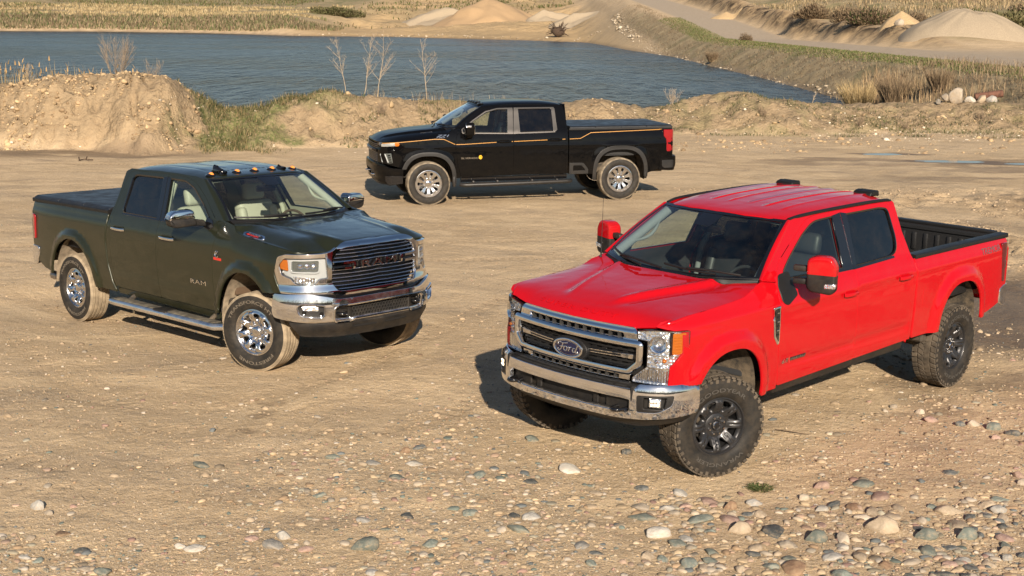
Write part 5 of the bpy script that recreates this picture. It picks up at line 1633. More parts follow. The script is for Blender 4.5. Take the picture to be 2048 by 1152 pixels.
Q = [(-1.03, 9.28, .112, .072, 'green', 'largest rounded grey green stone, alone in the middle of the bottom edge'), (1.09, 9.65, .109, .056, 'white', 'chalky white lumpy rock, largest pale rock left of the cobble field'), (1.71, 9.75, .098, .062, 'tan', 'large tan grey boulder standing in the cobbles below the front wheel of the red truck'),
 (-2.23, 9.24, .083, .026, 'white', 'longer of two flat white stones lying side by side'), (-2.34, 9.27, .047, .026, 'white', 'shorter of two flat white stones lying side by side'), (2.78, 9.78, .140, .080, 'tan', 'blocky pale tan slab, the largest stone in the right cobble field'), (2.24, 9.57, .095, .062, 'green', 'angular dark green block left of the pale tan slab'),
 (3.06, 9.62, .098, .056, 'green', 'long speckled green stone right of the pale tan slab'), (3.36, 9.63, .092, .060, 'green', 'tilted flat green slab at the right side of the cobble field'), (4.23, 12.50, .052, .036, 'slate', 'blue grey stone at the left end of the row near the right edge'), (4.36, 12.51, .061, .042, 'cream', 'pale stone second in the row near the right edge'),
 (4.50, 12.40, .080, .060, 'green', 'cracked blue grey stone, biggest of the row near the right edge'), (4.62, 12.22, .074, .046, 'slate', 'dark brown grey stone touching the biggest stone of the row'), (4.42, 12.08, .050, .030, 'pink', 'flat pinkish stone in front of the row near the right edge'), (4.74, 12.20, .040, .034, 'grey', 'small grey stone at the right end of the row'),
 (4.00, 12.66, .076, .036, 'pink', 'long pale pink stone left of the row near the right edge'), (3.97, 12.92, .051, .038, 'cream', 'pale angular stone just behind the long pink one'), (3.76, 13.10, .044, .034, 'cream', 'small cream pebble farthest from the camera right of the red truck wheel'), (-3.59, 9.97, .064, .056, 'grey', 'rough dark grey rock near the left edge'),
 (-3.47, 9.86, .046, .026, 'cream', 'pale stone touching the rough grey rock near the left edge'), (-1.63, 9.47, .060, .042, 'grey', 'split grey and dark stone left of the large grey green one'), (-2.58, 11.02, .080, .026, 'green', 'flat olive stone lying alone on the bare sand at the left'), (.20, 11.84, .074, .030, 'green', 'flat green stone in front of the bumper of the red truck'),
 (1.01, 11.54, .053, .038, 'slate', 'dark banded stone beside the front tyre of the red truck'), (2.54, 10.74, .074, .052, 'pink', 'dark pink rock standing up at the top of the right cobble field'), (2.34, 10.47, .050, .040, 'cream', 'cream stone just below the dark pink rock'), (1.72, 10.24, .060, .050, 'rust', 'rust brown rock left in the cobble field'),
 (3.79, 10.18, .072, .040, 'grey', 'grey stone casting a shadow at the right side of the cobbles'), (3.55, 9.37, .040, .034, 'tan', 'small tan stone, rear one of three at the lower right edge'), (3.52, 9.22, .045, .036, 'grey', 'mottled stone, front one of three at the lower right edge'), (3.66, 9.25, .055, .040, 'slate', 'dark stone, right one of three at the lower right edge'),
 (4.22, 10.84, .058, .040, 'cream', 'pale stone cut by the right edge of the picture'), (4.26, 11.03, .055, .036, 'pink', 'dark pink stone at the right edge above the pale one'), (-.91, 11.46, .050, .036, 'rust', 'red brown stone in the middle of the bare sand')]
for i, (qx, qy, a, c, kd, lab) in enumerate(Q):
    stone(qx, qy, a, a*.72, c, kd, (2 if kd in ('tan', 'rust') or 'angular' in lab or 'slab' in lab or 'rough' in lab else i % 2 + 3*(i % 3 == 0)), lab, sink=.36, rz=rng.uniform(-.35, .35), name='stone')
    used_xy.append((qx, qy, a))
U = np.array(used_xy)
ok = np.array([np.all(np.hypot(U[:, 0]-x[i], U[:, 1]-y[i]) > U[:, 2]*.95+size[i]*.9) for i in order])
order = order[ok]
cnt = 0; placed = []
rest = []; todo = []; seen = {}
LM = [(-1.03, 9.28, 'largest grey green stone'), (1.09, 9.65, 'chalky white rock'), (1.71, 9.75, 'tan grey boulder'), (-2.27, 9.25, 'pair of flat white stones'), (2.78, 9.78, 'pale tan slab'), (2.24, 9.57, 'angular dark green block'), (3.06, 9.62, 'long speckled green stone'), (3.36, 9.63, 'tilted green slab'),
      (4.50, 12.4, 'stone row near the right edge'), (4.0, 12.66, 'long pale pink stone'), (-3.59, 9.97, 'rough dark grey rock'), (-1.63, 9.47, 'split grey and dark stone'), (-2.58, 11.02, 'flat olive stone'), (.20, 11.84, 'green stone before the red truck'), (1.01, 11.54, 'dark stone by the red truck tyre'),
      (2.54, 10.74, 'dark pink rock'), (2.34, 10.47, 'cream stone below the pink rock'), (1.72, 10.24, 'rust brown rock'), (3.79, 10.18, 'grey stone at the right side'), (3.58, 9.28, 'stone trio at the right edge'), (-.91, 11.46, 'lone red brown stone'), (2.04, 10.72, 'small green weed')]
for i in order:
    if cnt < NBIG and all(math.hypot(px-x[i], py-y[i]) > (pr+size[i])*.85 for px, py, pr in placed):
        kd = kinds[rng.choice(len(kinds), p=kp)]
        j = int(np.argmin([math.hypot(x[i]-LM[q][0], y[i]-LM[q][1]) for q in range(len(LM))]))
        dx, dy = x[i]-LM[j][0], y[i]-LM[j][1]
        side = ('to the right of' if dx > 0 else 'to the left of') if abs(dx) > abs(dy) else ('behind' if dy > 0 else 'in front of')
        seen[(kd, j, side)] = seen.get((kd, j, side), 0)+1
        todo.append((i, kd, j, side, math.hypot(dx, dy)))
        placed.append((x[i], y[i], size[i])); cnt += 1
    else: rest.append(i)
ORD = ['nearest', 'second nearest', 'third nearest', 'fourth nearest', 'fifth nearest', 'sixth nearest', 'seventh nearest', 'eighth nearest', 'ninth nearest', 'tenth nearest', 'eleventh nearest', 'twelfth nearest', 'thirteenth nearest', 'fourteenth nearest', 'fifteenth nearest', 'sixteenth nearest', 'seventeenth nearest', 'eighteenth nearest']
for (i, kd, j, side, dist) in todo:
        rank = sum(1 for t_ in todo if t_[1:4] == (kd, j, side) and t_[4] < dist)
        one = seen[(kd, j, side)] == 1
        lab = '%s stone %s%s the %s' % (STONES[kd][0], '' if one else ORD[min(rank, 17)]+' ', side, LM[j][2])
        s = size[i]
        stone(x[i], y[i], s*rng.uniform(.95, 1.3), s*rng.uniform(.65, .95), s*rng.uniform(.32, .58), kd, int(rng.integers(0, 12)), lab, 'loose stones lying on the sand', sink=rng.uniform(.40, .58))
rest = np.array(rest)
Pz = np.stack([x[rest], y[rest], zat(x[rest], y[rest])], 1)
allc = [tuple(.55*q+.45*d_ for q, d_ in zip(v[1], (.36, .27, .17))) for k_, v in STONES.items()] + [tuple(.6*q+.4*d_ for q, d_ in zip(v[2], (.36, .27, .17))) for k_, v in STONES.items() if k_ != 'white'] + [STONES['green'][1], STONES['slate'][2], STONES['pink'][1]]+[(.38, .29, .185)]*5
stones_mesh('loose_stones', Pz, np.minimum(size[rest], .05), allc, 2, .45, .48)
n = 46000
yy = 7.8 + 22*rng.uniform(0, 1, n)**1.8; xx = rng.uniform(-1, 1, n)*(.42*yy+.5)
kq = rng.uniform(0, 1, n) < .05+.95*dens(xx, yy)+.40*(fbm(xx*.7, yy*.7, 3, 113) > .14)
xx, yy = xx[kq], yy[kq]
stones_mesh('fine_gravel', np.stack([xx, yy, zat(xx, yy)], 1), np.clip(rng.lognormal(-4.85, .42, len(xx)), .0035, .018), allc, 0 if False else 1, .7, .3)
# clods of churned soil on the right
P = scatter(9000, 3.6, 10.5, 19.5, 31, lambda x, y: np.clip(sstep(-.1, .3, fbm(x*.45+2, y*.35, 2, 11)+.28), 0, 1)*.8)
P = np.concatenate([P, scatter(2600, 3.9, 6.2, 12.2, 16.8, lambda x, y: .6*(fbm(x*1.1, y*1.1, 2, 114) > -.05))])
P = np.concatenate([P, scatter(5000, -7, 6, 9, 20, lambda x, y: .8*(fbm(x*.8, y*.9, 3, 124) > .18))])
stones_mesh('soil_clods', P, np.clip(rng.lognormal(-3.95, .5, len(P)), .006, .06), [(.33, .25, .165), (.29, .22, .145), (.36, .275, .185), (.25, .19, .125)], 1, .8, .45)

P = np.concatenate([scatter(3200, -16, -9, 37.7, 41.6, lambda x, y: .8*(fbm(x*1.1, y*1.1, 3, 126) > -.02)), scatter(3600, -6.5, 19, 39.5, 51, lambda x, y: .8*(fbm(x*.9, y*.9, 3, 127) > .08))])
stones_mesh('bank_clods', P, np.clip(rng.lognormal(-3.35, .5, len(P)), .015, .13), [(.37, .27, .155), (.31, .22, .13), (.42, .31, .18), (.24, .17, .10)], 2, .8, .40)

# small plant, stick, dead branch
n = 260; a = rng.uniform(0, 6.28, n); r = rng.uniform(0, .09, n)
Pb = np.stack([2.04+np.cos(a)*r, 10.72+np.sin(a)*r, float(zat(2.04, 10.72)[0])+0*a], 1)
tag(blades('weed', Pb, rng.uniform(.02, .065, n), .012, [(.09, .115, .04), (.17, .165, .07), (.07, .09, .03)], .9, M['blade'], None, dirs=np.stack([np.cos(a)*1.1, np.sin(a)*1.1, .7+0*a], 1)), 'small green weed in the sand below the front wheel of the red truck', 'weed')
sz = float(zat(2.53, 12.2)[0])
tag(build('stick', tube([(2.45, 12.28, sz+.012), (2.58, 12.20, sz+.018), (2.74, 12.14, sz+.010)], [.005, .004, .002], 5), M['root'], None, 60), 'thin dry stick lying on the sand right of the red truck wheel', 'stick')
dz = float(zat(-11, 35.3)[0])
db = empty('dead_branch', (-11, 35.3, dz)); 
for k, p in enumerate([[(-.14, 0, .02), (0, .02, .05), (.16, 0, .03)], [(-.12, .0, .02), (-.14, .02, .11)], [(.05, 0, .05), (.08, .0, .12)], [(.10, 0, .04), (.24, -.04, .04)]]):
    build('branch', tube(p, [.018, .016, .007][:len(p)], 5), M['root'], db, 60)
tag(db, 'small dark dead branch lying on the yard behind the green truck', 'branch')
for x_, y_, h_, lab in ((103, 305, 3.0, 'thin grey marker post in the far field, near the right edge'), (120, 470, 2.6, 'far off marker post at the edge of the green field')):
    z_ = float(zat(x_, y_)[0]); tag(build('marker_post', tube([(x_, y_, z_-.2), (x_, y_, z_+h_)], .10, 6), M['bark_pale'], None, 60), lab, 'post')

# wood and slope behind the viewer, seen only as reflections
G = []
r_ = random.Random(77)
V = []; F = []
for k in range(150):
    px = r_.uniform(-70, 70); py = -r_.uniform(34, 60); h = r_.uniform(6, 10.5)
    p = [(px, py, 2), (px+r_.uniform(-.5, .5), py, 2+h*.5), (px+r_.uniform(-1, 1), py, 2+h)]
    G.append(tube(p, [.22, .14, .03], 4, caps=False))
    for j in range(7):
        t = r_.uniform(.3, .9); b = Vector((px, py, 2+h*t)); a = r_.uniform(0, 6.28)
        e = b + Vector((math.cos(a), math.sin(a), r_.uniform(.4, 1)))*h*.22
        G.append(tube([tuple(b), tuple((b+e)/2+Vector((0, 0, .15))), tuple(e)], [.07, .05, .015], 3, caps=False))
build('wood_behind', G, M['root'], None, 60, kind='stuff')
A = np.array([[(x_, -30-4*j, [0, 1.2, 2.8, 3.6, 3.9][j] + .4*math.sin(x_*.21)*(j > 0)) for j in range(5)] for x_ in np.linspace(-110, 110, 60)])
build('wooded_slope', grid_geo(A), mat('leaf_litter_slope', (.085, .068, .038), .95, cvar=.4), None, 60, kind='structure')
P = np.stack([rng.uniform(-90, 90, 9000), -rng.uniform(31, 50, 9000), np.zeros(9000)], 1); P[:, 2] = I_(-P[:, 1], [30, 34, 38, 42, 46], [0, 1.2, 2.8, 3.6, 3.9])
blades('slope_brush', P, rng.uniform(.8, 2.6, len(P)), .25, [(.075, .065, .035), (.055, .06, .025), (.10, .08, .045)], .4)
# ------------------------------------------------------------------ shared front-end helpers
class Plan:
    """a curve seen from above, symmetrical about y = 0: points (x, y >= 0); t is the signed length along it"""
    def __init__(s, pts):
        p = np.array(pts, float)
        q = np.concatenate([p[::-1]*[1, -1], p[1:] if p[0][1] == 0 else p])
        y0 = np.concatenate([p[:0:-1]*[1, -1], p]) if p[0][1] == 0 else q
        f = pch(np.arange(len(y0)), y0[:, 0]); g = pch(np.arange(len(y0)), y0[:, 1])
        k = np.linspace(0, len(y0)-1, 400); X = f(k); Yy = g(k)
        L = np.concatenate([[0], np.cumsum(np.hypot(np.diff(X), np.diff(Yy)))])
        i0 = np.interp((len(y0)-1)/2, k, L)
        s.t = L-i0; s.x = X; s.y = Yy; s.T = s.t[-1]
    def X(s, t): return np.interp(t, s.t, s.x)
    def Yv(s, t): return np.interp(t, s.t, s.y)
    def ty(s, y): return float(np.interp(abs(y), s.y[len(s.y)//2:], s.t[len(s.t)//2:]))*(1 if y >= 0 else -1)
    def map(s, off=0.0, prof=None):
        def f(t, z):
            t = np.asarray(t, float); e = 2e-3
            x, y = s.X(t), s.Yv(t); dx = s.X(t+e)-s.X(t-e); dy = s.Yv(t+e)-s.Yv(t-e); l = np.hypot(dx, dy)+1e-12
            o = off + (prof(z) if prof is not None else 0) + 0*t
            return (x + dy/l*o, y - dx/l*o, z + 0*t)
        f.plan = (s, off, prof)
        return f

def sym(half):
    """half outline with y >= 0, going round; mirrored to close"""
    return list(half) + [(-a, b) + tuple(r) for a, b, *r in half[::-1]]

def ring_of(fm, pts, off=None):
    P = np.array(pts, float)
    a = fm(P[:, 0], P[:, 1])
    return np.stack([np.asarray(q)+0*P[:, 0] for q in a], 1)

def frame_on(name, fm, pts, prof, mt_, parent, normal=(1, 0, 0), smooth=40):
    if hasattr(fm, 'plan') and normal == (1, 0, 0):
        pl, of, pr = fm.plan; normal = ring_of(pl.map(of+.01, pr), pts) - ring_of(fm, pts)
    return build(name, sweep(ring_of(fm, pts), prof, normal), mt_, parent, smooth)

def side_text(name, txt, s, x0, x1, z0, z1, Y, mt_, parent, ext=.003, **k):
    """letters on the side of a truck, read from outside"""
    v, f = text_fit(txt, abs(x1-x0), z1-z0, ext, **k)
    xm, zm = (x0+x1)/2, (z0+z1)/2
    X = xm - s*v[:, 0]; Z = zm + v[:, 1]
    P = np.stack([X, s*(Y(X, Z)+v[:, 2]+.002), Z], 1)
    return build(name, (P, f), mt_, parent, 0)

def wiper(root, wmap, pts, mt_):
    """pts in windscreen coordinates: pivot, blade ends"""
    (pu, pv), (au, av), (bu, bv) = pts
    def w3(u, v, o):
        a = wmap(np.array(float(u)), np.array(float(v))); return np.array([float(a[0])+o, float(a[1]), float(a[2])+o*1.2])
    mid = ((au+bu)/2, (av+bv)/2)
    arm = tube([w3(pu, pv, .03), w3((pu+mid[0])/2, (pv+mid[1])/2, .045), w3(mid[0], mid[1], .03)], .011, 6)
    n = 7
    bl = tube([w3(au+(bu-au)*i/n, av+(bv-av)*i/n, .018) for i in range(n+1)], .011, 6)
    w = build('wiper_arm', arm, mt_, root, 60)
    build('wiper_blade', bl, mt_, w, 60)

def panel_ring(name, pts, Y, s, mt_, parent, off=.003):
    sheet(name, pts, side_map(Y, s, off), mt_, parent, thick=.006, grid=.06, out=(0, s, 0))

# ------------------------------------------------------------------ the red truck
def ford():
    S = dict(name='pickup_truck', paint=M['red'], wb=4.057, track=1.735, steer=-22)
    S['prof'] = [(.45, .925), (.58, .955), (.70, .974), (.86, .981), (.95, .986), (1.20, .988), (1.32, .980), (1.40, .958), (1.46, .930), (1.50, .905), (1.56, .882), (1.75, .802), (1.97, .708), (2.02, .682), (2.06, .62)]
    S['shift'] = [(-6, 0), (-.95, 0), (-.6, .015), (-.31, .045), (.2, .072), (.63, .095), (.9, .10)]
    S['taper'] = [(-5.4, -.045), (-5.2, -.03), (-4.9, -.008), (-4.4, 0), (.2, 0), (.40, -.010), (.50, -.022), (.56, -.036), (.62, -.062), (.67, -.105), (.72, -.18), (.76, -.28)]
    S['arches'] = (Arch(-.03, .475, .60, 1.09, 2.35), Arch(-4.075, .475, .62, 1.125, 2.35))
    S['flare'] = ((.050, .33), (.050, .33))
    S['crease'] = lambda x, z: -.017*np.exp(-((z-.80)/.040)**2)*sstep(-.7, -.95, x)*sstep(-3.1, -2.95, x) + .009*np.exp(-((z-1.335)/.028)**2) - .006*np.exp(-((z-1.24)/.05)**2)*sstep(-.7, -.95, x)*sstep(-3.1, -2.95, x)
    S['glass'] = (M['window'], M['privacy']); S['seal'] = M['gloss_black']
    S['trim'] = dict(door=M['trim_dark'], headliner=M['trim_grey'], dash=M['trim_dark'], wheel=M['trim_dark'], seat=M['leather_black'])
    S['liner'] = M['liner']
    S['side'] = dict(
        fender_top=[(.705, 1.352), (.675, 1.385), (.60, 1.407), (.2, 1.430), (-.31, 1.463), (-.45, 1.512), (-.60, 1.553), (-.80, 1.522)],
        fender_rear=[(-.768, 1.44), (-.746, 1.2), (-.748, 1.0), (-.778, .73), (-.785, .60)],
        arch_zf=.875, arch_zr=.600,
        fender_front=[(.655, .885), (.648, 1.03), (.55, 1.14), (.55, 1.312)],
        door1=rc([(-.781, 1.44, .02), (-.845, 1.60, .03), (-.90, 1.675, .04), (-1.14, 1.80, 0), (-1.37, 1.915, .05), (-1.50, 1.978, .08), (-1.66, 2.0, .05), (-2.077, 2.006, .01), (-2.033, 1.50, .02), (-2.048, 1.45, .02), (-2.022, 1.26, .05), (-2.04, .90, .05), (-2.05, .645, .02), (-.80, .622, .03), (-.79, .73, 0), (-.760, 1.0, 0), (-.758, 1.2, 0)], .02),
        door2=rc([(-2.085, 2.006, .01), (-2.86, 2.012, .08), (-2.985, 1.985, .06), (-3.01, 1.88, .05), (-2.985, 1.70, .06), (-3.035, 1.50, .05), (-3.055, 1.35, .05), (-3.045, 1.0, .05), (-3.035, .665, .03), (-2.058, .646, .02), (-2.048, .90, .05), (-2.030, 1.26, .05), (-2.056, 1.45, .02), (-2.041, 1.50, .02)], .02),
        win1=rc([(-.93, 1.535, .01), (-.935, 1.60, .03), (-1.06, 1.685, .03), (-1.37, 1.86, .05), (-1.60, 1.955, .10), (-1.945, 1.965, .03), (-1.892, 1.515, .02)], .02),
        win2=rc([(-2.165, 1.965, .03), (-2.80, 1.967, .07), (-2.925, 1.945, .05), (-2.925, 1.67, .06), (-2.875, 1.56, .06), (-2.76, 1.525, .05), (-2.085, 1.508, .02)], .02),
        handle1=(-1.775, -2.0, 1.29, M['red']), handle2=(-2.77, -3.0, 1.315, M['red']),
        belt=((-.93, -2.03, (1.505, 1.49), (1.535, 1.515)), (-2.045, -2.80, (1.488, 1.505), (1.508, 1.525))),
        pillars=[('pillar_trim', [(-1.932, 1.972), (-2.0765, 1.988), (-2.034, 1.488), (-1.876, 1.50)], M['gloss_black'], .004), ('pillar_trim', [(-2.086, 1.988), (-2.182, 1.972), (-2.100, 1.495), (-2.042, 1.488)], M['gloss_black'], .004),
                 ('mirror_base', rc([(-.845, 1.585), (-1.0, 1.60), (-1.04, 1.40), (-.86, 1.335), (-.80, 1.37), (-.80, 1.47)], .03), M['plastic'], .012)],
        cab_outer=None, cab_holes=(),
        bed_top=[(-3.15, 1.458), (-5.195, 1.458)], bed_rear=[(-5.195, .80), (-5.05, .748), (-4.77, .69)], arch_rf=.665, arch_rr=.665, bed_front=[(-3.15, .668)],
        rocker=([(-.80, .612), (-3.02, .655), (-3.02, .575), (-.80, .545)], -.028, M['plastic']))
    c = S['side']
    c['cab_outer'] = cab_ring([(-.612, 1.565), (-1.262, 1.992), (-1.42, 2.012), (-3.03, 2.022), (-3.075, 1.99), (-3.07, 1.72), (-3.10, 1.55), (-3.125, 1.45), (-3.11, 1.1), (-3.10, .665)],
        [(-.812, 1.53, 0), (-.845, 1.60, .03), (-.90, 1.675, .04), (-1.14, 1.80, 0), (-1.37, 1.915, .05), (-1.50, 1.978, .08), (-1.66, 2.0, .05)], 7,
        [(-2.085, 2.006, .01), (-2.86, 2.012, .08), (-2.985, 1.985, .06), (-3.01, 1.88, .05), (-2.985, 1.70, .06), (-3.035, 1.50, .05), (-3.055, 1.35, .05), (-3.045, 1.0, .05), (-3.035, .665, .03)], 9)
    zc = pch([-.65, -.45, -.3, 0, .3, .55, .68, .755, .79, .808, .83], [1.545, 1.530, 1.512, 1.485, 1.464, 1.438, 1.410, 1.375, 1.345, 1.318, 1.285])
    zg = pch([-.60, -.46, -.31, .2, .60, .66, .70, .75], [1.556, 1.52, 1.468, 1.434, 1.410, 1.390, 1.358, 1.32])
    yr = lambda x: np.interp(x, [-.35, .6], [.56, .26])
    hd = pch([-.4, .2, .45, .60, .66], [.032, .032, .024, .007, 0])
    def hmap(x, y):
        x = np.asarray(x, float); y = np.asarray(y, float); a = np.abs(y)
        u = x + .20*y*y - .035*sstep(.55, .86, a)
        z0 = zc(u); z1 = zg(x)
        k = (a/.905)**6
        z = z0*(1-k) + z1*k
        z = z - .010*sstep(.60, .76, a)*sstep(.62, .70, x)*0
        z = z + hd(u)*(1-sstep(yr(x)-.045, yr(x)+.03, a)) + .007*np.exp(-((a-yr(x)+.05)/.03)**2)*sstep(.62, .4, u)
        z = z - .008*np.exp(-((a-yr(x)-.055)/.035)**2)*sstep(.66, .45, u)
        return (x, y, z)
    ho = sym([(-.335, .0001), (-.345, .40), (-.40, .55), (-.50, .70), (-.575, .845), (-.46, .893), (-.31, .903), (.2, .905), (.55, .893), (.62, .872), (.672, .815), (.712, .70), (.752, .50), (.790, .25), (.803, .0001)]) if False else None
    half = [(.806, .0), (.794, .25), (.757, .50), (.716, .70), (.690, .80), (.655, .862), (.60, .890), (.2, .903), (-.31, .903), (-.46, .893), (-.575, .850), (-.50, .70), (-.40, .55), (-.345, .40), (-.335, 0)]
    S['hood'] = dict(outline=half[:-1] + [(-.335, 0)] + [(x, -y) for x, y in half[1:-1][::-1]], map=hmap)
    zt = pch([-1.08, -1.2, -1.45, -1.9, -2.4, -2.85, -3.02, -3.09], [2.0, 2.030, 2.058, 2.080, 2.086, 2.070, 2.045, 1.995])
    def rmap(x, y):
        x = np.asarray(x, float); a = np.abs(y)
        z = zt(x + .20*y*y*sstep(-1.7, -1.2, x)) - .062*(a/.69)**5
        for yk in (.10, .29, .48):
            z = z + .011*np.exp(-((a-yk)/.016)**4)*sstep(-1.42, -1.55, x)*sstep(-3.06, -2.95, x)
        return (x, y, z)
    rh = [(-1.118, 0), (-1.135, .30), (-1.19, .52), (-1.255, .665), (-1.35, .685), (-3.0, .685), (-3.07, .64), (-3.075, 0)]
    S['roof'] = dict(outline=rh + [(x, -y) for x, y in rh[1:-1][::-1]], map=rmap)
    S['wind'] = dict(yb=.845, yt=.672, xb=-.335, cb=.275, pb=2.4, zb=1.538, db=.022, xt=-1.122, ct=.135, zt=2.004, dt=.012, edge=[(-.612, 1.565), (-1.262, 1.992)], sensor=True)
    def cowl(S, root, wmap):
        n = 41; A = []; 
        hx = lambda y: np.interp(abs(y), [0, .40, .55, .70, .845], [-.335, -.345, -.40, -.50, -.575])
        for i in range(n):
            y = -.84+1.68*i/(n-1)
            w = [float(q) for q in wmap(np.array(y/.845), np.array(.02))]
            h0 = np.array([hx(y)+.03, y, float(hmap(np.array(hx(y)+.03), np.array(y))[2])-.03]); h1 = np.array([hx(y)-.012, y, float(hmap(np.array(hx(y)), np.array(y))[2])-.010])
            wv = np.array([w[0]+.004, y, w[2]+.004])
            A.append([h0, h1, (h1+wv)/2+[0, 0, -.006], wv])
        build('cowl_panel', grid_geo(np.array(A)), M['plastic'], root, 60)
        for k in range(26):
            y = -.62+1.24*k/25
            build('cowl_slat', box((hx(y)-.03, y, float(hmap(np.array(hx(y)), np.array(y))[2])-.002), (.05, .008, .012), .002, 1), M['plastic'], root) if k % 1 == 0 else None
        wiper(root, wmap, ((.02, .02), (-.93, .10), (-.28, .02)), M['plastic'])
        wiper(root, wmap, ((.86, .02), (.0, .10), (.62, .04)), M['plastic'])
    S['cowl'] = cowl
    S['back'] = dict(x=-3.085, z0=.70, z1=2.0, lean=0.0)
    S['inside'] = dict(x0=-.5, x1=-3.05, dash=1.475, dx=-.50, sx=-1.62, bp=-2.03)
    def tail(S, root, Y, s):
        t = S['bedx1']
        pl = Plan([(-5.252, .80), (-5.250, .84), (-5.235, .885), (-5.19, .935), (-5.10, .957), (-4.99, .967)])
        fm = pl.map(-.012)
        def g(a, b):
            x, y, z = fm(a, b); return (x, s*np.abs(y), z)
        # developed along the corner
        t0 = float(np.interp(.80, pl.y[200:], pl.t[200:])); T = pl.T
        f2 = lambda a, b: g(np.asarray(a)+0, b)
        q = [(T-.165, 1.395), (T-.012, 1.405), (T-.03, 1.22), (T-.075, .985), (T-.22, .965), (T-.235, 1.2)]
        lamp = sheet('tail_lamp', rc(q, .02), f2, M['red_dark'], root, thick=.02, grid=.03, out=(-.5, s, 0))
        sheet('tail_lamp_reverse', rc([(T-.20, 1.20), (T-.06, 1.20), (T-.075, 1.12), (T-.21, 1.12)], .01), lambda a, b: (np.asarray(f2(a, b)[0])-.002, np.asarray(f2(a, b)[1])+s*.003, b), M['red_dark'], lamp, thick=.003, grid=.03, out=(-.5, s, 0))
    def rbump(S, root, Y):
        pl = Plan([(-5.36, 0), (-5.36, .5), (-5.35, .78), (-5.31, .90), (-5.22, .962), (-5.05, .975)])
        def bp(z): return .012*np.cos((z-.83)/.11*1.4)
        T = pl.T
        fm = pl.map(0, bp)
        g = lambda a, b: (-5.20*2 - np.asarray(fm(a, b)[0])*-1 if False else fm(a, b)[0], fm(a, b)[1], b)
        def neg(a, b):
            t = np.asarray(a, float); x, y = pl.X(t), pl.Yv(t)
            return (x, y, b)
        sheet('rear_bumper', [(-T, .76), (-T+.12, .70), (T-.12, .70), (T, .76), (T, .90), (T-.1, .93), (-T+.1, .93), (-T, .90)], neg, M['chrome'], root, thick=.04, grid=.06, out=(-1, 0, 0))
        build('bumper_step', prism([(-5.35, -.75), (-5.35, .75), (-5.30, .89), (-5.16, .95), (-5.16, -.95), (-5.30, -.89)], .925, .955, 'xy', .006, 1), M['plastic'], root)
    S['bedx1'] = -5.19
    S['bed'] = dict(x0=-3.16, x1=-5.19, zr=1.468, zf=.95, cap=M['plastic'], ribs=True, tail=tail, bumper=rbump)
    S['wheel'] = dict(R=.437, Rl=.431, w=.277, rim=.246, tread='block', mat=M['rubber'], tmat=M['rubber_dusty'], lmat=M['letter'], rmat=M['alloy_dark'], smat=M['alloy_dark'], cmat=M['alloy_black'],
                      style='ford', spokes=8, win=(.13, .235), wr=(.118, .222), wrad=.016, dish=.045, crown=.018, ridge=.012, rp=1, groove=.012, cap=.045, caph=.028, capring=True, lugs=8, lugr=.072, lugpad=True, lmat2=M['alloy'],
                      text=(('GOODYEAR', 0, 88, .322, .034), ('WRANGLER', 180, 88, .322, .034)))
    S['extra'] = ford_extra
    return make_truck(S)

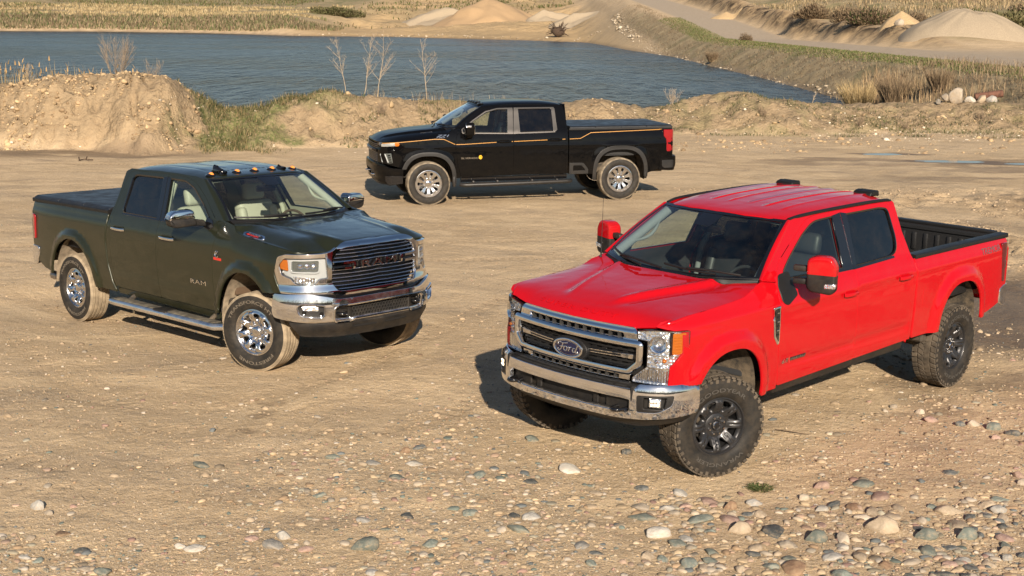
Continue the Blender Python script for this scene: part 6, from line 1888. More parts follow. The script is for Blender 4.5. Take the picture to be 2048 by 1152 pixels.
def ford_extra(S, root, Y, wmap):
    # ---- grille
    pg = Plan([(.800, 0), (.796, .15), (.785, .30), (.757, .50), (.725, .66), (.70, .75)])
    bk = sheet('grille_backing', [(-.72, .86), (.72, .86), (.72, 1.30), (-.72, 1.30)], pg.map(-.055), M['void'], root, thick=0, grid=.1, out=(1, 0, 0))
    gr = sheet('grille', rc(sym([(.602, 1.202, .012), (.642, 1.212, .02), (.636, 1.288, .02), (.605, 1.315, .02)]), .01), pg.map(.022, lambda z: -.020*sstep(1.27, 1.315, z)), M['chrome_clean'], root,
               [rc(sym([(.515, 1.222, .01), (.525, 1.24, .01), (.515, 1.268, .01)]), .01)], thick=.06, grid=.03, out=(1, 0, 0))
    for k in range(12):
        t = -.47+.94*k/11
        a = [float(q) for q in pg.map(.004)(np.array(t), np.array(1.245))]
        build('grille_fin', box(a, (.045, .006, .052), .0015, 1), M['plastic_grey'], gr)
    lo = sheet('grille_lower_bar', rc(sym([(.585, .866, .01), (.59, .935, .01)]), .01), pg.map(.022), M['chrome_clean'], root, [rc(sym([(.49, .884, .008), (.49, .922, .008)]), .008)], thick=.06, grid=.03, out=(1, 0, 0))
    for k in range(12):
        t = -.45+.90*k/11
        a = [float(q) for q in pg.map(.004)(np.array(t), np.array(.903))]
        build('grille_fin', box(a, (.045, .006, .044), .0015, 1), M['plastic_grey'], lo)
    fr = dense(rc([(-.672, 1.193, .015), (.672, 1.193, .015), (.672, 1.045, .02), (.585, .962, .02), (-.585, .962, .02), (-.672, 1.045, .02)], .02), .05)
    frame_on('grille_frame', pg.map(.03), fr, [(-.030, -.05), (.030, -.05), (.030, .004), (.020, .026), (.004, .032), (-.016, .028), (-.030, .012)], M['chrome_clean'], root)
    # inner edge and mesh rows
    for i in range(6):
        z = 1.002+.030*i
        p = ring_of(pg.map(-.018), [(t, z) for t in np.linspace(-.64, .64, 17)])
        build('grille_slat', sweep(p, [(-.008, -.012), (.008, -.012), (.008, .010), (-.008, .010)], (1, 0, 0), False), M['plastic'], root, 40)
        for k in range(13):
            t = -.62+1.24*(k+.5*(i % 2))/12.5
            if abs(t) < .2: continue
            a = [float(q) for q in pg.map(-.014)(np.array(t), np.array(z+.012))]
            build('grille_block', box(a, (.016, .046, .010), .002, 1), M['plastic'], root)
    for s in (1, -1):
        p = [(s*.175, 1.085), (s*.60, 1.098), (s*.64, 1.092), (s*.64, 1.065), (s*.60, 1.062), (s*.175, 1.052)]
        w = sheet('grille_wing', p, pg.map(.016), M['gloss_black'], root, thick=.03, grid=.04, out=(1, 0, 0))
        frame_on('grille_wing_trim', pg.map(.018), dense(rc([(s*.19, 1.080), (s*.50, 1.090), (s*.50, 1.069), (s*.19, 1.058)], .004), .04), [(-.003, -.004), (.003, -.004), (.003, .004), (-.003, .004)], M['chrome_clean'], w)
        sheet('grille_wing_end', rc([(s*.50, 1.092), (s*.605, 1.098), (s*.605, 1.062), (s*.50, 1.064)], .006), pg.map(.022), M['chrome'], w, thick=.01, grid=.04, out=(1, 0, 0))
    # ---- oval badge
    el = lambda a, b, n=48: [(a*math.cos(t), b*math.sin(t)) for t in np.linspace(0, 2*math.pi, n, endpoint=False)]
    zc = 1.055
    e = prism([(y, z+zc) for y, z in el(.196, .097)], .76, .845, 'yz', .012, 3)
    build('badge_surround', e, M['plastic'], root, 50)
    bd = build('oval_badge', prism([(y, z+zc) for y, z in el(.150, .070)], .84, .858, 'yz', .004, 2), M['blue_enamel'], root, 50)
    build('badge_rim', sweep([(.857, y, z+zc) for y, z in el(.152, .072)], [(-.009, -.006), (.009, -.006), (.009, .004), (.003, .008), (-.003, .008), (-.009, .004)], (1, 0, 0)), M['chrome_clean'], bd, 50)
    build('badge_line', sweep([(.858, y, z+zc) for y, z in el(.134, .057)], [(-.0012, -.002), (.0012, -.002), (.0012, .002), (-.0012, .002)], (1, 0, 0)), M['chrome_clean'], bd, 50)
    # script drawn with strokes
    def stroke(p, r=.0062):
        q = np.array(p, float)*.88; n = 26
        k = np.arange(len(q)); f1 = pch(k, q[:, 0]); f2 = pch(k, q[:, 1]); u = np.linspace(0, len(q)-1, n)
        return tube(np.stack([np.full(n, .8585), f1(u), f2(u)+zc], 1), [r*(.75+.35*abs(math.sin(i*.7))) for i in range(n)], 6)
    G = [stroke([(-.118, .012), (-.121, .034), (-.095, .043), (-.06, .038), (-.028, .043), (-.004, .048)]), stroke([(-.060, .038), (-.070, .010), (-.084, -.022), (-.104, -.036), (-.124, -.028), (-.118, -.014)]), stroke([(-.096, .000), (-.070, .006), (-.040, .004)]),
         stroke([(-.020, .012), (-.042, .006), (-.050, -.014), (-.040, -.030), (-.020, -.028), (-.008, -.010), (-.014, .010), (-.020, .012)]), stroke([(-.008, .004), (.008, .006), (.022, .012), (.020, -.004), (.010, -.030)]), stroke([(.020, -.002), (.034, .012), (.050, .012)]),
         stroke([(.094, .008), (.074, .010), (.060, -.010), (.066, -.030), (.084, -.028), (.098, -.004)]), stroke([(.124, .046), (.112, .016), (.100, -.014), (.098, -.030), (.112, -.030), (.124, -.022)])]
    build('badge_script', G, M['chrome_clean'], bd, 60)
    # ---- hood lettering pressed into the nose
    hm = S['hood']['map']
    for wd, wl, y0 in (('SUPER', .42, -.235), ('DUTY', .36, .225)):
        v, f = text_fit(wd, wl, .045, .006, space=1.25)
        yv = v[:, 0]+y0; xb = .752-.20*yv**2; X = xb - v[:, 1]*.85
        e3 = hm(X, yv)
        build('hood_lettering', (np.stack([X+v[:, 2]*.5, yv, e3[2]+v[:, 2]*.8-.0015], 1), f), S['paint'], root, 0)
    # ---- headlights
    ph = Plan([(.790, .45), (.772, .58), (.750, .68), (.725, .76), (.700, .82), (.665, .875), (.625, .915), (.555, .948), (.45, .97), (.3, .98)]) if False else Plan([(.80, 0), (.772, .55), (.752, .66), (.727, .75), (.700, .82), (.665, .873), (.618, .915), (.545, .950), (.43, .975)])
    tt = ph.ty
    for s in (1, -1):
        a = lambda y, z, r=.012: (s*tt(y), z, r)
        out = [a(.645, 1.300), a(.80, 1.322), a(.962, 1.318), a(.962, 1.145, .03), a(.915, 1.035, .03), a(.905, .885), a(.615, .880), a(.615, .915), a(.735, 1.020), a(.735, 1.232), a(.65, 1.238)]
        o2 = rc(out, .012)
        hl = sheet('headlight', o2, ph.map(-.024), M['reflector'], root, thick=0, grid=.025, out=(1, 0, 0))
        frame_on('headlight_housing', ph.map(-.02), dense(o2, .05), [(-.002, -.02), (.002, -.02), (.002, .020), (-.002, .020)], M['chrome_clean'], hl)
        c = [float(q) for q in ph.map(-.028)(np.array(s*tt(.815)), np.array(1.215))]
        nrm = Vector((.86, s*.5, 0)).normalized()
        rotm = nrm.to_track_quat('Z', 'Y').to_matrix()
        bowl = lathe([(.012, .0), (.03, .006), (.048, .020), (.062, .038), (.070, .042)], 28, 'z')
        build('headlight_bowl', xf(bowl, M=rotm, loc=c), M['chrome_clean'], hl, 60)
        build('headlight_bulb', xf(lathe([(0, .035), (.02, .032), (.028, .022), (.028, .0)], 20, 'z'), M=rotm, loc=c), M['lens'], hl, 60)
        for (z, hh) in ((1.115, .008), (1.010, .016)):
            p = ring_of(ph.map(-.018), [(s*tt(y), z) for y in np.linspace(.742, .935, 8)])
            build('headlight_divider', sweep(p, [(-hh/2, -.012), (hh/2, -.012), (hh/2, .008), (-hh/2, .008)], (1, 0, 0), False), M['chrome_clean'], hl, 40)
        p = ring_of(ph.map(-.014), [(s*tt(.898), z) for z in np.linspace(1.125, 1.31, 6)])
        build('headlight_divider', sweep(p, [(-.006, -.03), (.006, -.03), (.006, .01), (-.006, .01)], (1, 0, 0), False), M['gloss_black'], hl, 40)
        for k in range(14):                      # fluted lower reflector
            y = .64+.24*k/13
            zt_ = .995 if y > .70 else .905+(y-.615)*.9
            p = ring_of(ph.map(-.022), [(s*tt(y), .895), (s*tt(y), zt_)])
            build('headlight_flute', tube(p, .0085, 6), M['chrome_clean'], hl, 60)
        for (y, z) in ((.80, 1.065), (.86, 1.075)):
            cc = [float(q) for q in ph.map(-.022)(np.array(s*tt(y)), np.array(z))]
            build('headlight_bulb', xf(lathe([(0, .02), (.012, .016), (.018, 0), (.02, -.01)], 14, 'z'), M=rotm, loc=cc), M['amber'] if y > .85 else M['chrome_clean'], hl, 60)
        am = [a(.908, 1.298, .008), a(.957, 1.300, .008), a(.957, 1.155, .01), a(.940, 1.132, .01), a(.908, 1.132, .008)]
        al = sheet('side_marker', rc(am, .01), ph.map(-.012), M['amber'], hl, thick=.01, grid=.03, out=(1, 0, 0))
        for k in range(6):
            z = 1.150+.024*k
            build('side_marker_rib', tube(ring_of(ph.map(-.010), [(s*tt(.911), z), (s*tt(.935), z), (s*tt(.952), z)]), .0035, 5), M['amber'], al, 60)
        sheet('headlight_lens', o2, ph.map(.004), M['lens'], hl, thick=0, grid=.03, out=(1, 0, 0))
        frame_on('headlight_gap', ph.map(.0), dense(offset_poly(o2, .003), .05), [(-.0025, -.03), (.0025, -.03), (.0025, .002), (-.0025, .002)], M['gloss_black'], hl)
    # ---- front bumper
    pb = Plan([(.918, 0), (.912, .2), (.890, .45), (.858, .62), (.805, .76), (.745, .85), (.665, .925), (.57, .975), (.47, 1.000), (.40, 1.006)])
    T = pb.T; tb = pb.ty
    bprof = lambda z: .018*np.clip(1-((z-.735)/.16)**2, -.6, 1) - .03*sstep(.85, .89, z)
    half = [(0, .592, 0), (.52, .592, .02), (.80, .606, .05), (T-.02, .648, .03), (T, .70, .02), (T, .872, .02), (T-.03, .886, .02), (tb(.72), .884, .02), (tb(.70), .846, .012), (0, .846, 0)]
    full = half[:-1] + [(0, .846, 0)] + [(-x, z, r) for x, z, r in half[1:-1][::-1]]
    op = sym([(.655, .648, .015), (.672, .670, .015), (.672, .762, .01), (.60, .768, .01)])
    fog = [(tb(.715), .795, .02), (tb(.72), .662, .015), (tb(.86), .665, .03), (tb(.935), .725, .03), (tb(.945), .812, .02), (tb(.73), .806, .02)]
    bm_ = sheet('front_bumper', rc(full, .01), pb.map(0, bprof), M['chrome'], root, [rc(op, .01), rc(fog, .02), rc([(-x, z, r) for x, z, r in fog], .02)], thick=.05, grid=.035, out=(1, 0, 0))
    sheet('bumper_insert', sym([(.70, .62), (.70, .80)]), pb.map(-.075), M['plastic'], bm_, thick=0, grid=.1, out=(1, 0, 0))
    for s in (1, -1):
        for y0, y1 in ((.30, .34), (.43, .66)):
            sheet('bumper_insert_panel', rc([(s*y0, .655), (s*y1, .655), (s*y1, .755), (s*y0, .755)], .01), pb.map(-.045), M['plastic'], bm_, thick=.03, grid=.06, out=(1, 0, 0))
        hk = [(x, s*.575+y, .672+.0*y) for x, y in [(.80, -.045), (.90, -.045), (.935, -.02), (.94, .0), (.935, .02), (.90, .045), (.80, .045)]]
        build('tow_hook', tube(hk, .017, 8), M['gloss_black'], bm_, 60)
        # break between the centre bar and the bumper end
        build('bumper_joint', box((pb.X(s*tb(.685))-.005, s*.685, .81), (.05, .028, .12), .006, 1, rot=(0, 0, R(-s*20))), M['plastic'], bm_)
        fg = rc([(s*a_, b_, c_) for a_, b_, c_ in fog], .02)
        fb = sheet('fog_lamp_bezel', offset_poly(fg, -.002), pb.map(-.004, bprof), M['plastic'], bm_, [rc([(s*tb(.765), .790), (s*tb(.765), .690), (s*tb(.90), .690), (s*tb(.915), .795)], .015)], thick=.05, grid=.03, out=(1, 0, 0))
        sheet('fog_lamp_recess', fg, pb.map(-.05), M['plastic'], fb, thick=0, grid=.05, out=(1, 0, 0))
        c = [float(q) for q in pb.map(-.015)(np.array(s*tb(.845)), np.array(.745))]
        fl = build('fog_lamp', xf(box((0, 0, 0), (.04, .098, .078), .012, 2), rot=(0, 0, R(s*32)), loc=c), M['reflector'], fb)
        for yy in (-.026, .0, .026):
            for zz in (-.016, .016):
                q = xf(lathe([(0, .006), (.008, .004), (.011, -.004)], 10, 'x'), loc=(.022, yy, zz)); build('fog_lamp_led', xf(q, rot=(0, 0, R(s*32)), loc=c), M['led'], fl, 60)
    # black step pad on top of the bumper, with the gaps between its pads
    n = 11
    sheet('bumper_step', sym([(.72, .0), (.70, .16)]), lambda a, b: (pb.X(np.asarray(a))-.012-np.asarray(b), pb.Yv(np.asarray(a)), .850+.022*sstep(0, .14, b)), M['plastic'], bm_, thick=.03, grid=.06, out=(0, 0, 1))
    for k in range(n):
        t = -.56+1.12*(k+.0)/(n-1)
        sheet('step_pad', rc([(t-.048, .012), (t+.048, .012), (t+.044, .075), (t-.044, .075)], .006), lambda a, b: (pb.X(np.asarray(a))-.012-np.asarray(b), pb.Yv(np.asarray(a)), .853+.022*sstep(0, .14, b)), M['plastic_grey'], bm_, thick=.006, grid=.05, out=(0, 0, 1))
    sheet('bumper_filler', [(-T+.02, .80), (T-.02, .80), (T-.02, .870), (-T+.02, .870)], pb.map(-.045), M['plastic'], bm_, thick=.0, grid=.08, out=(1, 0, 0))
    sheet('air_dam', rc(sym([(.70, .505, .03), (T-.06, .57, .03), (T-.02, .655, .02)]), .01), pb.map(-.03, lambda z: -.10*sstep(.62, .50, z)), M['plastic'], root, thick=.03, grid=.06, out=(1, 0, 0))
    # ---- mirrors
    for s in (1, -1):
        mr = empty('side_mirror', (-1.04, s*1.195, 1.60), root); mr.rotation_euler = (0, 0, s*R(20)); mr.scale = (.82, .92, .93)
        def q(g): return g if s > 0 else mirror_y(g)
        out_ = rc([(-.135, .150, .05), (-.06, .185, .06), (.085, .185, .07), (.135, .10, .03), (.135, -.13, .05), (.09, -.165, .04), (-.10, -.150, .04), (-.135, -.11, .03)], .03)
        up_ = [p for p in out_ if p[1] > .02]; 
        capo = rc([(-.137, .015, .004), (-.137, .150, .05), (-.06, .187, .06), (.087, .187, .07), (.137, .10, .03), (.137, .015, .004)], .01)
        shell = prism(out_, -.078, .083, 'yz', .026, 4)
        build('mirror_cap', q(xf(split_z(shell, .016, True), scale=(1.012, 1.012, 1.0))), S['paint'], mr, 50)
        build('mirror_housing', q(split_z(shell, .014, False)), M['plastic'], mr, 50)
        build('mirror_glass', q(prism(rc([(-.115, -.13), (.115, -.14), (.12, .12), (.07, .165), (-.06, .165), (-.115, .13)], .03), -.088, -.072, 'yz', .002, 1)), M['chrome_clean'], mr)
        ind = q(prism(rc([(.035, -.065), (.138, -.055), (.138, -.10), (.035, -.105)], .012), .02, .088, 'yz', .006, 2))
        build('mirror_indicator', ind, M['reflector'], mr)
        for z in (.055, -.065):
            build('mirror_arm', q(box((.0, -.19, z), (.075, .16, .055), .015, 2)), M['plastic'], mr)
    # ---- badges, vents, doors
    for s in (1, -1):
        vt = [(-.642, 1.335), (-.742, 1.345), (-.742, 1.02), (-.728, 1.008), (-.672, 1.08)]
        vn = sheet('fender_vent', rc(vt, .008), side_map(Y, s, .012), M['chrome_clean'], root, thick=.014, grid=.04, out=(0, s, 0))
        sheet('fender_vent_insert', rc([(-.655, 1.322), (-.728, 1.330), (-.728, 1.035), (-.682, 1.09)], .006), side_map(Y, s, .0145), M['gloss_black'], vn, thick=.002, grid=.04, out=(0, s, 0))
        for k in range(6):
            z = 1.10+.038*k
            build('vent_louvre', box((-.706, s*(float(Y(np.array(-.70), np.array(z)))+.017), z), (.034, .006, .012), .002, 1), M['chrome_clean'] if k % 2 else M['plastic'], vn)
        side_text('bed_decal', 'TREMOR', s, -4.52, -4.965, 1.335, 1.398, Y, M['badge_grey'], root, .0012, shear=.12)
        b = sheet('engine_badge', rc([(-.955, .848), (-1.21, .850), (-1.21, .818), (-.955, .816)], .004), side_map(Y, s, .004), M['gloss_black'], root, thick=.004, grid=.05, out=(0, s, 0))
        side_text('engine_badge_text', 'POWER STROKE', s, -.965, -1.20, .824, .842, Y, M['alloy'], b, .005)
        side_text('engine_badge_text', '6.7L', s, -.835, -.945, .812, .856, Y, M['alloy'], b, .005, shear=.2, weight=.01)
        build('engine_badge_mark', xf(box((-.950, s*(float(Y(np.array(-.95), np.array(.83)))+.006), .832), (.014, .006, .05), .001, 1), rot=None), M['badge_red'], b)
        if s > 0: sheet('fuel_door', rc([(-3.28, 1.135), (-3.53, 1.125), (-3.525, .945), (-3.28, .95)], .03), side_map(Y, s, .002), S['paint'], root, thick=.006, grid=.05, out=(0, s, 0))
        # black drip moulding along the roof
        e = [(-1.27, .672, 1.997), (-1.42, .686, 2.017), (-1.9, .690, 2.030), (-2.5, .690, 2.034), (-2.95, .686, 2.024), (-3.05, .675, 2.005)]
        f1 = [pch(range(6), [p[i] for p in e]) for i in range(3)]
        u = np.linspace(0, 5, 24)
        build('roof_moulding', sweep(np.stack([f1[0](u), s*f1[1](u), f1[2](u)], 1), [(-.014, -.01), (.014, -.01), (.014, .006), (.008, .012), (-.008, .012), (-.014, .006)], (0, s*.5, 1), False), M['plastic'], root, 50)
        mk = prism(rc([(-3.06, .0), (-2.88, .0), (-2.91, .045), (-2.97, .058), (-3.05, .05)], .012), -.10, .10, 'xz', .012, 2)
        build('roof_marker', xf(mk, loc=(0, s*.45, 2.04)), M['plastic'], root, 50)
        build('mud_shield', box((-3.55, s*.80, .60), (.10, .20, .12), .02, 1), M['underbody'], root)
    an = [(-.50, -.83, 1.53), (-.515, -.84, 1.60), (-.52, -.84, 2.10)]
    build('antenna', tube([an[0], an[1], ((an[1][0]+an[2][0])/2, -.84, 1.86), an[2]], [.012, .004, .0025, .002], 6), M['plastic'], root, 60)
# ------------------------------------------------------------------ the dark green truck
def ram():
    S = dict(name='pickup_truck', paint=M['green'], wb=3.80, track=1.715, steer=17)
    S['prof'] = [(.40, .925), (.48, .95), (.60, .968), (.75, .976), (.95, .986), (1.15, .988), (1.25, .981), (1.33, .966), (1.40, .942), (1.45, .918), (1.50, .895), (1.70, .808), (1.93, .705), (1.97, .680), (2.02, .60)]
    S['shift'] = [(-6, 0), (-.7, 0), (-.38, .0), (-.2, .035), (.1, .075), (.45, .095), (.74, .13)]
    S['taper'] = [(-5.2, -.07), (-4.9, -.03), (-4.5, -.006), (-4.2, 0), (.15, 0), (.30, -.006), (.40, -.018), (.48, -.035), (.56, -.06), (.64, -.10), (.70, -.15), (.76, -.22)]
    S['arches'] = (Arch(-.075, .53, .42, 1.05, 2.05), Arch(-3.80, .56, .40, 1.04, 2.05))
    S['flare'] = ((.042, .20), (.042, .20))
    S['crease'] = lambda x, z: .008*np.exp(-((z-.70)/.05)**2)*sstep(-.8, -1.0, x)*sstep(-2.95, -2.7, x) - .006*np.exp(-((z-1.36)/.03)**2)*sstep(-.6, -.9, x)
    S['glass'] = (M['window'], M['privacy']); S['seal'] = M['gloss_black']; S['beltmat'] = M['gloss_black']
    S['trim'] = dict(door=M['trim_beige'], headliner=M['trim_beige'], dash=M['trim_brown'], wheel=M['trim_brown'], seat=M['leather_beige'])
    S['liner'] = M['liner_dusty']
    d1 = [(-.628, 1.42, .02), (-.715, 1.512, .03), (-1.04, 1.735, .03), (-1.33, 1.887, .06), (-1.57, 1.938, .08), (-1.933, 1.942, .01), (-1.90, 1.75, .02), (-1.812, 1.43, .03), (-1.818, 1.25, .05), (-1.828, .92, .05), (-1.79, .555, .03), (-.665, .545, .04), (-.692, .87, 0), (-.682, 1.23, 0)]
    d2 = [(-1.941, 1.942, .01), (-2.68, 1.935, .06), (-2.785, 1.905, .05), (-2.815, 1.69, .05), (-2.868, 1.36, .05), (-2.872, 1.08, .05), (-2.85, .81, .08), (-2.755, .56, .05), (-1.798, .556, .02), (-1.836, .92, .05), (-1.826, 1.25, .05), (-1.820, 1.43, .03), (-1.908, 1.75, .02)]
    S['side'] = dict(
        fender_top=[(.735, 1.300), (.60, 1.335), (.45, 1.356), (.11, 1.384), (-.18, 1.412), (-.31, 1.452), (-.37, 1.506), (-.575, 1.540), (-.705, 1.520)],
        fender_rear=[(-.620, 1.42), (-.674, 1.23), (-.684, .87), (-.657, .54)],
        arch_zf=.885, arch_zr=.540, fender_front=[(.50, .893), (.455, .98), (.41, 1.10), (.50, 1.25), (.60, 1.30)],
        door1=rc(d1, .02), door2=rc(d2, .02),
        win1=rc([(-.80, 1.468, .01), (-.83, 1.515, .03), (-1.05, 1.668, .03), (-1.34, 1.832, .06), (-1.56, 1.893, .08), (-1.865, 1.895, .02), (-1.745, 1.458, .02)], .02),
        win2=rc([(-2.018, 1.895, .02), (-2.60, 1.890, .05), (-2.672, 1.862, .04), (-2.668, 1.49, .05), (-2.625, 1.458, .04), (-1.892, 1.455, .02)], .02),
        handle1=(-1.43, -1.735, 1.262, M['chrome_clean']), handle2=(-2.51, -2.80, 1.268, M['chrome_clean']),
        belt=((-.80, -1.81, (1.445, 1.435), (1.462, 1.455)), (-1.825, -2.64, (1.435, 1.438), (1.453, 1.455))),
        pillars=[('pillar_trim', [(-1.868, 1.90), (-1.926, 1.915), (-1.80, 1.44), (-1.745, 1.45)], M['gloss_black'], .004), ('pillar_trim', [(-1.94, 1.915), (-2.018, 1.90), (-1.892, 1.45), (-1.815, 1.44)], M['gloss_black'], .004),
                 ('mirror_base', rc([(-.79, 1.53), (-.90, 1.56), (-.93, 1.45), (-.80, 1.43), (-.74, 1.46)], .02), M['gloss_black'], .010)],
        cab_holes=(),
        bed_top=[(-2.965, 1.428), (-4.885, 1.428)], bed_rear=[(-4.885, .70), (-4.60, .58)], arch_rf=.50, arch_rr=.54, bed_front=[(-2.83, .49), (-2.90, .60), (-2.965, .80), (-2.99, 1.07), (-2.972, 1.30)],
        rocker=([(-.66, .53), (-2.80, .545), (-2.78, .48), (-.66, .46)], -.015, M['green']))
    c = S['side']
    c['cab_outer'] = cab_ring([(-.585, 1.538), (-1.212, 1.932), (-1.40, 1.955), (-2.78, 1.955), (-2.865, 1.92), (-2.868, 1.62), (-2.905, 1.40), (-2.935, 1.27), (-2.945, 1.07), (-2.925, .80), (-2.80, .56)],
        [(-.690, 1.525, 0)] + d1[1:5], 6, d2, 8)
    zc = pch([-.42, -.2, .2, .55, .80, .86, .895, .93], [1.520, 1.508, 1.484, 1.456, 1.432, 1.424, 1.412, 1.385])
    zg = pch([-.42, -.37, -.31, -.18, .11, .45, .60, .74, .80], [1.525, 1.512, 1.458, 1.418, 1.390, 1.362, 1.340, 1.302, 1.285])
    def hmap(x, y):
        x = np.asarray(x, float); y = np.asarray(y, float); a = np.abs(y)
        zo = zg(x) + .060*np.clip(1-((a-.60)/.28)**2, 0, 1)*sstep(.80, .45, x) + .02*sstep(.9, .7, a)
        zo = np.minimum(zo, zc(x)-.004-.03*sstep(.75, .95, a)*sstep(-.25, 0, x))
        yr = np.interp(x, [-.4, .85], [.60, .44]); w = np.interp(x, [-.4, .85], [.12, .09])
        m = sstep(yr+w, yr-w*.6, a)
        z = zo*(1-m) + (zc(x+.06*y*y)-.012*(a/.5)**2)*m
        z = z + .008*np.exp(-((a-yr+.05)/.04)**2)*sstep(.85, .6, x)
        return (x, y, z)
    half = [(.905, 0), (.897, .30), (.880, .40), (.835, .475), (.785, .535), (.752, .61), (.735, .70), (.715, .80), (.66, .868), (.45, .898), (.11, .905), (-.18, .908), (-.31, .905), (-.37, .885), (-.50, .80), (-.48, .72), (-.40, .55), (-.34, .30), (-.33, 0)]
    S['hood'] = dict(outline=half[:-1] + [(-.33, 0)] + [(x, -y) for x, y in half[1:-1][::-1]], map=hmap)
    zt = pch([-1.04, -1.15, -1.4, -1.8, -2.2, -2.6, -2.8, -2.89], [1.928, 1.963, 1.990, 2.012, 2.014, 1.996, 1.968, 1.925])
    def rmap(x, y):
        x = np.asarray(x, float); a = np.abs(y)
        z = zt(x + .16*y*y*sstep(-1.6, -1.1, x)) - .052*(a/.69)**5
        for yk in (.20, .46):
            z = z - .006*np.exp(-((a-yk)/.02)**2)*sstep(-1.45, -1.6, x)*sstep(-2.85, -2.7, x)
        z = z - .006*np.exp(-((x+1.42-.1*y*y)/.012)**2)*sstep(.62, .5, a)
        return (x, y, z)
    rh = [(-1.095, 0), (-1.11, .30), (-1.155, .52), (-1.205, .655), (-1.30, .682), (-2.80, .684), (-2.87, .64), (-2.875, 0)]
    S['roof'] = dict(outline=rh + [(x, -y) for x, y in rh[1:-1][::-1]], map=rmap)
    S['wind'] = dict(yb=.805, yt=.660, xb=-.33, cb=.255, pb=2.4, zb=1.505, db=.020, xt=-1.098, ct=.115, zt=1.940, dt=.012, edge=[(-.585, 1.538), (-1.212, 1.932)], sensor=True)
    def cowl(S, root, wmap):
        n = 31; A = []
        hx = lambda y: np.interp(abs(y), [0, .30, .55, .72, .80], [-.33, -.34, -.40, -.48, -.50])
        for i in range(n):
            y = -.80+1.60*i/(n-1)
            w = [float(q) for q in wmap(np.array(y/.805), np.array(.02))]
            zh = float(hmap(np.array(hx(y)), np.array(y))[2])
            h0 = np.array([hx(y)+.03, y, zh-.03]); h1 = np.array([hx(y)-.012, y, zh-.012]); wv = np.array([w[0]+.004, y, w[2]+.004])
            A.append([h0, h1, (h1+wv)/2+[0, 0, -.006], wv])
        build('cowl_panel', grid_geo(np.array(A)), M['plastic'], root, 60)
        wiper(root, wmap, ((-.05, .02), (-.95, .05), (-.25, .05)), M['plastic'])
        wiper(root, wmap, ((.80, .02), (.05, .06), (.70, .05)), M['plastic'])
    S['cowl'] = cowl
    S['back'] = dict(x=-2.87, z0=.70, z1=1.93, lean=0.0)
    S['inside'] = dict(x0=-.5, x1=-2.85, dash=1.425, dx=-.52, sx=-1.45, bp=-1.86)
    def tail(S, root, Y, s):
        pl = Plan([(-4.958, .78), (-4.955, .83), (-4.935, .885), (-4.885, .940), (-4.80, .970), (-4.70, .982)])
        fm = pl.map(-.012); T = pl.T
        f2 = lambda a, b: (fm(a, b)[0], s*np.abs(fm(a, b)[1]), b)
        q = [(T-.11, 1.255), (T-.06, 1.24), (T-.075, 1.08), (T-.085, .945), (T-.25, .935), (T-.27, 1.10), (T-.25, 1.26)]
        sheet('tail_lamp', rc(q, .02), f2, M['red_lens'], root, thick=.02, grid=.03, out=(-.5, s, 0))
    def rbump(S, root, Y):
        pl = Plan([(-5.05, 0), (-5.05, .5), (-5.035, .78), (-4.99, .90), (-4.90, .965), (-4.72, .985)])
        T = pl.T
        def neg(a, b):
            t = np.asarray(a, float); return (pl.X(t)-.02*np.cos((b-.72)/.13*1.3)+.02, pl.Yv(t), b)
        sheet('rear_bumper', rc([(-T+.02, .74), (-T+.16, .585), (T-.16, .585), (T-.02, .74), (T, .82), (T-.03, .845), (-T+.03, .845), (-T, .82)], .03), neg, M['chrome'], root, thick=.04, grid=.05, out=(-1, 0, 0))
        build('bumper_step', prism([(-5.03, -.75), (-5.03, .75), (-4.97, .89), (-4.86, .94), (-4.86, -.94), (-4.97, -.89)], .838, .866, 'xy', .006, 1), M['plastic'], root)
        build('exhaust_tip', xf(lathe([(.040, 0), (.052, -.002), (.055, .01), (.055, .22), (.04, .22)], 20, 'x'), loc=(-4.72, -.80, .455), rot=(0, R(6), R(14))), M['steel'], root, 50)
    S['bed'] = dict(x0=-2.96, x1=-4.88, zr=1.438, zf=.92, cap=M['plastic'], tail=tail, bumper=rbump, cover=True, czoff=.030, cseg=3)
    S['wheel'] = dict(R=.423, Rl=.415, w=.272, rim=.243, tread='rib', mat=M['rubber'], tmat=M['rubber_tan'], lmat=M['letter_dusty'], rmat=M['alloy'], smat=M['alloy'], cmat=M['alloy'],
                      style='ram', spokes=8, win=(.15, .24), wr=(.115, .205), wrad=.025, dish=.030, crown=.022, ridge=.016, rp=1, groove=.010, cap=.058, caph=.030, lugs=8, lugr=.080, phase=.2,
                      text=(('TRANSFORCE HT', 8, 118, .331, .036), ('FIRESTONE', 188, 84, .331, .034)))
    S['extra'] = ram_extra
    return make_truck(S)

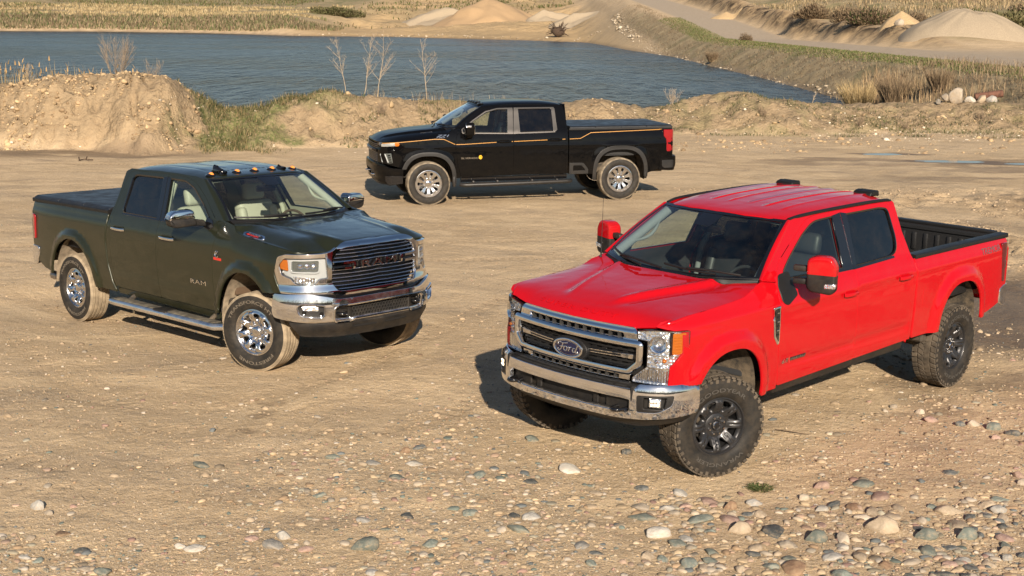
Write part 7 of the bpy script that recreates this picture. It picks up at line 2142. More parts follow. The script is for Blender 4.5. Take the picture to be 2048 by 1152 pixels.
def ram_extra(S, root, Y, wmap):
    pf = Plan([(.945, 0), (.937, .30), (.910, .48), (.868, .62), (.80, .755), (.715, .855), (.61, .918), (.50, .950), (.40, .966)])
    T = pf.T; ty = pf.ty
    # chrome surround of grille and headlights
    half = [(0, .872, 0), (.48, .870, .03), (.60, .888, .02), (ty(.74), .898, .02), (ty(.945), .900, .02), (ty(.955), 1.0, .03), (ty(.962), 1.12, .03), (ty(.955), 1.27, .03), (ty(.93), 1.302, .02), (ty(.66), 1.306, .04), (.575, 1.322, .04), (.475, 1.395, .05), (.40, 1.416, .03), (0, 1.424, 0)]
    gh = sym([(.585, 1.005, .03), (.565, 1.240, .03), (.515, 1.322, .05), (.42, 1.358, .03)]); gh = [(-.52, .912, .04), (.52, .912, .04)] + [(.585, 1.005, .03), (.565, 1.240, .03), (.515, 1.322, .05), (.42, 1.358, .04), (0, 1.366, 0), (-.42, 1.358, .04), (-.515, 1.322, .05), (-.565, 1.240, .03), (-.585, 1.005, .03)]
    hh = lambda s: [(s*ty(.625), 1.268, .015), (s*ty(.935), 1.266, .03), (s*ty(.953), 1.19, .03), (s*ty(.945), 1.085, .03), (s*ty(.91), 1.055, .02), (s*ty(.885), .998, .03), (s*ty(.735), .985, .03), (s*ty(.695), 1.045, .02), (s*ty(.61), 1.052, .015)]
    fullo = half + [(-a, b, r) for a, b, r in half[1:-1][::-1]]
    pz = lambda z: .020*sstep(1.0, .90, z) - .045*sstep(1.36, 1.425, z) - .0*z
    sur = sheet('grille_surround', rc(fullo, .01), pf.map(0, pz), M['chrome_clean'], root, [rc(gh, .02), rc(hh(1), .02), rc(hh(-1), .02)], thick=.05, grid=.028, out=(1, 0, 0))
    sheet('grille_backing', rc([(a*1.02, b) for a, b, *_ in gh], .01), pf.map(-.07), M['void'], sur, thick=0, grid=.1, out=(1, 0, 0))
    # horizontal chrome bars with the wave in the middle
    for z in (1.330, 1.292, 1.253, 1.215, 1.127, 1.087, 1.047, 1.007, .967, .932):
        w = .575 if .95 < z < 1.25 else (.50 if z > 1.3 or z < .95 else .545)
        yy = np.linspace(-w, w, 33)
        p = ring_of(pf.map(-.022), [(t, z + .004*math.exp(-(t/.07)**2)) for t in yy])
        build('grille_bar', sweep(p, [(-.006, -.03), (.006, -.03)] + [(.0072*math.cos(a_), .012*math.sin(a_)) for a_ in np.radians([0, 30, 60, 90, 120, 150, 180])], (1, 0, 0), False), M['chrome_clean'], sur, 40)
    sheet('letter_panel', [(-.56, 1.145), (.56, 1.145), (.56, 1.20), (-.56, 1.20)], pf.map(-.03), M['gloss_black'], sur, thick=0, grid=.1, out=(1, 0, 0))
    v, f = text_fit('RAM', .46, .072, .022, space=1.15)
    e = pf.map(.0)(v[:, 0], v[:, 1]+1.172)
    build('grille_letters', (np.stack([e[0]+v[:, 2]-.006, e[1], e[2]], 1), f), M['alloy'], sur, 0)
    for s in (1, -1):
        p = ring_of(pf.map(.002), [(s*.56, 1.200), (s*.385, 1.200), (s*.335, 1.200), (s*.318, 1.19), (s*.318, 1.150), (s*.335, 1.14), (s*.385, 1.142), (s*.56, 1.142)])
        build('letter_bracket', sweep(p, [(-.011, -.02), (.011, -.02), (.011, .008), (-.011, .008)], (1, 0, 0), False), M['chrome_clean'], sur, 40)
    # ---- headlights
    for s in (1, -1):
        o = rc(hh(s), .02)
        hl = sheet('headlight', offset_poly(o, .004), pf.map(-.045), M['white_lens'], root, thick=0, grid=.03, out=(1, 0, 0))
        up_ = rc([(s*ty(.685), 1.244, .03), (s*ty(.910), 1.242, .03), (s*ty(.913), 1.120, .03), (s*ty(.695), 1.110, .03)], .02)
        sheet('headlight_window', up_, pf.map(-.038), M['headlamp_dark'], hl, thick=0, grid=.03, out=(1, 0, 0))
        frame_on('headlight_guide', pf.map(-.030), dense(up_, .04), [(-.007, -.012), (.007, -.012), (.007, .010), (-.007, .010)], M['white_lens'], hl)
        for y in (.745, .80, .855):
            c = [float(q) for q in pf.map(-.034)(np.array(s*ty(y)), np.array(1.182))]
            nrm = Vector((.80, s*.6, 0)).normalized().to_track_quat('Z', 'Y').to_matrix()
            build('headlight_projector', xf(lathe([(0, .014), (.016, .011), (.024, .002), (.030, .006), (.033, .0)], 18, 'z'), M=nrm, loc=c), M['chrome_clean'], hl, 60)
        lo = rc([(s*ty(.905), 1.075, .01), (s*ty(.885), 1.012, .02), (s*ty(.745), .998, .02), (s*ty(.715), 1.05, .01)], .01)
        sheet('headlight_lower', lo, pf.map(-.038), M['reflector'], hl, thick=0, grid=.03, out=(1, 0, 0))
        for k in range(7):
            y = .745+.145*k/6
            build('headlight_flute', tube(ring_of(pf.map(-.034), [(s*ty(y), 1.005), (s*ty(y), 1.06)]), .008, 6), M['chrome_clean'], hl, 60)
        am = rc([(s*ty(.929), 1.240, .008), (s*ty(.950), 1.238, .01), (s*ty(.950), 1.15, .01), (s*ty(.926), 1.135, .008)], .01)
        sheet('side_marker', am, pf.map(-.014), M['amber'], hl, thick=.02, grid=.03, out=(1, 0, 0))
        sheet('headlight_lens', o, pf.map(-.006), M['lens'], hl, thick=0, grid=.03, out=(1, 0, 0))
        frame_on('headlight_seal', pf.map(-.01), dense(o, .05), [(-.004, -.03), (.004, -.03), (.004, .004), (-.004, .004)], M['gloss_black'], hl)
    # ---- bumper
    pb = Plan([(1.005, 0), (.998, .30), (.975, .48), (.938, .60), (.875, .73), (.785, .845), (.68, .93), (.585, .978), (.50, 1.000), (.44, 1.006)])
    Tb = pb.T; tb = pb.ty
    bprof = lambda z: .016*np.clip(1-((z-.74)/.14)**2, -.5, 1) - .020*sstep(.79, .84, z)*0 - .05*sstep(.62, .56, z)
    half = [(0, .562, 0), (.45, .562, .03), (.75, .585, .05), (Tb-.02, .648, .03), (Tb, .70, .02), (Tb-.02, .892, .02), (tb(.80), .900, .05), (tb(.66), .868, .06), (tb(.55), .838, .04), (0, .845, 0)]
    full = half + [(-a, b, r) for a, b, r in half[1:-1][::-1]]
    op = [(-.36, .632, .01), (.36, .632, .01), (.42, .600, .01), (.575, .600, .03), (.60, .62, .03), (.600, .735, .03), (.56, .765, .03), (0, .772, 0), (-.56, .765, .03), (-.600, .735, .03), (-.60, .62, .03), (-.575, .600, .03), (-.42, .600, .01)]
    fog = lambda s: rc([(s*tb(.685), .775, .03), (s*tb(.875), .800, .03), (s*tb(.905), .765, .03), (s*tb(.885), .672, .05), (s*tb(.69), .650, .05)], .03)
    bm_ = sheet('front_bumper', rc(full, .01), pb.map(0, bprof), M['chrome'], root, [rc(op, .02), fog(1), fog(-1)], thick=.045, grid=.03, out=(1, 0, 0))
    frame_on('bumper_opening_trim', pb.map(.006, bprof), dense(offset_poly(rc(op, .02), .008), .05), [(-.008, -.02), (.008, -.02), (.006, .006), (-.006, .006)], M['chrome_clean'], bm_)
    sheet('bumper_insert', [(-.62, .59), (.62, .59), (.62, .78), (-.62, .78)], pb.map(-.06), M['plastic'], bm_, thick=0, grid=.1, out=(1, 0, 0))
    # honeycomb insert
    hx_ = []
    for i in range(-9, 10):
        for j in range(4):
            y = i*.040 + (.020 if j % 2 else 0); z = .650+.033*j
            if abs(y) > .37: continue
            p = [(y+.0215*math.cos(a), z+.0215*math.sin(a)) for a in np.radians([30, 90, 150, 210, 270, 330])]
            frame_on('honeycomb_cell', pb.map(-.035), p, [(-.003, -.012), (.003, -.012), (.003, .006), (-.003, .006)], M['plastic_grey'], bm_)
    for s in (1, -1):
        sheet('hook_pocket', rc([(s*.405, .615), (s*.585, .615), (s*.585, .755), (s*.405, .755)], .02), pb.map(-.03), M['plastic'], bm_, [rc([(s*.43, .635), (s*.565, .635), (s*.565, .735), (s*.43, .735)], .02)], thick=.03, grid=.05, out=(1, 0, 0))
        xk = float(pb.X(s*.5))
        hk = [(xk-.12, s*.5-.045, .69), (xk-.02, s*.5-.045, .685), (xk+.012, s*.5-.02, .682), (xk+.016, s*.5, .682), (xk+.012, s*.5+.02, .682), (xk-.02, s*.5+.045, .685), (xk-.12, s*.5+.045, .69)]
        build('tow_hook', tube(hk, .018, 8), M['gloss_black'], bm_, 60)
        fg = fog(s)
        frame_on('fog_lamp_trim', pb.map(.004, bprof), dense(offset_poly(fg, .007), .04), [(-.010, -.02), (.010, -.02), (.006, .007), (-.006, .007)], M['chrome_clean'], bm_)
        fb = sheet('fog_lamp_bezel', fg, pb.map(-.03), M['plastic'], bm_, thick=0, grid=.04, out=(1, 0, 0))
        sheet('fog_lamp', rc([(s*tb(.745), .768, .02), (s*tb(.872), .785, .02), (s*tb(.872), .738, .02), (s*tb(.74), .722, .02)], .01), pb.map(-.014), M['reflector'], fb, thick=.015, grid=.02, out=(1, 0, 0))
        for y, z in ((.715, .69), (.86, .705)):
            c = [float(q) for q in pb.map(-.028)(np.array(s*tb(y)), np.array(z))]
            nrm = Vector((.75, s*.66, 0)).normalized().to_track_quat('Z', 'Y').to_matrix()
            build('parking_sensor', xf(lathe([(0, .012), (.012, .011), (.014, .004), (.020, .006), (.022, 0)], 16, 'z'), M=nrm, loc=c), M['gloss_black'], fb, 60)
    sheet('bumper_filler', [(-tb(.95), .83), (tb(.95), .83), (tb(.95), .905), (-tb(.95), .905)], pb.map(-.055), M['gloss_black'], bm_, thick=0, grid=.08, out=(1, 0, 0))
    ad = sheet('air_dam', rc([(0, .425, 0), (.62, .430, .05), (tb(.90), .445, .03), (tb(.965), .60, .02), (.7, .58, .02), (0, .56, 0), (-.7, .58, .02), (-tb(.965), .60, .02), (-tb(.90), .445, .03), (-.62, .430, .05)], .01), pb.map(-.035, lambda z: -.06*sstep(.55, .42, z)), M['plastic'], root, thick=.03, grid=.05, out=(1, 0, 0))
    for s in (1, -1):
        sheet('air_slot', rc([(s*.06, .532), (s*.36, .538), (s*.36, .520), (s*.06, .512)], .006), pb.map(-.031, lambda z: -.06*sstep(.55, .42, z)), M['void'], ad, thick=.004, grid=.05, out=(1, 0, 0))
    # ---- mirrors
    for s in (1, -1):
        mr = empty('side_mirror', (-.955, s*1.185, 1.555), root); mr.rotation_euler = (0, 0, s*R(10)); mr.scale = (.95, .95, .95)
        q = (lambda g: g) if s > 0 else mirror_y
        build('mirror_cap', q(prism(rc([(-.145, .0, .01), (-.145, .075, .04), (-.11, .105, .03), (.09, .098, .06), (.15, .045, .04), (.155, .0, .01)], .02), -.085, .075, 'yz', .025, 4)), M['chrome_clean'], mr, 50)
        build('mirror_housing', q(prism(rc([(-.14, .005, .01), (.152, .005, .01), (.145, -.07, .04), (.08, -.098, .04), (-.17, -.080, .03), (-.17, -.03, .02)], .02), -.09, .07, 'yz', .018, 3)), M['plastic'], mr, 50)
        build('mirror_glass', q(prism(rc([(-.12, -.07), (.125, -.07), (.125, .075), (-.12, .085)], .03), -.096, -.08, 'yz', .002, 1)), M['chrome_clean'], mr)
        build('mirror_arm', q(prism(rc([(-.27, -.03, .01), (-.14, -.005, .01), (-.14, -.08, .02), (-.29, -.10, .02)], .01), -.04, .06, 'yz', .012, 2)), M['plastic'], mr)
    # ---- badges, steps, roof lamps
    for s in (1, -1):
        side_text('door_badge', 'RAM', s, -.815, -1.12, .812, .860, Y, M['chrome_clean'], root, .008, space=1.05)
        b = sheet('engine_badge', rc([(-.505, 1.148), (-.645, 1.152), (-.645, 1.125), (-.505, 1.122)], .003), side_map(Y, s, .004), M['badge_red'], root, thick=.004, grid=.05, out=(0, s, 0))
        ring = [(-.575+.032*math.cos(a), 1.190+.032*math.sin(a)) for a in np.radians(np.arange(40, 330, 18))]
        fmy = side_map(Y, s, .008)
        build('engine_badge_mark', [tube(np.array([[float(q) for q in fmy(np.array(x), np.array(z))] for x, z in ring]), .009, 6), tube(np.array([[float(q) for q in fmy(np.array(x), np.array(z))] for x, z in [(-.60, 1.19), (-.575, 1.20), (-.55, 1.225)]]), .008, 6)], M['chrome_clean'], b, 60)
        # hood badge
        hm = S['hood']['map']
        def bmap(a, c_, o=.0):
            y = s*(.885-.62*(np.asarray(c_)))
            x = np.asarray(a)
            return (x, y+s*o*.8, np.asarray(hm(x, y)[2])+o)
        bd = sheet('hood_badge', rc([(-.22, .005, .02), (.10, .02, .03), (.12, .065, .03), (.07, .115, .02), (-.20, .10, .03), (-.24, .05, .03)], .02), lambda a, c_: bmap(a, c_, .008), M['chrome_clean'], root, thick=.012, grid=.03, out=(0, s, 1))
        sheet('hood_badge_insert', rc([(-.19, .02), (.075, .035), (.085, .065), (.055, .095), (-.18, .082), (-.205, .05)], .015), lambda a, c_: bmap(a, c_, .011), M['gloss_black'], bd, thick=.002, grid=.03, out=(0, s, 1))
        for txt, w, hgt, u0, v0, mm in (('2500', .21, .034, -.06, .070, M['chrome_clean']), ('HEAVY DUTY', .20, .020, -.07, .038, M['badge_red'])):
            v, f = text_fit(txt, w, hgt, .003)
            e = bmap(u0 - s*v[:, 0], v0 + v[:, 1], .0135)
            build('hood_badge_text', (np.stack([e[0], e[1], e[2]+v[:, 2]], 1), f), mm, bd, 0)
        st = []
        y0 = 1.055
        path = [(-.36, s*.93, .44), (-.42, s*1.0, .425), (-.52, s*y0, .415), (-1.5, s*y0, .413), (-2.60, s*y0, .41), (-2.70, s*(y0-.01), .41), (-2.76, s*.98, .415)]
        stp = build('side_step', sweep(path[1:-1], rrect(.17, .075, .036, 4), (0, 0, 1), False), M['chrome'], root, 60)
        build('step_pad', sweep([(-.56, s*(y0-.012), .448), (-1.45, s*(y0-.012), .447)], rrect(.125, .020, .008, 2), (0, 0, 1), False), M['dusty_pad'], stp, 50)
        build('step_pad', sweep([(-1.72, s*(y0-.012), .447), (-2.62, s*(y0-.012), .446)], rrect(.125, .020, .008, 2), (0, 0, 1), False), M['dusty_pad'], stp, 50)
        build('step_pad', sweep([(-1.46, s*(y0-.0), .452), (-1.71, s*(y0-.0), .452)], rrect(.158, .024, .010, 2), (0, 0, 1), False), M['plastic'], stp, 50)
        for xx in (-.75, -2.45):
            build('step_bracket', tube([(xx, s*.80, .56), (xx, s*.90, .50), (xx, s*1.02, .42)], .03, 8), M['underbody'], stp, 60)
        frame_y = Arch(-3.80, .56, .40, 1.04, 2.05)
    rm = S['roof']['map']
    for y in (-.56, -.24, .0, .24, .56):
        x = -1.30+.16*0+.0*y if abs(y) > .5 else -1.262
        z = float(rm(np.array(x), np.array(y))[2])
        ba = build('roof_lamp', xf(lathe([(0, .022), (.035, .02), (.055, .008), (.062, -.006)], 20, 'z'), loc=(x, y, z), scale=None), M['gloss_black'], root, 60)
        build('lamp_lens', xf(xf(lathe([(0, .030), (.018, .026), (.030, .012), (.034, .0)], 16, 'z'), scale=(1.2, .9, 1)), loc=(x+.012, y, z+.008)), M['amber_lamp'], ba, 60)
    def fin(x, y, L, Hh, w):
        z = float(rm(np.array(x), np.array(y))[2])
        g = prism(rc([(-L*.55, 0), (L*.5, 0), (L*.30, Hh*.45), (-L*.25, Hh), (-L*.5, Hh*.9)], Hh*.2), -w/2, w/2, 'xz', w*.32, 3)
        v = np.asarray(g[0]); k = np.clip(v[:, 2]/Hh, 0, 1); v[:, 1] *= 1-.6*k
        return xf((v, g[1]), loc=(x, y, z-.004))
    build('antenna_fin', fin(-1.33, -.42, .22, .085, .09), M['gloss_black'], root, 60)
    build('roof_camera', fin(-1.29, .40, .12, .035, .08), M['gloss_black'], root, 60)
# ------------------------------------------------------------------ the black truck
def chevy():
    S = dict(name='pickup_truck', paint=M['black_paint'], wb=4.036, track=1.735, steer=0)
    S['prof'] = [(.40, .93), (.50, .952), (.60, .966), (.80, .982), (1.0, .989), (1.18, .987), (1.30, .978), (1.38, .962), (1.44, .943), (1.48, .925), (1.56, .888), (1.75, .805), (1.91, .735), (1.97, .700), (2.03, .60)]
    S['shift'] = [(-6, 0), (2, 0)]
    S['taper'] = [(-5.3, -.05), (-5.1, -.02), (-4.7, 0), (.5, 0), (.65, -.008), (.76, -.022), (.84, -.045), (.90, -.08), (.95, -.14), (1.0, -.24)]
    S['arches'] = (Arch(.0, .505, .48, 1.005, 2.5), Arch(-4.04, .535, .48, 1.06, 2.8))
    S['flare'] = ((.022, .30), (.022, .30))
    S['crease'] = lambda x, z: .010*np.exp(-((z-1.15)/.04)**2)*sstep(.6, .3, x) + .012*np.exp(-(((np.abs(x+4.04)-.75)/.1)**2))*sstep(1.1, .9, z)*sstep(-3.3, -3.5, x)*0
    S['glass'] = (M['window'], M['privacy']); S['seal'] = M['gloss_black']; S['beltmat'] = M['satin']
    S['trim'] = dict(door=M['trim_dark'], headliner=M['trim_grey'], dash=M['trim_dark'], wheel=M['trim_dark'], seat=M['leather_black'])
    S['liner'] = M['liner']
    d1 = [(-.595, 1.40, .04), (-.665, 1.53, .03), (-.93, 1.705, .03), (-1.21, 1.868, .06), (-1.46, 1.932, .08), (-1.80, 1.945, .01), (-1.757, 1.40, .02), (-1.748, 1.0, 0), (-1.748, .565, .02), (-.675, .535, .03), (-.607, .80, .05), (-.567, 1.08, .05), (-.558, 1.22, .05)]
    d2 = [(-1.808, 1.945, .01), (-2.68, 1.948, .06), (-2.795, 1.925, .05), (-2.842, 1.56, .05), (-2.862, 1.16, .05), (-2.855, .57, .03), (-1.756, .566, .02), (-1.756, 1.0, 0), (-1.765, 1.40, .02)]
    S['side'] = dict(
        fender_top=[(.945, 1.262), (.80, 1.273), (.59, 1.284), (.2, 1.312), (-.13, 1.338), (-.32, 1.362), (-.42, 1.43), (-.50, 1.508), (-.645, 1.535)],
        fender_rear=[(-.587, 1.40), (-.550, 1.22), (-.559, 1.08), (-.599, .80), (-.667, .53)],
        arch_zf=.735, arch_zr=.53, fender_front=[(.90, .86), (.945, 1.0)],
        door1=rc(d1, .02), door2=rc(d2, .02),
        win1=rc([(-.725, 1.448, .01), (-.72, 1.505, .03), (-.95, 1.665, .03), (-1.22, 1.825, .06), (-1.46, 1.888, .08), (-1.682, 1.89, .01), (-1.64, 1.425, .01)], .02),
        win2=rc([(-1.905, 1.89, .01), (-2.602, 1.892, .02), (-2.605, 1.452, .02), (-1.903, 1.432, .01)], .02),
        handle1=(-1.43, -1.70, 1.25, M['black_paint']), handle2=(-2.49, -2.765, 1.265, M['black_paint']),
        belt=((-.71, -1.752, (1.425, 1.400), (1.445, 1.420)), (-1.762, -2.64, (1.402, 1.418), (1.425, 1.442))),
        pillars=[('pillar_trim', [(-1.684, 1.895), (-1.794, 1.90), (-1.757, 1.42), (-1.642, 1.425)], M['satin'], .005), ('pillar_trim', [(-1.812, 1.90), (-1.902, 1.895), (-1.902, 1.43), (-1.767, 1.422)], M['satin'], .005),
                 ('pillar_trim', [(-2.607, 1.90), (-2.672, 1.895), (-2.690, 1.47), (-2.655, 1.44), (-2.607, 1.45)], M['satin'], .005),
                 ('window_trim', [(-.69, 1.505), (-.95, 1.692), (-1.215, 1.855), (-1.46, 1.912), (-1.79, 1.918), (-1.79, 1.898), (-1.46, 1.892), (-1.22, 1.832), (-.96, 1.672), (-.715, 1.505), (-.715, 1.44), (-.70, 1.44)], M['satin'], .006),
                 ('window_trim', [(-1.815, 1.918), (-2.66, 1.918), (-2.66, 1.898), (-1.815, 1.898)], M['satin'], .006)],
        cab_holes=(),
        bed_top=[(-2.935, 1.463), (-5.17, 1.463)], bed_rear=[(-5.17, .87), (-4.90, .80), (-4.885, .62)], arch_rf=.55, arch_rr=.52, bed_front=[(-2.935, .555)],
        rocker=([(-.675, .52), (-2.90, .545), (-2.90, .46), (-.675, .44)], -.03, M['gloss_black']))
    c = S['side']
    c['cab_outer'] = cab_ring([(-.565, 1.530), (-1.155, 1.945), (-1.35, 1.965), (-2.80, 1.968), (-2.862, 1.93), (-2.895, 1.60), (-2.907, 1.48), (-2.907, .57)], [(-.650, 1.540, 0)] + d1[1:5], 6 - 1, d2, 6)
    zc = pch([-.5, -.3, -.1, .3, .72, .86, .93, .99, 1.03], [1.510, 1.500, 1.482, 1.445, 1.385, 1.350, 1.318, 1.272, 1.24])
    zg = pch([-.5, -.42, -.32, -.13, .2, .59, .80, .95], [1.512, 1.436, 1.368, 1.344, 1.318, 1.290, 1.278, 1.262])
    def hmap(x, y):
        x = np.asarray(x, float); y = np.asarray(y, float); a = np.abs(y)
        u = x+.11*y*y
        k = (a/.965)**4.5
        z = zc(u)*(1-k) + np.minimum(zg(x), zc(u))*k
        yr = np.interp(x, [-.3, .9], [.62, .50])
        z = z + .022*sstep(yr+.04, yr-.04, a)*sstep(.98, .75, u) - .012*np.exp(-((a-yr-.06)/.04)**2)*sstep(.95, .7, u)
        return (x, y, z)
    half = [(.992, 0), (.980, .35), (.950, .58), (.915, .75), (.865, .87), (.80, .935), (.59, .970), (.2, .975), (-.13, .972), (-.32, .964), (-.42, .938), (-.50, .88), (-.49, .78), (-.36, .55), (-.28, .25), (-.27, 0)]
    S['hood'] = dict(outline=half[:-1] + [(-.27, 0)] + [(x, -y) for x, y in half[1:-1][::-1]], map=hmap)
    zt = pch([-1.0, -1.1, -1.35, -1.9, -2.4, -2.72, -2.87, -2.93], [1.945, 1.985, 2.018, 2.040, 2.034, 2.005, 1.965, 1.93])
    def rmap(x, y):
        x = np.asarray(x, float); a = np.abs(y)
        return (x, y, zt(x + .14*y*y*sstep(-1.6, -1.1, x)) - .055*(a/.70)**5)
    rh = [(-1.035, 0), (-1.05, .30), (-1.095, .52), (-1.145, .665), (-1.25, .692), (-2.82, .694), (-2.91, .64), (-2.925, 0)]
    S['roof'] = dict(outline=rh + [(x, -y) for x, y in rh[1:-1][::-1]], map=rmap)
    S['wind'] = dict(yb=.825, yt=.672, xb=-.275, cb=.29, pb=2.4, zb=1.505, db=.020, xt=-1.04, ct=.11, zt=1.955, dt=.014, edge=[(-.565, 1.530), (-1.155, 1.945)])
    def cowl(S, root, wmap):
        n = 25; A = []
        hx = lambda y: np.interp(abs(y), [0, .25, .55, .78, .82], [-.27, -.28, -.36, -.49, -.50])
        for i in range(n):
            y = -.82+1.64*i/(n-1)
            w = [float(q) for q in wmap(np.array(y/.825), np.array(.02))]
            zh = float(hmap(np.array(hx(y)), np.array(y))[2])
            h0 = np.array([hx(y)+.03, y, zh-.03]); h1 = np.array([hx(y)-.012, y, zh-.012]); wv = np.array([w[0]+.004, y, w[2]+.004])
            A.append([h0, h1, (h1+wv)/2+[0, 0, -.006], wv])
        build('cowl_panel', grid_geo(np.array(A)), M['plastic'], root, 60)
        wiper(root, wmap, ((.05, .02), (-.85, .10), (-.2, .04)), M['plastic']); wiper(root, wmap, ((.9, .02), (.1, .09), (.7, .05)), M['plastic'])
    S['cowl'] = cowl
    S['back'] = dict(x=-2.905, z0=.70, z1=1.95, lean=0.0)
    S['inside'] = dict(x0=-.5, x1=-2.88, dash=1.43, dx=-.48, sx=-1.45, bp=-1.78)
    def tail(S, root, Y, s):
        pl = Plan([(-5.225, .80), (-5.222, .85), (-5.205, .90), (-5.16, .945), (-5.08, .965), (-4.97, .975)])
        fm = pl.map(-.012); T = pl.T
        f2 = lambda a, b: (fm(a, b)[0], s*np.abs(fm(a, b)[1]), b)
        q = [(T-.01, 1.432), (T-.02, 1.30), (T-.05, 1.27), (T-.075, 1.24), (T-.085, 1.0), (T-.10, .985), (T-.25, .985), (T-.26, 1.43)]
        tl = sheet('tail_lamp', rc(q, .012), f2, M['red_lens'], root, thick=.02, grid=.03, out=(-.5, s, 0))
        f3 = lambda a, b: (np.asarray(f2(a, b)[0])-.003, np.asarray(f2(a, b)[1])+s*.004, b)
        for z0, z1, w in ((1.30, 1.42, .02), (1.17, 1.23, .095), (1.0, 1.13, .10)):
            sheet('tail_lamp_element', rc([(T-w, z1), (T-w, z0), (T-.22, z0), (T-.22, z1)], .01), f3, M['red_lens'], tl, thick=.004, grid=.03, out=(-.5, s, 0))
    def rbump(S, root, Y):
        pl = Plan([(-5.32, 0), (-5.32, .55), (-5.31, .80), (-5.27, .915), (-5.18, .975), (-4.91, .985)])
        T = pl.T
        neg = lambda a, b: (pl.X(np.asarray(a, float))+.03*sstep(.70, .58, b), pl.Yv(np.asarray(a, float)), b)
        b_ = sheet('rear_bumper', rc([(-T, .60), (-T+.2, .585), (T-.2, .585), (T, .60), (T, .82), (T-.06, .865), (-T+.06, .865), (-T, .82)], .02), neg, M['black_paint'], root, thick=.04, grid=.05, out=(-1, 0, 0))
        build('bumper_step', prism([(-5.31, -.78), (-5.31, .78), (-5.25, .91), (-5.15, .95), (-5.12, -.0), (-5.15, -.95), (-5.25, -.91)], .858, .885, 'xy', .006, 1), M['plastic'], b_)
        for s in (1, -1):
            q = rc([(s*(T-.30), .80, .02), (s*(T-.04), .80, .02), (s*(T-.04), .68, .02), (s*(T-.10), .64, .02), (s*(T-.30), .64, .02)], .02)
            sheet('corner_step', q, lambda a, b: (np.asarray(neg(a, b)[0])-.004, np.asarray(neg(a, b)[1])*1.006, b), M['plastic'], b_, thick=.01, grid=.04, out=(-1, s, 0))
    S['bed'] = dict(x0=-2.945, x1=-5.165, zr=1.468, zf=.93, cap=M['plastic'], tail=tail, bumper=rbump, cover=True, czoff=.040, cseg=4)
    S['wheel'] = dict(R=.436, Rl=.430, w=.28, rim=.268, tread='rib', mat=M['rubber'], tmat=M['rubber_semi'], lmat=M['letter'], rmat=M['alloy'], smat=M['alloy'], cmat=M['alloy'],
                      style='chevy', spokes=10, win=(.175, .150), wr=(.108, .226), wrad=.012, dish=.022, crown=.004, ridge=.0, cap=.062, caph=.026, lugs=8, lugr=.088, text=())
    S['extra'] = chevy_extra
    return make_truck(S)

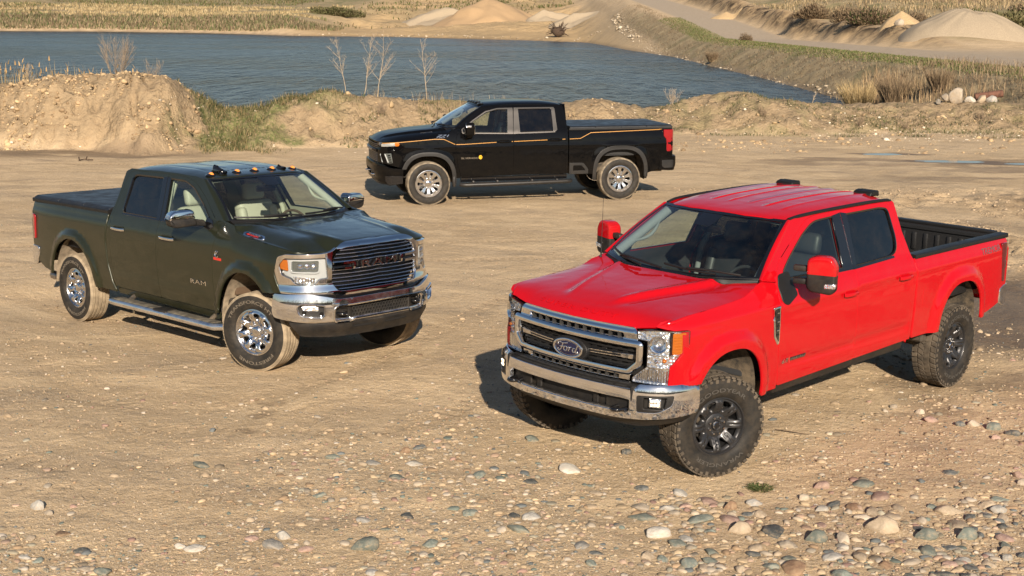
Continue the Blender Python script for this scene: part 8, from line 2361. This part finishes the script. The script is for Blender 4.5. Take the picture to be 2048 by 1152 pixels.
def chevy_extra(S, root, Y, wmap):
    A0, A1 = S['arches']
    for s in (1, -1):
        for A, zf, zr in ((A0, .735, .40), (A1, .43, .47)):
            a = A.pts(zf, zr, off=-.012); b = A.pts(zf, zr, off=.062)
            sheet('arch_trim', a + b[::-1], side_map(Y, s, .016), M['dark_arch'], root, thick=.03, grid=.035, out=(0, s, 0))
            if A is A0: build('mud_flap', box((A.xc-A.hw-.02, s*.95, .46), (.05, .10, .22), .012, 2), M['plastic'], root)
            else: build('mud_flap', box((A.xc-A.hw-.02, s*.95, .53), (.05, .10, .20), .012, 2), M['plastic'], root)
        # stripe
        def stripe(nm, pts, w=.011):
            P = np.array(pts, float)
            q = [(x, z+w/2) for x, z in pts] + [(x, z-w/2) for x, z in pts[::-1]]
            sheet(nm, q, side_map(Y, s, .004), M['orange'], root, thick=.003, grid=.05, out=(0, s, 0))
        stripe('side_stripe', [(.92, 1.256), (.59, 1.272), (.2, 1.299), (-.13, 1.324), (-.32, 1.318), (-.548, 1.212)])
        stripe('side_stripe', [(-.568, 1.210), (-.74, 1.211), (-1.40, 1.24)]); stripe('side_stripe', [(-1.72, 1.248), (-1.742, 1.249)])
        stripe('side_stripe', [(-1.768, 1.25), (-2.47, 1.268)]); stripe('side_stripe', [(-2.79, 1.276), (-2.85, 1.278)])
        stripe('side_stripe', [(-2.945, 1.278), (-3.17, 1.285), (-3.40, 1.398), (-4.88, 1.437), (-5.0, 1.455), (-5.15, 1.456)])
        side_text('hood_badge', '2500HD', s, -.17, -.44, 1.345, 1.395, Y, M['chrome_clean'], root, .006, weight=.02, shear=.3) if False else None
        side_text('fender_badge', 'Z71', s, -.17, -.43, 1.368, 1.408, Y, M['chrome_clean'], root, .006, shear=.35)
        side_text('fender_badge', 'HD', s, -.16, -.34, 1.345, 1.362, Y, M['chrome_clean'], root, .006, shear=.3)
        side_text('door_badge', 'SILVERADO', s, -.665, -1.025, .914, .946, Y, M['chrome_clean'], root, .006)
        th = np.linspace(0, 2*math.pi, 20, endpoint=False)
        g = sheet('round_badge', [(-1.068+.034*math.cos(t), .945+.040*math.sin(t)) for t in th], side_map(Y, s, .006), M['gold'], root, thick=.006, grid=.03, out=(0, s, 0))
        arc = np.array([[float(q) for q in side_map(Y, s, .010)(np.array(-1.068+.018*math.cos(t)), np.array(.945+.020*math.sin(t)))] for t in np.radians(np.arange(30, 290, 20))])
        build('round_badge_mark', tube(arc, .005, 5), M['orange'], g, 60)
        if s > 0: sheet('fuel_door', rc([(-3.02, 1.155), (-3.26, 1.15), (-3.255, .99), (-3.03, .99)], .05), side_map(Y, s, .002), S['paint'], root, thick=.006, grid=.05, out=(0, s, 0))
        cs = sheet('bedside_step', rc([(-2.945, .785, .01), (-3.24, .78, .03), (-3.345, .65, .03), (-3.345, .555, .01), (-2.945, .555, .01)], .01), side_map(Y, s, .010), M['dark_arch'], root, [rc([(-3.02, .735), (-3.21, .732), (-3.28, .65), (-3.285, .60), (-3.02, .60)], .03)], thick=.06, grid=.04, out=(0, s, 0))
        sheet('step_recess', [(-2.99, .76), (-3.31, .76), (-3.31, .57), (-2.99, .57)], side_map(Y, s, -.05), M['plastic_grey'], cs, thick=0, grid=.05, out=(0, s, 0))
        build('recess_step', box((-3.15, s*.955, .612), (.25, .06, .02), .006, 1), M['plastic_grey'], cs)
        # tube step
        tb = build('side_step', tube([(-.66, s*.96, .40), (-.70, s*1.01, .39), (-.78, s*1.025, .388), (-1.9, s*1.025, .40), (-2.86, s*1.025, .418), (-2.94, s*1.01, .42), (-2.975, s*.96, .425)], .040, 12), M['dark_arch'], root, 60)
        for xx in (-.92, -1.42, -2.15, -2.68):
            build('step_bracket', [box((xx, s*.97, .445), (.05, .10, .05), .012, 2)], M['dark_arch'], tb)
        for xx in (-1.05, -2.30):
            build('step_pad', box((xx, s*1.025, .432), (.42, .055, .012), .004, 1), M['plastic'], tb)
        # mirror: tall towing mirror on a thick arm
        mr = empty('side_mirror', (-.80, s*1.17, 1.52), root)
        q = (lambda g: g) if s > 0 else mirror_y
        build('mirror_housing', q(prism(rc([(-.125, -.10, .03), (.11, -.12, .05), (.135, .02, .03), (.13, .125, .05), (.06, .145, .05), (-.10, .12, .05), (-.135, .03, .03)], .03), -.09, .08, 'yz', .028, 4)), S['paint'], mr, 50)
        build('mirror_glass', q(prism(rc([(-.10, -.09), (.10, -.10), (.11, .11), (-.09, .10)], .03), -.096, -.08, 'yz', .002, 1)), M['chrome_clean'], mr)
        build('mirror_indicator', q(prism(rc([(.04, .06), (.138, .052), (.138, .09), (.05, .105)], .01), -.02, .088, 'yz', .006, 2)), M['reflector'], mr)
        build('mirror_arm', q(prism(rc([(.10, -.10, .03), (-.02, -.20, .05), (-.25, -.20, .03), (-.25, -.12, .02), (-.13, -.05, .02)], .03), -.06, .06, 'yz', .022, 3)), S['paint'], mr, 50)
    # ---- front end
    pf = Plan([(1.020, 0), (1.012, .35), (.988, .58), (.952, .74), (.90, .862), (.845, .915), (.76, .950), (.66, .965)])
    ty = pf.ty; T = pf.T
    fa = sheet('front_fascia', rc([(0, .845, 0), (ty(.90), .845, .02), (T-.14, .85, .02), (T-.12, 1.0, 0), (T-.03, 1.10, .03), (T-.03, 1.18, .02), (ty(.93), 1.185, .01), (ty(.66), 1.19, .01), (ty(.66), 1.275, .01), (0, 1.278, 0), (-ty(.66), 1.275, .01), (-ty(.66), 1.19, .01), (-ty(.93), 1.185, .01), (-T+.03, 1.18, .02), (-T+.03, 1.10, .03), (-T+.12, 1.0, 0), (-T+.14, .85, .02), (-ty(.90), .845, .02)], .01),
        pf.map(0, lambda z: .02*np.exp(-((z-1.10)/.05)**2)), S['paint'], root, [rc([(-.62, .865), (.62, .865), (.655, 1.06), (-.655, 1.06)], .02), rc([(-.62, 1.13), (.62, 1.13), (.62, 1.255), (-.62, 1.255)], .02)], thick=.05, grid=.05, out=(1, 0, 0))
    sheet('grille_backing', [(-.67, .85), (.67, .85), (.67, 1.27), (-.67, 1.27)], pf.map(-.07), M['void'], fa, thick=0, grid=.1, out=(1, 0, 0))
    for z in (.885, .918, .951, .984, 1.017, 1.048, 1.15, 1.185, 1.22):
        p = ring_of(pf.map(-.01), [(t, z) for t in np.linspace(-.64, .64, 25)])
        build('grille_bar', sweep(p, [(-.008, -.03), (.008, -.03), (.006, .016), (-.006, .016)], (1, 0, 0), False), M['grille_blue'], fa, 40)
    for k in range(17):
        t = -.6+1.2*k/16
        build('grille_bar', sweep(ring_of(pf.map(-.016), [(t, .87), (t+.02, 1.055)]), [(-.006, -.03), (.006, -.03), (.006, .014), (-.006, .014)], (1, 0, 0), False), M['plastic'], fa, 40)
    p = ring_of(pf.map(.02), [(t, 1.095) for t in np.linspace(-.66, .66, 25)])
    build('grille_crossbar', sweep(p, [(-.035, -.04), (.035, -.04), (.035, .0), (.025, .016), (-.025, .016), (-.035, .0)], (1, 0, 0), False), M['black_paint'], fa, 40)
    v, f = text_fit('CHEVROLET', .72, .040, .008, space=1.15)
    e = pf.map(.037)(v[:, 0], v[:, 1]+1.095); build('grille_letters', (np.stack([e[0]+v[:, 2], e[1], e[2]], 1), f), M['alloy'], fa, 0)
    for s in (1, -1):
        fy = lambda o_: side_map(Y, s, o_)
        h2 = sheet('side_headlight', rc([(.935, 1.245, .01), (.62, 1.262, .01), (.585, 1.245, .02), (.60, 1.205, .02), (.935, 1.190, .01)], .01), fy(.004), M['headlamp_clear'], root, thick=.006, grid=.03, out=(0, s, 0))
        sheet('side_marker', rc([(.685, 1.262, .01), (.615, 1.264, .01), (.580, 1.246, .02), (.60, 1.200, .02), (.665, 1.198, .01)], .01), fy(.008), M['amber'], h2, thick=.006, grid=.03, out=(0, s, 0))
        h3 = sheet('lower_headlight', rc([(.892, 1.052, .015), (.750, 1.056, .015), (.722, .865, .015), (.82, .858, .02)], .012), fy(.004), M['headlamp_dark'], root, thick=.006, grid=.03, out=(0, s, 0))
        for k in range(4):
            zq = .885+.043*k; xq = .765+.03*k/3
            build('headlight_element', box((xq, s*(float(Y(np.array(xq), np.array(zq)))+.006), zq), (.055, .012, .026), .004, 1), M['gloss_black'], h3)
        build('running_light', tube([(.872-.06*t_, s*(float(Y(np.array(.872-.06*t_), np.array(1.04-.165*t_)))+.008), 1.04-.165*t_) for t_ in np.linspace(0, 1, 6)], .010, 6), M['white_lens'], h3, 60)
        up_ = rc([(s*ty(.665), 1.262, .01), (s*ty(.93), 1.262, .01), (s*(T-.02), 1.255, .02), (s*(T-.03), 1.198, .02), (s*ty(.93), 1.192, .01), (s*ty(.665), 1.20, .01)], .01)
        hl = sheet('headlight', up_, pf.map(-.03), M['reflector'], root, thick=0, grid=.03, out=(1, 0, 0))
        for y in (.72, .80, .86):
            c = [float(q) for q in pf.map(-.025)(np.array(s*ty(y)), np.array(1.23))]
            nrm = Vector((.86, s*.5, 0)).normalized().to_track_quat('Z', 'Y').to_matrix()
            build('headlight_projector', xf(lathe([(0, .014), (.014, .011), (.020, .002), (.026, .004), (.028, .0)], 16, 'z'), M=nrm, loc=c), M['chrome_clean'], hl, 60)
        sheet('side_marker', rc([(s*(T-.125), 1.258, .01), (s*(T-.02), 1.252, .02), (s*(T-.035), 1.202, .02), (s*(T-.115), 1.196, .01)], .01), pf.map(-.004), M['amber'], hl, thick=.02, grid=.03, out=(1, 0, 0))
        sheet('headlight_lens', up_, pf.map(.003), M['lens'], hl, thick=0, grid=.04, out=(1, 0, 0))
        lo = rc([(s*ty(.76), 1.045, .02), (s*ty(.915), 1.05, .02), (s*ty(.93), .86, .02), (s*ty(.85), .865, .02)], .015)
        l2 = sheet('lower_headlight', lo, pf.map(.006), M['headlamp_dark'], root, thick=.006, grid=.03, out=(1, 0, 0))
        for k in range(4):
            z = .885+.043*k
            c = [float(q) for q in pf.map(.008)(np.array(s*ty(.885)), np.array(z))]
            nrm = Vector((.6, s*.8, 0)).normalized().to_track_quat('Z', 'Y').to_matrix()
            build('headlight_projector', xf(box((0, 0, .004), (.028, .045, .012), .004, 1), M=nrm, loc=c), M['gloss_black'], l2)
        p = ring_of(pf.map(.010), [(s*ty(.795+.06*(1.03-z)/.16), z) for z in np.linspace(.875, 1.035, 6)])
        build('running_light', tube(p, .008, 6), M['white_lens'], l2, 60)
        # chrome vent blades above the bumper
    pb = Plan([(1.055, 0), (1.048, .4), (1.02, .62), (.97, .78), (.90, .90), (.82, .96), (.72, .985), (.52, .995)])
    Tb = pb.T; tb = pb.ty
    bo = [(0, .50, 0), (.55, .50, .03), (tb(.9), .45, .03), (tb(.97), .41, .02), (Tb-.08, .44, .02), (Tb, .52, .02), (Tb, .735, .01), (tb(.975), .76, .02), (tb(.90), .835, .02), (.7, .85, .02), (0, .852, 0)]
    bf = bo + [(-a, b, r) for a, b, r in bo[1:-1][::-1]]
    b_ = sheet('front_bumper', rc(bf, .01), pb.map(0, lambda z: .022*np.clip(1-((z-.76)/.14)**2, -1, 1)), S['paint'], root, [rc([(-.52, .56), (.52, .56), (.56, .70), (-.56, .70)], .03)], thick=.05, grid=.05, out=(1, 0, 0))
    sheet('bumper_insert', [(-.58, .54), (.58, .54), (.58, .72), (-.58, .72)], pb.map(-.06), M['plastic'], b_, thick=0, grid=.1, out=(1, 0, 0))
    for s in (1, -1):
        hk = [(.92, s*.42-.045, .60), (1.05, s*.42-.045, .60), (1.075, s*.42, .598), (1.05, s*.42+.045, .60), (.92, s*.42+.045, .60)]
        build('tow_hook', tube(hk, .018, 8), M['alloy'], b_, 60)
        sheet('bumper_corner', rc([(s*tb(.93), .60), (s*(Tb-.01), .60), (s*(Tb-.01), .45), (s*tb(.965), .42), (s*tb(.93), .50)], .01), pb.map(.006), M['gloss_black'], b_, thick=.01, grid=.05, out=(1, 0, 0))
    sheet('air_dam', [(-.9, .42), (.9, .42), (.9, .52), (-.9, .52)], pb.map(-.09), M['plastic'], root, thick=.02, grid=.08, out=(1, 0, 0))
    rm = S['roof']['map']
    for y in (-.50, -.22, 0, .22, .50):
        z = float(rm(np.array(-1.16), np.array(y))[2])
        g = prism(rc([(-.07, 0), (.07, 0), (.04, .03), (-.05, .034)], .012), -.045, .045, 'xz', .012, 2)
        ba = build('roof_lamp', xf(g, loc=(-1.17, y, z-.004)), M['gloss_black'], root, 50)
        build('lamp_lens', box((-1.135, y, z+.012), (.02, .05, .014), .005, 1), M['amber_lamp'], ba)
    for k in range(9): 
        pass
    # hood scoop lip and its lettering
    v, f = text_fit('DURAMAX', .24, .030, .004)
    for s in (1, -1):
        hm = S['hood']['map']
        X = -.02 - s*v[:, 0]; Yq = s*(.66 - v[:, 1]*.9)
        build('hood_lettering', (np.stack([X, Yq, np.asarray(hm(X, Yq)[2])+v[:, 2]+.002], 1), f), M['alloy'], root, 0)
    # cab roof spoiler edge
    build('roof_spoiler', box((-2.905, 0, 1.955), (.06, 1.24, .03), .012, 2), S['paint'], root)
    build('antenna', tube([(-.52, -.84, 1.44), (-.53, -.85, 1.52), (-.535, -.85, 1.80), (-.535, -.85, 2.14)], [.012, .005, .0035, .003], 6), M['plastic'], root, 60)
def pose(root, x, y, yaw, dz, pt, rl):
    ca, sa = math.cos(yaw), math.sin(yaw); Rz = np.array([[ca, -sa, 0], [sa, ca, 0], [0, 0, 1]])
    c, s = math.cos(pt), math.sin(pt); Ry = np.array([[c, 0, s], [0, 1, 0], [-s, 0, c]])
    c, s = math.cos(rl), math.sin(rl); Rx = np.array([[1, 0, 0], [0, c, -s], [0, s, c]])
    m = Rz @ Ry @ Rx
    mm = Matrix.Identity(4)
    for i in range(3):
        for j in range(3): mm[i][j] = m[i, j]
    mm.translation = (x, y, dz)
    root.matrix_world = mm
    root.matrix_basis = mm
f = ford(); pose(f, *POSES[0])
tag(f, 'red pickup truck with black wheels and an open bed', 'pickup truck', 'pickup trucks parked on the dirt')
f = ram(); pose(f, *POSES[1])
tag(f, 'dark green pickup truck with chrome grille, chrome bumper and amber roof lamps', 'pickup truck', 'pickup trucks parked on the dirt')
f = chevy(); pose(f, *POSES[2])
tag(f, 'black pickup truck with a thin orange side stripe, standing before the pond', 'pickup truck', 'pickup trucks parked on the dirt')
